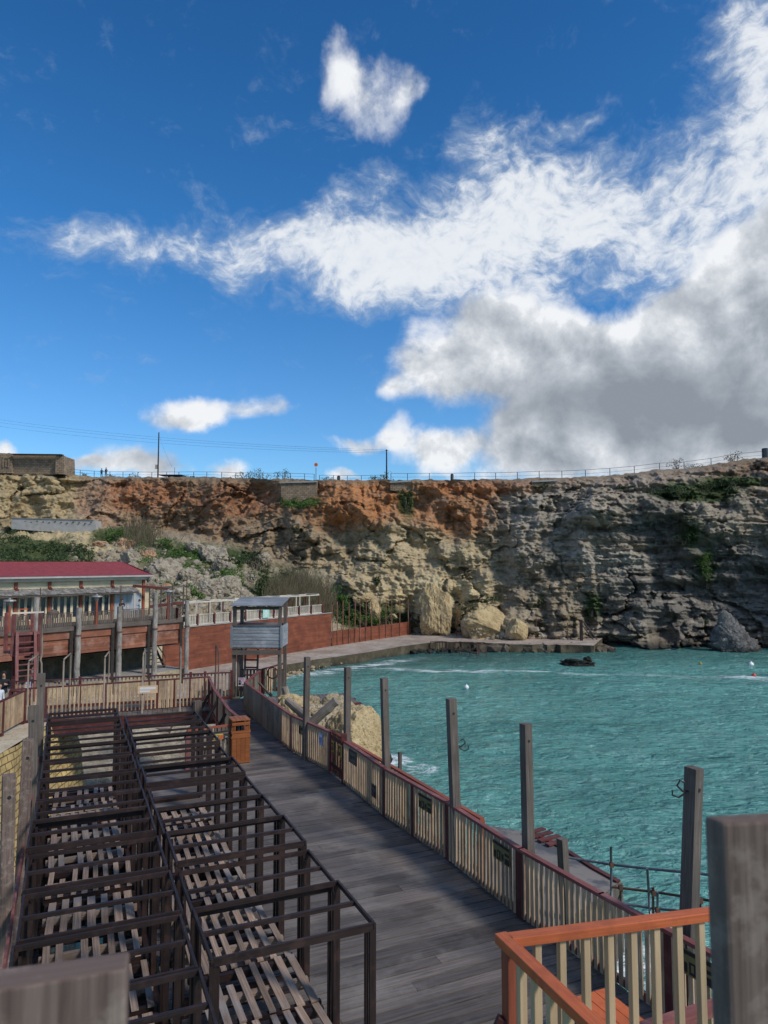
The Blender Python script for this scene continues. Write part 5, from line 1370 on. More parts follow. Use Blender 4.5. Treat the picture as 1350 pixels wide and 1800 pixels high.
# crate at the railing end and loose rail frame behind
mb = MB(); q = TE(u_at(313, .3), .0, ZT+.45)
r = thing('crate', 'open slatted wooden crate hung at the right end of the terrace railing', 'crate', q-Z*.4)
for dz in (-.38, 0, .38): mb.beam(q+ue*-.5+Z*dz-no*-.12, q+ue*.5+Z*dz-no*-.12, .05, .10)
mb.build('slats', M['greywood'], r); mb = MB(); mb.beam(q-ue*.5-no*.1, q-ue*.5+no*.35, .05, .86, up=(0, 0, 1)); mb.beam(q+ue*.5-no*.1, q+ue*.5+no*.35, .05, .86); mb.build('sides', M['maroon'], r); adopt(r)
r = thing('rail_frame', 'grey double rail frame behind the right end of the terrace, before the pale rocks', 'railing', TE(UE-3, 4, ZT))
ua = u_at(262, 5.5); ub = u_at(322, 5.5)
for z in (2.4, 1.55): mb = MB(); mb.beam(TE(ua, 5.5, ZT+z), TE(ub, 5.5, ZT+z+.05), .10, .16); mb.build('rail', M['greywood'], r)
for f_ in (0, .33, .66, 1): u = ua+(ub-ua)*f_; mb = MB(); mb.beam(TE(u, 5.5, ZT), TE(u, 5.5, ZT+2.6), .12, .12); mb.build('post', M['greywood'], r)
mb = MB(); mb.beam(TE(ua, 5.6, ZT+.7), TE(ub, 5.6, ZT+.9), .3, .25); mb.build('planter_board', M['maroon'], r); adopt(r)

# pavilion
NB = 3.4                                    # front wall this far back
uR = u_at(252, NB, 9.5); uL = -14
zE = D(252, 1010, TE(uR, NB-.5, 0).y).z
r = thing('pavilion', 'long cream boarded beach pavilion with a red felt roof and rows of glazed doors', 'building', TE(0, NB, ZT))
mb = MB(); z = ZT
while z < zE: mb.beam(TE(uL, NB+.06+.012, z+.08), TE(uR, NB+.06, z+.08), .03, .17, twist=-.08); z += .155
mb.build('front_wall', M['siding'], r)
mb = MB(); mb.quad([TE(uR+.02, NB+.05, ZT), TE(uR+.02, NB+6, ZT), TE(uR+.02, NB+6, zE+.9), TE(uR+.02, NB+.05, zE)], [(0, 0), (6, 0), (6, 3), (0, 3)]); mb.build('end_wall', M['siding'], r)
ridge = D(215, 987, TE(uR-2.6, NB+3.8, 0).y).z
mb = MB(); ne = 14; ur = u_at(215, NB+3.8, ridge); prev = None
for k in range(ne+1):                          # hip at the right end, slightly swept eaves
    t = k/ne; prof_ = zE-.02+(ridge-zE)*(t**1.25); ue_ = (uR+.55)-((uR+.55)-ur)*t; nb_ = NB-.75+4.55*t
    cur = (TE(uL, nb_, prof_), TE(ue_, nb_, prof_+ (.0)))
    if prev: mb.quad([prev[0], prev[1], cur[1], cur[0]])
    prev = cur
# hip face
mb.quad([TE(uR+.55, NB-.75, zE-.02), TE(uR+.55, NB+8, zE-.02), TE(ur, NB+3.8, ridge)])
mb.quad([TE(uL, NB+3.8, ridge), TE(ur, NB+3.8, ridge), TE(uR+.55, NB+8, zE-.02), TE(uL, NB+8, zE-.02)])
for k in range(18):
    ro = mb
rf = mb.build('roof', M['redroof'], r)
mb = MB(); mb.beam(TE(uL, NB-.74, zE-.10), TE(uR+.55, NB-.74, zE-.10), .04, .13); mb.build('fascia_board', M['concrete_pale'], r)
mb = MB(); mb.beam(TE(uL, NB-.30, zE-.30), TE(uR+.1, NB-.30, zE-.30), .06, .24); mb.build('eaves_board', M['white'], r)
mb = MB(); mb.quad([TE(uL, NB-.72, zE-.15), TE(uR+.5, NB-.72, zE-.15), TE(uR+.5, NB+.1, zE-.05), TE(uL, NB+.1, zE-.05)]); mb.build('eaves_soffit', M['white'], r)
# maroon uprights with bracket lamps
ups = [27, 87, 142, 197, 252]
ulist = [u_at(p, NB, 8.5) for p in ups]
step_ = (ulist[-1]-ulist[0])/4; ulist = [ulist[0]-step_]+ulist
for i, u in enumerate(ulist):
    mb = MB(); mb.beam(TE(u, NB-.03, ZT), TE(u, NB-.03, zE-.15), .22, .10, up=-no); mb.build('upright', M['rust'], r)
    if i < 5:
        q = TE(u, NB-.16, zE-1.05); mb = MB(); mb.tube([q+Z*.22, q+Z*.1, q-Z*.1, q-Z*.2], [.03, .14, .16, .05], 8); mb.build('bracket_lamp', M['maroon'], r)
# shingled awning
zA1 = D(120, 1033, TE(6, NB, 0).y).z; uA = u_at(247, NB-1.2, 8)
mb = MB()
for row in range(6):
    t = row/6; n0 = NB-.02-1.05*t; z0 = ZT+2.62-.42*t
    u = uL
    while u < uA:
        w_ = random.uniform(.16, .32); mb.beam(TE(u, n0, z0+.02+random.uniform(-.01, .02)), TE(u+w_-.01, n0, z0+.02), .24, .03, up=(no.x*.37, no.y*.37, .93)); u += w_
mb.build('shingle_awning', M['shingle'], r)
mb = MB(); mb.quad([TE(uL, NB, ZT+2.6), TE(uA, NB, ZT+2.6), TE(uA, NB-1.1, ZT+2.13), TE(uL, NB-1.1, ZT+2.13)]); mb.build('awning_underside', M['greywood'], r)
mb = MB(); mb.beam(TE(uA-.1, NB-.2, ZT+2.7), TE(uA+2.3, NB-1.9, ZT+2.4), .12, .22); mb.build('awning_beam', M['maroon'], r)
# glazed doors: groups of four leaves in each bay
for i in range(5):
    a = ulist[i]+.22; b = ulist[i+1]-.22; nl = 4; wl_ = (b-a)/nl
    for k in range(nl):
        ca_ = a+wl_*k; pale = (i == 4)
        mb = MB()
        for (x0, x1, z0_, z1_) in ((0, .10, .02, 2.12), (wl_-.10, wl_, .02, 2.12), (.10, wl_-.10, .02, .40), (.10, wl_-.10, 2.0, 2.12)):
            mb.beam(TE(ca_+x0, NB-.02, ZT+(z0_+z1_)/2), TE(ca_+x1, NB-.02, ZT+(z0_+z1_)/2), .06, z1_-z0_)
        fr_ = mb.build('window', M['siding'] if not pale else M['concrete_pale'], r)
        mb = MB(); mb.beam(TE(ca_+.10, NB-.0, ZT+1.2), TE(ca_+wl_-.10, NB-.0, ZT+1.2), .03, 1.6); mb.build('pane', M['glass_pale'] if pale else M['glass'], fr_)
# annex at the right end
mb = MB(); z = ZT
while z < zE-1.05: mb.beam(TE(uR+.1, NB+1.6, z+.08), TE(uR+1.7, NB+1.6, z+.08), .03, .17); z += .155
mb.build('annex_wall', M['siding'], r)
mb = MB(); mb.beam(TE(uR+.0, NB+1.4, zE-.95), TE(uR+1.95, NB+1.4, zE-1.05), .9, .07); mb.build('annex_roof', M['rust'], r)
adopt(r)
# furniture on the terrace
q = TE(u_at(43, 1.6), 1.6, ZT)
r = thing('chair', 'orange wooden chair on the terrace behind the ladder tower', 'chair', q)
for a, b in ((-.22, -.2), (.22, -.2), (-.22, .2), (.22, .2)): mb = MB(); mb.beam(q+ue*a+no*b, q+ue*a+no*b+Z*(.9 if b < 0 else .45), .05, .05); mb.build('leg', M['orange'], r)
mb = MB(); mb.beam(q-ue*.25+Z*.45, q+ue*.25+Z*.45, .46, .04); mb.build('seat', M['orange'], r)
for z in (1.0, 1.3): mb = MB(); mb.beam(q-ue*.3-no*.2+Z*z, q+ue*.3-no*.2+Z*z, .04, .08); mb.build('back_slat', M['orange'], r)
mb = MB(); mb.beam(q-ue*.25-no*.2+Z*.9, q-ue*.25-no*.2+Z*1.34, .05, .05); mb.build('back_post', M['orange'], r); mb = MB(); mb.beam(q+ue*.25-no*.2+Z*.9, q+ue*.25-no*.2+Z*1.34, .05, .05); mb.build('back_post', M['orange'], r)
adopt(r)
mb = MB(); q = TE(u_at(92, 1.2), 1.2, ZT); mb.tube([q+Z*.6, q+Z*.95, q+Z*1.05, q+Z*1.2], [.35, .42, .40, .10], 12)
mb.tube([q, q+Z*.6], .08, 6); tag(mb.build('barrel_table', M['greywood']), 'round grey table with a domed top on the terrace behind the railing', 'table')
# undercroft floor with a stone kerb, stair
slab('undercroft_floor', [xy(TE(U0, -.1, 0)), xy(TE(UE+.3, -.1, 0)), xy(TE(UE+.3, 4.4, 0)), xy(TE(U0, 4.4, 0))], 0.9, 2.15, M['concrete'], side=M['rock_mid'])
ts = TE(u_at(281, 1.8, 3), 1.8, 2.15)
r = thing('stair', 'small wooden stair with pale handrail in the shade under the terrace', 'stairs', ts)
for k in range(6): mb = MB(); q = ts+Z*(.2+k*.27)-ue*.17*k*.2+(-no)*.26*k; mb.beam(q-ue*.55, q+ue*.45, .26, .05); mb.build('tread', M['greywood'], r)
mb = MB(); mb.beam(ts+ue*.5, ts+ue*.5-no*1.5+Z*1.7, .06, .25); mb.build('stringer', M['greywood'], r)
mb = MB(); mb.beam(ts+ue*.55+Z*.9, ts+ue*.55-no*1.4+Z*2.0, .05, .08); mb.build('handrail', M['cream'], r)
mb = MB(); mb.beam(ts+ue*.55, ts+ue*.55+Z*.95, .06, .06); mb.build('newel', M['cream'], r); adopt(r)

# ================================================================== RED WALL, PICKETS, PERGOLA
W0 = G(316,1180,1.0); W1 = G(582,1136,1.0); wz = 5.0
wl = (W1-W0).normalized(); wno = Vector((wl.y, -wl.x, 0)); Lw = (W1-W0).length
r = thing('boarded_wall', 'long brick red boarded wall below the white picket fence, behind the lookout tower', 'wall', (W0+W1)/2)
mb = MB(); z = 1.0
while z < wz-.05:
    u = -2.0
    while u < Lw:
        l_ = min(random.uniform(3, 5), Lw-u); 
        if l_ > .02: mb.beam(W0+wl*u+Z*(z-.9)+wno*random.uniform(-.008, .008), W0+wl*(u+l_-.015)+Z*(z-.9), .04, .192)
        u += l_
    z += .2
m = M['redwall']; mb.build('boards', m, r)
mb = MB(); mb.beam(W0-wl*2+Z*(wz-1+.02)+Z*.0, W1+Z*(wz-1+.02), .22, .08); mb.build('coping', M['concrete'], r)
mb = MB(); mb.quad([W0-wl*2-wno*.03, W1-wno*.03, W1-wno*.03+Z*3.95, W0-wl*2-wno*.03+Z*3.95]); mb.build('backing', M['maroon'], r)
# splashes of paler plaster at the left foot: real patches
mb = MB()
adopt(r)
slab('terrace_ground', [xy(W0-wno*.1-wl*3), xy(W1-wno*.1), xy(W1-wno*25), (-60, 100), (-60, 60), xy(TE(U0, 4.3, 0)), xy(TE(UE, 4.3, 0))], .9, 4.9, M['pathtop'])
fence('picket_fence', 'white picket fence standing on top of the long red boarded wall', 'fence', [Vector((W0.x, W0.y, wz+.05))-wno*.15, Vector((W1.x, W1.y, wz+.05))-wno*.15-wl*1.6], 1.0, .20, .085, .025, M['white'], M['white'], M['maroon'], side=1, post_every=2.1, top_pk=1.02, jitter=.02, pointed=.09, postw=.2, postover=.12)
pr_ = thing('pergola', 'open cream pergola frame above the white picket fence', 'pergola', W0-wno*2+Z*4)
pz = 7.15
a0 = D(340, 1062, (W0-wno*2).y+1.0); 
t0 = .08; 
def WP(t, n_, z): p = W0+wl*(Lw*t)-wno*n_; return Vector((p.x, p.y, z))
for n_ in (1.6, 3.6):
    mb = MB(); mb.beam(WP(.06, n_, pz), WP(.985, n_, pz), .10, .12); mb.build('top_beam', M['white'], pr_)
for i in range(13):
    t = .07+.91*i/12
    for n_ in (1.6, 3.6): mb = MB(); mb.beam(WP(t, n_, 4.9), WP(t, n_, pz-.06), .12, .12); mb.build('pergola_post', M['white'] if i % 3 else M['maroon'], pr_)
    if i % 2 == 0: mb = MB(); mb.beam(WP(t, 1.6, pz+.11), WP(t, 3.6, pz+.11), .08, .10); mb.build('cross_beam', M['white'], pr_)
adopt(pr_)
for k, (t, lb) in enumerate([(.50, 'mint green notice with white figure on the white picket fence')]):
    sign('notice', lb, WP(t, -.02, 5.62), .95, .9, wno, M['mint'], [(.35,.1,.65,.35,'paper'),(.2,.4,.8,.55,'paper'),(.38,.5,.62,.9,'paper'),(.05,.85,.3,.95,'paper')])
# lower red fence and netting poles running on to the cliff
V0 = W1+wl*.1; V1 = G(722,1115,1.0)
vl = (V1-V0).normalized(); Lv = (V1-V0).length; vno = Vector((vl.y, -vl.x, 0))
r = thing('boarded_fence', 'lower brick red boarded fence continuing from the long wall to the cliff foot', 'fence', (V0+V1)/2)
mb = MB(); z = 0
while z < 1.75:
    u = 0
    while u < Lv: l_ = min(random.uniform(2.5, 4), Lv-u); mb.beam(V0+vl*u+Z*(z+.1), V0+vl*(u+max(l_-.015, .01))+Z*(z+.1)+vno*.005, .04, .192); u += l_
    z += .2
mb.build('boards', M['redwall'], r); adopt(r)
npx = [585,594,604,614,624,633,643,653,667,678,688,702,717]
r = thing('netting_frame', 'tall thin brown poles of a missing net standing along the lower red fence', 'net poles', V0)
for px in npx:
    t = (px-585)/(722-585); t = (1/ (1/V0.y+(1/V1.y-1/V0.y)*t)-V0.y)/(V1.y-V0.y); p = V0+vl*Lv*t+vno*.12
    mb = MB(); mb.beam(p, p+Z*random.uniform(4.9, 5.5)+Vector((random.uniform(-.06, .06), 0, 0)), .10, .10); mb.build('pole', M['skirt'], r)
mb = MB(); mb.tube([V0+Z*4.7+vno*.1, V1+Z*4.6+vno*.1], .015, 4); mb.build('wire', M['wire'], r)
mb = MB(); mb.tube([V0+Z*3.2+vno*.1, V0+Z*4.8+vl*4+vno*.1], .02, 4); mb.build('wire', M['wire'], r); adopt(r)
mb = MB(); mb.beam(V1+Vector((-1.5, -.2, .1)), V1+Vector((.6, -.1, 3.0)), .1, .1); tag(mb.build('strut', M['greywood']), 'grey strut leaning at the cliff end of the lower red fence', 'strut')
mb = MB(); mb.beam(V1+Vector((3.2, -.6, .1)), V1+Vector((-.3, -.1, 2.4)), .1, .1); tag(mb.build('strut', M['greywood']), 'pale strut sloping down from the fence end onto the promenade', 'strut')
for i, (px, ty, by) in enumerate([(775,1080,1118),(802,1085,1118),(831,1082,1119),(860,1078,1119),(888,1072,1119),(915,1085,1120),(943,1085,1121),(970,1092,1122),(998,1095,1125)]):
    b = G(px, by, 1.0); mb = MB(); mb.beam(b-Z*.05, Vector((b.x, b.y, D(px, ty, b.y).z)), .085, .085)
    tag(mb.build('thin_pole', M['rusty']), f'thin rusty pole on the far promenade, {ORD[i]} from the red fence towards the cave', 'pole', 'thin poles on the far promenade')
r = thing('gangway', 'sloping grey wooden stair beside a dark post at the cave mouth on the promenade end', 'gangway', G(1022,1126,1))
mb = MB(); mb.beam(G(1022,1126,1), G(1022,1126,1)+Z*2.7, .35, .3); mb.build('post', M['frame'], r)
ga_ = D(1020,1094,95.5); gb_ = G(1047,1130,.6)
for o_ in (0, .5): mb = MB(); mb.beam(ga_+Vector((o_, 0, 0)), gb_+Vector((o_, 0, 0)), .10, .14); mb.build('stringer', M['greywood'], r)
adopt(r)

# ================================================================== WATCHTOWER
tw0 = Vector((D(411,1200,32.0).x, 32.0, ZB)); tw1 = Vector((D(491,1200,31.95).x, 31.95, ZB))
tx = (tw1-tw0).normalized(); ty = Vector((-tx.y, tx.x, 0)); TWW = (tw1-tw0).length; TD = 1.45
def TP(u, v, z): p = tw0+tx*(u*TWW)+ty*(v*TD); return Vector((p.x, p.y, z))
r = thing('watchtower', 'grey wooden lookout tower with boarded cabin and sloping roof at the boardwalk end', 'watchtower', TP(.5, .5, ZB))
for u, v, zb in ((0, 0, ZB), (1, 0, 3.0), (0, 1, ZB), (1, 1, 3.0)):
    mb = MB(); mb.beam(TP(u, v, zb), TP(u, v, 9.0 if v == 0 else 9.28), .15, .15); mb.build('leg', M['greywood'], r)
    if v == 0: mb = MB(); mb.beam(TP(u, v, zb)+tx*(.16 if u == 0 else -.0)+ty*.12, TP(u, v, 7.2)+tx*(.16 if u == 0 else 0)+ty*.12, .10, .10); mb.build('leg', M['greywood'], r)
z0_, z1_ = 7.28, 8.22
def wallb(a, b, nm):
    mb = MB(); k = 6; h_ = (z1_-z0_)/k
    for i in range(k): mb.beam(Vector((a.x, a.y, z0_+h_*(i+.5)))+Z*random.uniform(-.005, .005), Vector((b.x, b.y, z0_+h_*(i+.5)))+Z*random.uniform(-.01, .01), .03, h_+.012, twist=-.10)
    mb.build(nm, M['greyblue'], r)
wallb(TP(-.045, -.08, 0), TP(1.045, -.08, 0), 'front_panel'); wallb(TP(1.05, -.07, 0), TP(1.05, 1.05, 0), 'side_panel'); wallb(TP(-.05, 1.05, 0), TP(-.05, -.07, 0), 'side_panel'); wallb(TP(1.04, 1.07, 0), TP(-.04, 1.07, 0), 'back_panel')
for u in (-.05, 1.05): mb = MB(); mb.beam(TP(u, -.11, z0_-.02), TP(u, -.11, z1_+.02), .10, .04, up=ty); mb.build('corner_board', M['greyblue'], r)
mb = MB(); mb.beam(TP(-.04, -.09, z1_+.03), TP(1.04, -.09, z1_+.03), .10, .04); mb.build('sill_rail', M['greywood'], r)
mb = MB(); mb.beam(TP(-.03, -.10, z0_-.22), TP(1.03, -.10, z0_-.22), .08, .20); mb.build('floor_beam', M['greywood'], r)
mb = MB()
for k in range(10): u = k/9*.98+.01; mb.beam(TP(u, -.1, z0_-.05), TP(u, 1.05, z0_-.05), .16, .05)
mb.build('floor', M['greywood'], r)
mb = MB(); nr_ = 9
for k in range(nr_):
    v0 = -.28+1.52*k/nr_; v1 = v0+1.52/nr_; za = 9.10+.26*(k/nr_); zb_ = 9.10+.26*((k+1)/nr_)
    a = TP(-.07, (v0+v1)/2, (za+zb_)/2+.03); b = TP(1.07, (v0+v1)/2, (za+zb_)/2+.03); mb.beam(a, b, (v1-v0)*TD-.006, .035, up=(0, -.13, 1))
mb.build('roof', M['greyblue'], r)
for v, z in ((-.02, 9.0), (1.0, 9.24)): mb = MB(); mb.beam(TP(-.05, v, z), TP(1.05, v, z), .07, .13); mb.build('roof_beam', M['greywood'], r)
for u in (0, .25, .5, .75, 1): mb = MB(); mb.beam(TP(u, -.2, 9.04), TP(u, 1.15, 9.27), .05, .08); mb.build('rafter', M['greywood'], r)
adopt(r)
la = TP(.20, .15, ZB); lb_ = TP(.48, .15, ZB)
r = thing('ladder', 'grey wooden ladder leading up into the lookout tower', 'ladder', (la+lb_)/2)
for p in (la, lb_): mb = MB(); mb.beam(p, p+Z*2.15+ty*.25, .08, .08); mb.build('rail', M['greywood'], r)
for k in range(6): mb = MB(); q = .25+k*.33; mb.beam(la+Z*q+ty*.03*k, lb_+Z*q+ty*.03*k, .05, .07); mb.build('rung', M['maroon'], r)
adopt(r)
sign('no_entry_sign', 'small white sign with pink lettering and dark symbols hung under the lookout tower', TP(.19, -.12, 5.78), .30, .36, -ty, M['paper'], [(.08,.05,.92,.2,'pinkpaint'),(.08,.3,.42,.48,'iron'),(.08,.55,.42,.85,'iron'),(.52,.32,.9,.86,'pinkpaint'),(.6,.42,.82,.76,'paper'),(.67,.5,.75,.68,'iron')])
lg0 = TP(1.1, -.3, 4.75)
mb = MB(); mb.beam(TP(.75, -.5, 4.7), TP(1.75, -.6, 4.78), .8, .07); tag(mb.build('plank_landing', M['greywood']), 'small weathered plank landing jutting over the rocks beside the lookout tower', 'landing')
# gate of grey pales under the tower
fence('picket_fence', 'low grey pale gate between the lookout tower legs', 'gate', [TP(.02, .9, ZB), TP(.98, .9, ZB)], 1.0, .16, .09, .02, M['maroon'], M['greywood'], M['greywood'], side=-1, posts_at=[0, TWW*.96])
# pipe frames straddling the footbridge
for i, (px, yt) in enumerate([(50,1162),(112,1159),(184,1155),(251,1151),(318,1146),(384,1144)]):
    f_ = min(np.linspace(-3, 22, 1200), key=lambda q: abs((lambda p: 675+F*p.x/(p.y*math.cos(TH)+(7-CZ)*math.sin(TH)))(FR0+pd*q)-px))
    a = FR0+pd*f_+nrm*.02; b = a+nrm*(wdt-.05)
    zt = D(px, yt, a.y).z
    mb = MB(); mb.tube([Vector((a.x, a.y, ZB-.1)), Vector((a.x, a.y, zt-.06)), Vector((a.x, a.y, zt))+nrm*.08, Vector((b.x, b.y, zt))-nrm*.06, Vector((b.x, b.y, zt-.08)), Vector((b.x, b.y, ZB))], .03, 7)
    tag(mb.build('pipe_arch', M['rusty'] if i > 4 else M['drift'], smooth=True), f'thin bent pipe arch over the footbridge, {ORD[i]} from the left', 'pipe arch', 'pipe arches over the footbridge')
q = sign('notice', 'faint pale notice on the near footbridge fence', FR0+pd*((FR1-FR0).length*.60)-nrm*.06+Z*.93, .75, .30, -nrm, M['cream_clean'], [(.1,.2,.9,.5,'paper'),(.1,.62,.6,.85,'paper')])

# ================================================================== LADDER TOWER (red)
b0 = Vector((D(20,1200,31.5).x, 31.5, ZB)); b1 = Vector((D(67,1200,32.2).x, 32.2, ZB)); bx_ = (b1-b0).normalized(); by_ = Vector((-bx_.y, bx_.x, 0)); BW = (b1-b0).length
def BP(u, v, z): p = b0+bx_*(u*BW)+by_*v; return Vector((p.x, p.y, z))
zz = lambda py: D(40, py, 31.8).z
r = thing('ladder_tower', 'faded red wooden platform tower with a steep ladder at the left, by the footbridge', 'tower', BP(.5, .5, ZB))
for u, v in ((0, 0), (1, 0), (0, 1.3), (1, 1.3)): mb = MB(); mb.beam(BP(u, v, zz(1152)), BP(u, v, zz(1079)), .13, .13); mb.build('corner_post', M['pink'], r)
for u in (.28, .8): mb = MB(); mb.beam(BP(u, .9, 1.5), BP(u, .9, zz(1150)), .16, .16); mb.build('leg', M['maroon'], r)
mb = MB(); k = 0
for i in range(8): u = .12+.76*i/7; mb.beam(BP(u, .04, zz(1147)), BP(u, .04, zz(1116)), .115, .03, up=by_)
mb.build('front_boards', M['maroon'], r)
mb = MB()
for i in range(8): v = .1+1.15*i/7; mb.beam(BP(1.03, v, zz(1147)), BP(1.03, v, zz(1116)), .115, .03, up=bx_)
mb.build('side_boards', M['pink'], r)
for py, h_ in ((1114, .12), (1150, .14)): mb = MB(); mb.beam(BP(-.06, -.03, zz(py)), BP(1.08, -.03, zz(py)), .07, h_); mb.build('cross_beam', M['pink'], r)
mb = MB(); mb.beam(BP(-.05, .65, zz(1148)), BP(1.05, .65, zz(1148)), 1.3, .06); mb.build('platform', M['maroon'], r)
mb = MB(); mb.beam(BP(-.1, -.05, zz(1077)), BP(1.12, -.05, zz(1077)), .06, .07); mb.build('white_rail', M['white'], r)
for u in (.02, .98): mb = MB(); mb.beam(BP(u, .0, zz(1152)), BP(.28 if u < .5 else .78, .85, zz(1190)), .08, .10); mb.build('brace', M['maroon'], r)
for u in (.10, .78): mb = MB(); mb.beam(BP(u-.05, -.75, ZB-.1), BP(u+.02, -.1, zz(1110)), .10, .12, up=bx_); mb.build('ladder_rail', M['pink'], r)
for k in range(10): t = .14+k*.082; mb = MB(); a = BP(.06, -.75+.65*t, 0); b = BP(.78, -.75+.65*t, 0); z_ = ZB-.1+(zz(1110)-ZB)*t; mb.beam(Vector((a.x, a.y, z_)), Vector((b.x, b.y, z_)), .05, .055); mb.build('rung', M['pink'], r)
mb = MB(); mb.beam(BP(.78, .1, zz(1185)), BP(1.1, -.1, ZB), .07, .08); mb.build('brace', M['pink'], r)
adopt(r)
sign('notice', 'white notice with lilac lettering on the railing below the ladder tower', BP(.36, -1.1, 5.82), .24, .30, (.3, -1, 0), M['paper'], [(.1,.1,.9,.3,'bluepaper'),(.1,.4,.9,.55,'pinkpaint'),(.1,.65,.7,.8,'bluepaper')])
fence('picket_fence', 'short maroon railing between the left path fence and the footbridge, under the ladder tower', 'fence', [q1, Vector((fA.x, fA.y, ZB))], 1.1, .16, .07, .02, M['maroon'], M['maroon'], M['maroon'], side=-1, post_every=1.0)
mb = MB(); q = BP(.86, -.2, ZB); mb.tube([q, q+Z*.05, q+Z*.75, q+Z*.8], [.18, .22, .22, .15], 10); tag(mb.build('drum', M['blue'], smooth=True), 'blue plastic drum standing at the foot of the ladder tower', 'drum')
# tall pipe loop next to the ladder tower
pa = D(73,1235,30.5); mb = MB(); mb.tube([pa, D(73,1166,30.5), D(71,1160,30.5), D(74,1150,30.7), D(74,1083,30.7)], .04, 7); tag(mb.build('standpipe', M['drift'], smooth=True), 'tall thin standpipe just right of the ladder tower', 'pipe')
# ================================================================== CLIFF TOP
def rim(px): 
    cols, PX, PY, X2, Y2, Z2, veg = CLIFFMESH['P']
    j = int(np.argmin(np.abs(cols-px))); return Vector((X2[0, j], Y2[0, j]+.8, Z2[0, j]-.1))
def rimfence(label, pxs, h, wires, base=None):
    r = thing('cliff_railing', label, 'railing', rim(pxs[0])); tops = []
    for px in pxs:
        p = rim(px); mb = MB(); zb = np.mean([rim(px+d_).z for d_ in (-24, -12, 0, 12, 24)]); t_ = Vector((p.x, p.y, zb+h)); mb.tube([p, t_], .055, 5); mb.build('post', M['wire'], r); tops.append(t_)
    for w_ in wires:
        mb = MB(); mb.tube([t-Z*(h-w_) for t in tops], .028 if w_ > h-.1 else .016, 4, cap=False); mb.build('rail', M['wire'], r)
    adopt(r)
rimfence('thin metal cliff top railing on the left, from the ruin to the round sign', [116,138,162,190,213,240,264,290,312,338,362,388,412,436,460,486,510,534,552], 1.15, (1.15, .65))
rimfence('thin metal railing along the cliff top between the round sign and the right-hand telegraph pole', [560,585,610,635,660,680], .95, (.95, .5))
rimfence('long metal cliff top railing from the shorter telegraph pole to the right edge', [687,716,756,796,835,873,911,950,990,1032,1075,1119,1163,1207,1254,1300,1345,1392,1440], 1.25, (1.25, .65))
def tpole(px, ytop, label, box=False):
    b = rim(px); zt = D(px, ytop, b.y).z; r = thing('telegraph_pole', label, 'pole', b)
    mb = MB(); mb.tube([b, Vector((b.x, b.y, zt))], [.14, .10], 7); mb.build('shaft', M['frame'], r)
    if box: mb = MB(); mb.box(Vector((b.x-.28, b.y-.1, b.z+2.2)), .35, .35, .75); mb.build('switch_box', M['concrete'], r)
    else: mb = MB(); mb.beam(Vector((b.x-.3, b.y, zt-.2)), Vector((b.x+.3, b.y, zt-.2)), .06, .06); mb.build('cross_arm', M['frame'], r)
    adopt(r); return Vector((b.x, b.y, zt))
t1 = tpole(275, 760, 'taller telegraph pole with a small box on the cliff top, left of centre', True); t2 = tpole(679, 790, 'shorter telegraph pole on the cliff top near the middle')
mb = MB(); b = rim(305); mb.tube([b, b+Z*1.9], .035, 5); tag(mb.build('marker_post', M['wire']), 'very thin marker post on the cliff top right of the taller telegraph pole', 'post')
for i, (pa, pb_, sg, lb) in enumerate([(D(-60,729,150), t2-Z*.1, 3.5, 'uppermost overhead wire sagging from the left edge to the shorter telegraph pole'), (D(-60,734,150), t2-Z*.35, 3.6, 'middle overhead wire sagging from the left edge to the shorter telegraph pole'), (D(-60,741,150), t2-Z*.6, 3.8, 'lowest overhead wire sagging from the left edge to the shorter telegraph pole'), (t1-Z*.4, rim(300)+Z*2.0, 1.0, 'short slack wire hanging from the taller telegraph pole')]):
    mb = MB(); q = []
    for k in range(17): t = k/16; q.append(pa.lerp(pb_, t)-Z*(sg*4*t*(1-t)*.35))
    mb.tube(q, .013, 4, cap=False); tag(mb.build('overhead_wire', M['wire']), lb, 'wire', 'overhead wires')
b = rim(555); r = thing('round_sign', 'small round orange sign on a thin post on the cliff top', 'sign', b)
mb = MB(); mb.tube([b, b+Z*2.3], .05, 6); mb.build('post', M['wire'], r)
mb = MB(); q = Vector((b.x, b.y-.1, D(554,817,b.y).z)); mb.tube([q, q+Vector((0, .04, 0))], .34, 20); mb.build('disc', M['signorange'], r)
mb = MB(); mb.tube([q+Vector((0, -.004, 0)), q+Vector((0, -.012, 0))], .16, 14); mb.build('centre', M['rust'], r); adopt(r)
for px, hh, ww, lb in ((595,.75,.55,'small dark litter bin on the cliff top right of the round sign'),(795,.95,.5,'dark litter bin behind the railing on the cliff top right of centre'),(1350,1.5,1.0,'dark box sign on the cliff top at the right edge')):
    b = rim(px); r = thing('cliff_bin', lb, 'litter bin' if px < 1000 else 'box', b); mb = MB(); mb.tube([b, b+Z*.1, b+Z*hh, b+Z*(hh+.05)], [ww*.42, ww*.5, ww*.5, ww*.4], 8); mb.build('body', M['wire'], r)
    mb = MB(); mb.tube([b+Z*(hh+.07), b+Z*(hh+.16)], [ww*.54, ww*.35], 8); mb.build('lid', M['frame'], r); adopt(r)
a = rim(278); b = rim(318)
r = thing('low_shelter', 'low dark flat roofed shelter on the cliff top beside the taller telegraph pole', 'shelter', (a+b)/2)
mb = MB(); mb.beam(a+Z*.75+Vector((0, 1, 0)), b+Z*.55+Vector((0, 1, 0)), 2.2, .14); mb.build('roof', M['frame'], r)
mb = MB(); mb.beam(a+Z*.3+Vector((1.5, 1.2, 0)), b+Z*.2+Vector((0, 1.2, 0)), 1.5, .75); mb.build('wall', M['wire'], r); adopt(r)
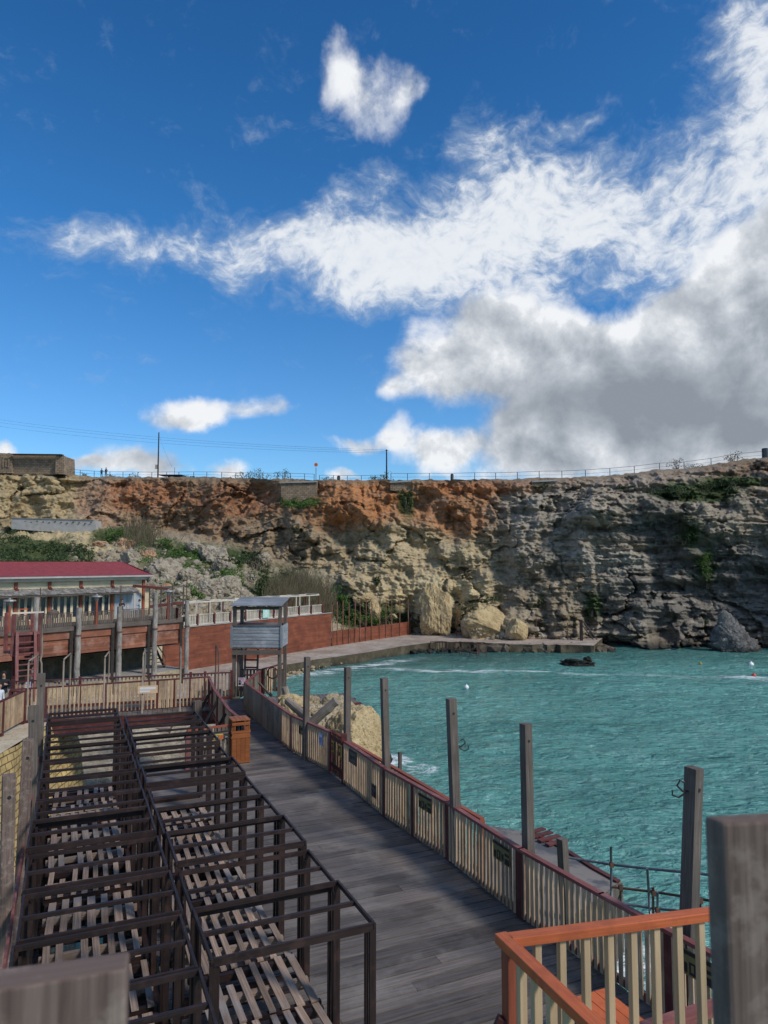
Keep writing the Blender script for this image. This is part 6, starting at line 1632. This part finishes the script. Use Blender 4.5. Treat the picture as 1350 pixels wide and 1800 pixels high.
# ruin
M['ruinstone'] = None
m, n, bs = newmat('ruin_masonry'); uvn = n.new('ShaderNodeUVMap'); uvn.uv_map = 'UVMap'
br = n.new('ShaderNodeTexBrick'); n.lk(uvn.outputs[0], br.inputs['Vector']); br.inputs['Scale'].default_value = 1; br.inputs['Brick Width'].default_value = .7; br.inputs['Row Height'].default_value = .32; br.inputs['Mortar Size'].default_value = .03
br.inputs['Color1'].default_value = (.30, .22, .15, 1); br.inputs['Color2'].default_value = (.20, .145, .10, 1); br.inputs['Mortar'].default_value = (.10, .075, .05, 1)
ge = n.new('ShaderNodeNewGeometry'); g = n.noise(ge.outputs['Position'], 1.2, 8, .7)
c = n.mix(.9, br.outputs[0], n.ramp(g, [(.3, (.55, .52, .5)), (.5, (.95, .95, .95)), (.75, (1.35, 1.3, 1.2))]), 'MULTIPLY'); n.lk(c, bs.inputs['Base Color']); bs.inputs['Roughness'].default_value = .95; bump(n, bs, g, .6, .1)
M['ruinstone'] = m
def thickwall(name, mats, pts_top, pts_bot, thick, parent, uvs=1.0, nsub=12, rag=.0):
    """wall between two image-read edges given as world points, with thickness away from the viewer"""
    mb = MB(); back = Vector((0, thick, 0)); n_ = nsub
    tp = [pts_top[0].lerp(pts_top[1], k/n_)+Z*random.uniform(-rag, rag) for k in range(n_+1)]; bt = [pts_bot[0].lerp(pts_bot[1], k/n_) for k in range(n_+1)]
    L = (pts_top[1]-pts_top[0]).length
    for k in range(n_):
        u0 = L*k/n_*uvs; u1 = L*(k+1)/n_*uvs
        mb.quad([bt[k], bt[k+1], tp[k+1], tp[k]], [(u0, bt[k].z), (u1, bt[k+1].z), (u1, tp[k+1].z), (u0, tp[k].z)])
        mb.quad([tp[k], tp[k+1], tp[k+1]+back, tp[k]+back], [(u0, 0), (u1, 0), (u1, thick), (u0, thick)])
        mb.quad([bt[k]+back, tp[k]+back, tp[k+1]+back, bt[k+1]+back])
    for p, q in ((bt[0], tp[0]), (bt[-1], tp[-1])): mb.quad([p, p+back, q+back, q], [(0, p.z), (thick, p.z), (thick, q.z), (0, q.z)])
    return mb.build(name, mats, parent)
r = thing('ruin', 'brown ruined stone block on the cliff top at the far left', 'ruin', D(60,829,128))
thickwall('long_wall', M['ruinstone'], [D(21,799,128), D(110,800,127)], [D(21,834,128), D(111,834,127)], 5, r, rag=.08)
thickwall('end_block', M['ruinstone'], [D(98,800,126.4), D(112,801,126.4)], [D(97,832,126.4), D(113,834,126.4)], 1, r)
thickwall('carved_block', M['ruinstone'], [D(-30,795,127.4), D(20,797,127.4)], [D(-30,832,127.4), D(21,832,127.4)], 6, r, rag=.12)
mb = MB()
for x0, x1, y0, y1 in ((5,16,803,806),(4,7,806,822),(14,17,806,822),(9,12,809,822)): mb.beam(D(x0,(y0+y1)/2,127.3), D(x1,(y0+y1)/2,127.3), .12, (y1-y0)*.1)
mb.build('relief', M['ruinstone'], r)
mb = MB(); mb.beam(D(22,798.5,127.2), D(110,799.5,126.2), .9, .14); mb.build('coping', M['frame'], r); adopt(r)
# concrete retaining wall half way down
r = thing('retaining_wall', 'pale concrete retaining wall with dark holes below the yellow cliff at left', 'wall', D(95,936,117))
Y0 = min(surf(x, 925).y for x in (25, 60, 100, 140, 165))-1.2
o_ = thickwall('wall_face', M['concrete_pale'], [D(20,911,Y0), D(168,915,Y0-1)], [D(20,930,Y0), D(168,940,Y0-1)], 2.4, r)
for k in range(13):
    px = 34+k*10.5; q = D(px, 915.5+k*.25+(k % 3), Y0-.03-.09*k); mb = MB(); mb.box(q, .2, .10, .14); mb.build('drain_hole', M['frame'], r)
mb = MB(); mb.beam(D(20,910.6,Y0+.6), D(168,914.6,Y0-.4), 1.4, .10); mb.build('coping', M['concrete'], r); adopt(r)
# masonry repairs let into the cliff
for (x0, x1, y0, y1, lb) in ((494,557,850,886,'pale squared stone repair wall set into the orange cliff top left of centre'),(686,735,849,868,'small stone block repair wall in the orange cliff top near the middle'),(935,978,848,860,'narrow strip of stone repair wall in the cliff top right of centre')):
    Y_ = float(np.mean([surf(x, y).y for x in (x0, (x0+x1)/2, x1) for y in (y0+2, y1)]))-.25
    r = thing('repair_wall', lb, 'wall', D((x0+x1)/2, y1, Y_))
    M['repair'] = M.get('repair') or m
    thickwall('masonry', M['ruinstone'] if x0 > 600 else M['blockgrey'] if 'blockgrey' in M else M['ruinstone'], [D(x0,y0,Y_), D(x1,y0-2,Y_)], [D(x0,y1-6,Y_), D(x1,y1,Y_)], 4, r, rag=.15)
    mb = MB(); mb.beam(D(x0-1,y0-1,Y_+.3), D(x1+1,y0-3,Y_+.3), 1.2, .25); mb.build('coping', M['concrete'], r); adopt(r)

# ================================================================== PLANTS
def shrub(px, py, wpx, hpx, mat, label, n_=420, name='shrub', leaf=.17, deep=.5, stems=True, group=None, at=None):
    q = at or surf(px, py+hpx*.3); k = q.y/F; wx = wpx*k*.5; hz = hpx*k*.5
    c = D(px, py, q.y-.5) if at is None else q
    r = thing(name, label, 'bush', (c.x, c.y, c.z-hz), group)
    mb = MB(); cl = [(Vector((random.gauss(0, .45)*wx, random.gauss(0, .35)*wx*deep, random.gauss(0, .40)*hz)), random.uniform(.25, .55)) for _ in range(9)]
    for _ in range(n_):
        o_, s_ = random.choice(cl); v = Vector((random.gauss(0, 1), random.gauss(0, 1), random.gauss(0, 1))).normalized()*random.uniform(.55, 1)
        mb.leaf(c+o_+Vector((v.x*wx*s_, v.y*wx*s_*.8, v.z*hz*s_*1.1)), leaf*random.uniform(.6, 1.5))
    mb.build('foliage', M[mat], r)
    if stems:
        mb = MB()
        for _ in range(6):
            e = c+Vector((random.uniform(-.6, .6)*wx, 0, random.uniform(-.2, .6)*hz)); mb.tube([c-Z*hz+Vector((random.uniform(-.2, .2)*wx, .2, 0)), e], [.06, .02], 4)
        mb.build('stems', M['drift'], r)
    adopt(r); return r
SH = [(715,885,30,40,'leaf_dark','dark green bush in the notch below the small stone repair wall'),(530,888,60,20,'leaf_green','flat green bush below the squared stone repair wall'),
 (662,1020,18,22,'leaf_dark','small dark bush clinging to the cliff above the netting poles'),(866,1054,30,14,'leaf_dark','dark green bush growing on top of the large yellow leaning boulder'),
 (939,1056,22,30,'leaf_dark','dark bush on the lower cliff right of the yellow boulder'),(1041,1065,22,38,'leaf_dark','tall dark bush above the cave at the cliff foot'),
 (820,1068,40,16,'leaf_olive','olive bush on the slanting ledge left of the large yellow boulder'),(738,1085,12,12,'leaf_dark','little round bush above the end of the red fence'),
 (712,1088,34,30,'leaf_dark','dark bush at the right end of the netting poles'),(640,1085,70,34,'leaf_green','broad green bush behind the middle netting poles'),
 (600,1055,40,30,'leaf_green','bright green bush right of the dry reeds'),(672,1092,60,22,'leaf_olive','low olive bush just above the lower red fence'),
 (1190,862,60,22,'leaf_dark','left part of the dark scrub on the shelf high on the right-hand cliff'),(1235,860,70,22,'leaf_dark','middle of the dark scrub on the shelf high on the right-hand cliff'),(1283,848,60,20,'leaf_dark','right part of the dark scrub on the shelf high on the right-hand cliff'),
 (1205,945,50,26,'leaf_dark','dark green bush at the head of the gully on the right-hand cliff'),(1240,985,36,60,'leaf_green','long green growth hanging down the gully of the right-hand cliff'),(1245,1015,34,40,'leaf_dark','lowest dark growth in the gully of the right-hand cliff'),
 (1238,1100,20,30,'leaf_dark','dark green bush behind the pointed sea stack'),(955,855,26,10,'leaf_dark','small bush just under the cliff rim above the grey cliff'),(1100,856,26,8,'leaf_dark','small dark bush on the brown rim right of centre'),
 (445,985,50,44,'leaf_dark','large dark bush on the slope left of the dry reeds'),(462,1030,30,50,'leaf_dark','tall dark bush against the left side of the reeds'),(425,990,34,34,'leaf_dark','dark bush under the brown cliff above the grey boulders'),
 (215,940,60,20,'leaf_green','bright green bush on the slope right of the concrete wall'),(330,975,60,24,'leaf_green','green bush in the middle of the slope'),(395,1012,40,22,'leaf_green','light green bush between the pale boulders'),
 (295,955,60,18,'leaf_green','long low green bush high on the slope'),(275,1000,34,16,'leaf_dark','dark low bush right of the orange boulders'),(320,1062,30,20,'leaf_dark','dark bush behind the end of the terrace'),(345,1045,24,16,'leaf_green','small green bush above the left end of the picket fence'),
 (136,965,38,28,'leaf_dark','dark rounded bush on the slope below the concrete wall'),(520,925,20,16,'leaf_olive','small olive bush on the brown cliff left of centre')]
for i, a in enumerate(SH): shrub(*a, n_=int(min(900, 120+a[2]*a[3]*.55)), group='shrubs on the cliff and slope')
for i, (px, w_, h_, mt, lb) in enumerate([(145,12,5,'leaf_olive','tiny tuft on the cliff rim beside the ruin'),(195,14,6,'leaf_olive','small tuft on the rim just right of the two walkers'),(234,26,7,'leaf_dark','low dark tuft on the cliff rim left of the taller telegraph pole'),(337,24,7,'leaf_dark','low dark tuft on the rim right of the low shelter'),(430,34,14,'leaf_olive','olive bush on the cliff rim left of the repair wall'),(460,40,18,'leaf_olive','taller olive bush on the cliff rim left of the repair wall'),(498,24,22,'leaf_dark','dark upright bush on the rim above the repair wall'),(575,18,8,'leaf_olive','small tuft on the rim right of the round sign'),(658,18,10,'leaf_dark','dark tuft on the rim left of the shorter telegraph pole'),(675,26,12,'leaf_dark','dark tuft at the foot of the shorter telegraph pole'),(1197,26,22,'reed','dry spiky bush on the rising rim at right'),(1293,28,20,'reed','dry bush on the rising rim near the right edge'),(1232,50,8,'leaf_dark','long low dark tuft on the rising rim between the dry bushes')]):
    b = rim(px); k = b.y/F; shrub(px, 0, w_*1.3, h_*1.3, mt, lb, n_=90+int(w_*h_*.5), at=b+Z*(h_*k*.45), leaf=.14, group='bushes along the cliff rim')
# plant on the stone wall
pw = G(24,1325,4.2); shrub(0, 0, 22, 60, 'leaf_green', 'green caper plant growing out of the yellow stone wall at the left edge', n_=160, leaf=.055, at=D(24,1330,(q0+wn_*1.0).y+1.3), name='wall_plant')
# reeds
mb = MB(); rs = random.Random(2)
for _ in range(1500):
    px = rs.triangular(462, 598, 545); py = rs.uniform(1035, 1078)+(px-530)*.12; q = surf(px, min(py, 1075)); h_ = rs.uniform(1.5, 4.2)*(1-.4*abs(px-530)/70); lean = rs.gauss(.10, .16)
    q = q+Vector((0, -.6-rs.random()*1.8, 0)); m_ = q+Vector((lean*h_*.4, 0, h_*.55)); t_ = q+Vector((lean*h_*1.1, 0, h_))
    w_ = .045
    mb.quad([q-Vector((w_, 0, 0)), q+Vector((w_, 0, 0)), m_+Vector((w_*.7, 0, 0)), m_-Vector((w_*.7, 0, 0))]); mb.quad([m_-Vector((w_*.7, 0, 0)), m_+Vector((w_*.7, 0, 0)), t_])
tag(mb.build('dry_reeds', M['reed']), kind='stuff')
mb = MB()
for _ in range(260):
    px = rs.gauss(252, 16); py = rs.uniform(935, 968); q = surf(px, py); h_ = rs.uniform(1, 3.8); l_ = rs.gauss(-.05, .25)
    a = q+Vector((0, -.6, 0)); m_ = a+Vector((l_*h_*.5, 0, h_*.6)); t_ = a+Vector((l_*h_*1.2, 0, h_)); w_ = .04
    mb.quad([a-Vector((w_, 0, 0)), a+Vector((w_, 0, 0)), m_+Vector((w_, 0, 0)), m_-Vector((w_, 0, 0))]); mb.quad([m_-Vector((w_, 0, 0)), m_+Vector((w_, 0, 0)), t_])
tag(mb.build('bare_bush', M['reed']), 'bare gnarled grey bush under the brown cliff, above the orange boulders', 'bush')
# uncountable herbs and scrub on the slope
def cover(name, mat, zones, leaf):
    mb = MB()
    for px0, px1, f0, f1, n_ in zones:
        for _ in range(n_):
            px = rs.uniform(px0, px1); t = (px-px0)/(px1-px0); py = rs.uniform(f0[0]*(1-t)+f1[0]*t, f0[1]*(1-t)+f1[1]*t); q = surf(px, py)
            cn = vn(np.array([q.x*.5]), np.array([q.y*.5]), np.array([q.z*.5]), 9)[0]
            if cn < -.25: continue
            hh_ = abs(rs.gauss(0, .35))*(.6+cn)
            for _k in range(3): mb.leaf(q+Vector((rs.uniform(-.25, .25), rs.uniform(-.4, 0), hh_*rs.random()+.05)), leaf*rs.uniform(.6, 1.6))
    tag(mb.build(name, M[mat]), kind='stuff')
cover('slope_scrub', 'leaf_dark', [(-60, 60, (918,1000), (950,1000), 2600), (60, 165, (955,1000), (960,1000), 1900), (-60, 30, (905,930), (925,940), 500), (455, 520, (1000,1075), (1015,1075), 900), (590, 720, (1060,1100), (1085,1098), 1300)], .22)
cover('slope_herbs', 'leaf_green', [(185, 260, (935,955), (930,960), 700), (240, 430, (950,1000), (975,1025), 3000), (270, 430, (1000,1055), (1010,1055), 1800), (560, 680, (1045,1100), (1075,1105), 900), (495, 560, (878,895), (885,892), 260)], .16)

# ================================================================== FAR PIER, BUOYS
r = thing('pier_skeleton', 'skeleton of a small pier, rusty posts and rails in shallow water off the promenade', 'pier', G(800,1148,0))
pp = [(757,1128,1147),(766,1128,1148),(773,1129,1148),(778,1127,1150),(786,1129,1151),(794,1129,1150),(801,1128,1149),(808,1130,1152),(812,1129,1155),(826,1131,1158),(839,1133,1161),(842,1131,1156),(855,1133,1158)]
tops = []
for px, a, b in pp:
    q = G(px, b, -.2); t = D(px, a, q.y); mb = MB(); mb.tube([q-Z*.5, Vector((q.x, q.y, t.z))], .06, 5); mb.build('post', M['rusty'], r); tops.append(Vector((q.x, q.y, t.z)))
for seq in ((0, 3, 7, 8, 9, 10), (1, 4, 6, 11, 12), (10, 12)):
    mb = MB(); mb.tube([tops[i]-Z*.03 for i in seq], .045, 5); mb.build('rail', M['rusty'], r)
for seq in ((4, 8, 10), (8, 9, 12)): mb = MB(); mb.tube([Vector((tops[i].x, tops[i].y, .55)) for i in seq], .06, 5); mb.build('low_rail', M['rusty'], r)
adopt(r)
for px, py, s_, mt, lb in ((820,1208,.22,'whitebuoy','small white float on the water right of the first open water posts'),(1320,1168,.30,'whitebuoy','white float on the water near the right edge'),(1325,1188,.24,'redbuoy','red float on the surf line near the right edge'),(1231,1166,.16,'yellow','tiny yellow float below the pointed sea stack')):
    q = G(px, py, .1); mb = MB(); mb.tube([q-Z*s_*.8, q-Z*s_*.5, q, q+Z*s_*.6, q+Z*s_*.9, q+Z*s_*1.3], [s_*.4, s_*.85, s_, s_*.75, s_*.25, s_*.2], 12); tag(mb.build('float', M[mt], smooth=True), lb, 'float')

# ================================================================== PEOPLE
def person(label, base, h, yaw, J, cols_, zsplit=(.50, .83), hairlen=0.0, sit=None):
    """J: joints in units of body height, x to the figure's left, y forward, z up; body grown as one skin"""
    base = Vector(base); rot = Matrix.Rotation(yaw, 4, 'Z')
    names = list(J['v'].keys()); me = bpy.data.meshes.new('body')
    me.from_pydata([J['v'][n_][:3] for n_ in names], [(names.index(a), names.index(b)) for a, b in J['e']], [])
    o = bpy.data.objects.new('tmp', me); COL.objects.link(o)
    sk = o.modifiers.new('skin', 'SKIN'); sk.use_smooth_shade = True
    for i, n_ in enumerate(names):
        rr_ = J['v'][n_][3]; d = me.skin_vertices[0].data[i]; d.radius = rr_ if isinstance(rr_, tuple) else (rr_, rr_); d.use_root = (n_ == 'pelvis')
    ss = o.modifiers.new('sub', 'SUBSURF'); ss.levels = 1; ss.render_levels = 1
    dg = bpy.context.evaluated_depsgraph_get(); bm_me = bpy.data.meshes.new_from_object(o.evaluated_get(dg)); bpy.data.objects.remove(o)
    root = thing('person', label, 'person', base); root.rotation_euler = (0, 0, yaw)
    bm_me.name = 'body'; bm_me.materials.clear()
    for c_ in cols_: bm_me.materials.append(M[c_])
    hx = J['v']['head']
    for p in bm_me.polygons:
        c_ = p.center
        if c_.z > zsplit[1]: p.material_index = 2
        elif c_.z > zsplit[0]:
            p.material_index = 1
            for hn in ('handL', 'handR'):
                q = Vector(J['v'][hn][:3])
                if (c_-q).length < .045: p.material_index = 2
        else: p.material_index = 0
        p.use_smooth = True
    for v in bm_me.vertices: v.co *= h
    b = bpy.data.objects.new('body', bm_me); COL.objects.link(b); b.parent = root
    # hair cap with a small peak over the brow
    import bmesh
    bm = bmesh.new(); bmesh.ops.create_icosphere(bm, subdivisions=3, radius=1)
    for v in bm.verts:
        x, y, z = v.co
        if z < -.1: v.co.z = -.1+(z+.1)*(.3+hairlen*2); 
        if y > .35 and z < .45: v.co.y = .35+(y-.35)*.15
        v.co.x *= .056; v.co.y *= .066; v.co.z *= .064
        v.co += Vector((hx[0], hx[1]-.010, hx[2]+.020)); v.co *= h
    hm = bpy.data.meshes.new('hair'); bm.to_mesh(hm); bm.free(); hm.materials.append(M['hair'])
    for p in hm.polygons: p.use_smooth = True
    ho = bpy.data.objects.new('hair', hm); COL.objects.link(ho); ho.parent = root
    return root
def joints(armL, armR, step=.0, headfwd=.01, tuck=0):
    v = {'pelvis': (0, 0, .53, (.075, .062)), 'belly': (0, 0, .61, (.070, .055)), 'chest': (0, -.005, .72, (.085, .060)), 'neckb': (0, -.004, .815, (.045, .040)), 'neck': (0, 0, .855, (.030, .030)),
         'head': (0, headfwd, .925, (.052, .060)), 'crown': (0, headfwd-.003, .965, (.040, .046)), 'nose': (0, headfwd+.058, .915, (.010, .012)),
         'hipL': (.052, 0, .50, (.056, .056)), 'kneeL': (.058, .015+step, .28, (.036, .038)), 'ankL': (.060, step*.6, .05, (.024, .026)), 'toeL': (.066, step*.6+.085, .020, (.024, .018)),
         'hipR': (-.052, 0, .50, (.056, .056)), 'kneeR': (-.058, .015-step, .28, (.036, .038)), 'ankR': (-.060, -step, .05, (.024, .026)), 'toeR': (-.066, -step+.085, .020, (.024, .018)),
         'shL': (.108, 0, .80, (.038, .036)), 'elL': armL[0]+(.026,), 'handL': armL[1]+(.020,), 'shR': (-.108, 0, .80, (.038, .036)), 'elR': armR[0]+(.026,), 'handR': armR[1]+(.020,)}
    e = [('pelvis','belly'),('belly','chest'),('chest','neckb'),('neckb','neck'),('neck','head'),('head','crown'),('head','nose'),('pelvis','hipL'),('hipL','kneeL'),('kneeL','ankL'),('ankL','toeL'),('pelvis','hipR'),('hipR','kneeR'),('kneeR','ankR'),('ankR','toeR'),('chest','shL'),('shL','elL'),('elL','handL'),('chest','shR'),('shR','elR'),('elR','handR')]
    for s_, hn in ((1, 'handL'), (-1, 'handR')):          # four fingers and a thumb
        hx, hy, hz = v[hn][:3]; el = Vector(v['elL' if s_ > 0 else 'elR'][:3]); d = (Vector((hx, hy, hz))-el).normalized(); sd = d.cross(Vector((0, 1, .3))).normalized()
        for k in range(4): p = Vector((hx, hy, hz))+d*(.045+.006*(1-abs(k-1.5)))+sd*(k-1.5)*.011; v[f'{hn}f{k}'] = (p.x, p.y, p.z, .0055); e.append((hn, f'{hn}f{k}'))
        p = Vector((hx, hy, hz))+d*.018-sd*.032; v[f'{hn}t'] = (p.x, p.y, p.z, .007); e.append((hn, f'{hn}t'))
    return {'v': v, 'e': e}
hang = lambda s_: ((s_*.135, -.01, .66), (s_*.14, .02, .53))
fold = lambda s_: ((s_*.14, .01, .67), (s_*.03, .10, .70))
pock = lambda s_: ((s_*.165, -.03, .67), (s_*.10, .04, .56))
phone = lambda s_: ((s_*.14, .0, .67), (s_*.05, .15, .73))
ur_ = u_at(214, 1.0, ZT+.5); person('man in black on the terrace with his hands together before the curtained windows', TE(ur_, 1.0, ZT), 1.76, math.atan2(no.y, no.x)-math.pi/2, joints(fold(1), fold(-1)), ['khaki', 'black', 'skin'])
ur_ = u_at(245, 1.1, ZT+.5); person('person in a pale blue jacket stooping a little at the terrace railing', TE(ur_, 1.1, ZT), 1.66, math.pi*.62, joints(phone(1), hang(-1), headfwd=.03), ['denim', 'lightblue', 'skin'])
b = rim(176); person('walker in dark clothes on the cliff top, the left one of the two', b+Vector((0, -.2, 0)), 1.78, math.pi, joints(pock(1), pock(-1), .02), ['denim', 'black', 'black'])
b = rim(184.5); person('walker in dark clothes on the cliff top, the right one of the two', b+Vector((0, -.2, 0)), 1.80, math.pi*.9, joints(hang(1), pock(-1), .03), ['denim', 'black', 'black'])
def at_head(px, py_head, Y, h): q = D(px, py_head, Y); return Vector((q.x, q.y, ZB))
person('person in a black sweater looking down at a phone behind the left path fence', at_head(6, 1215, 28.0, 1.7), 1.72, math.pi*1.12, joints(phone(1), phone(-1), headfwd=.03), ['khaki', 'black', 'skin'])
person('person in a pale padded jacket at the very left edge behind the path fence', at_head(-2, 1230, 26.4, 1.5), 1.55, math.pi*1.4, joints(hang(1), hang(-1)), ['denim', 'whitecloth', 'skin'])
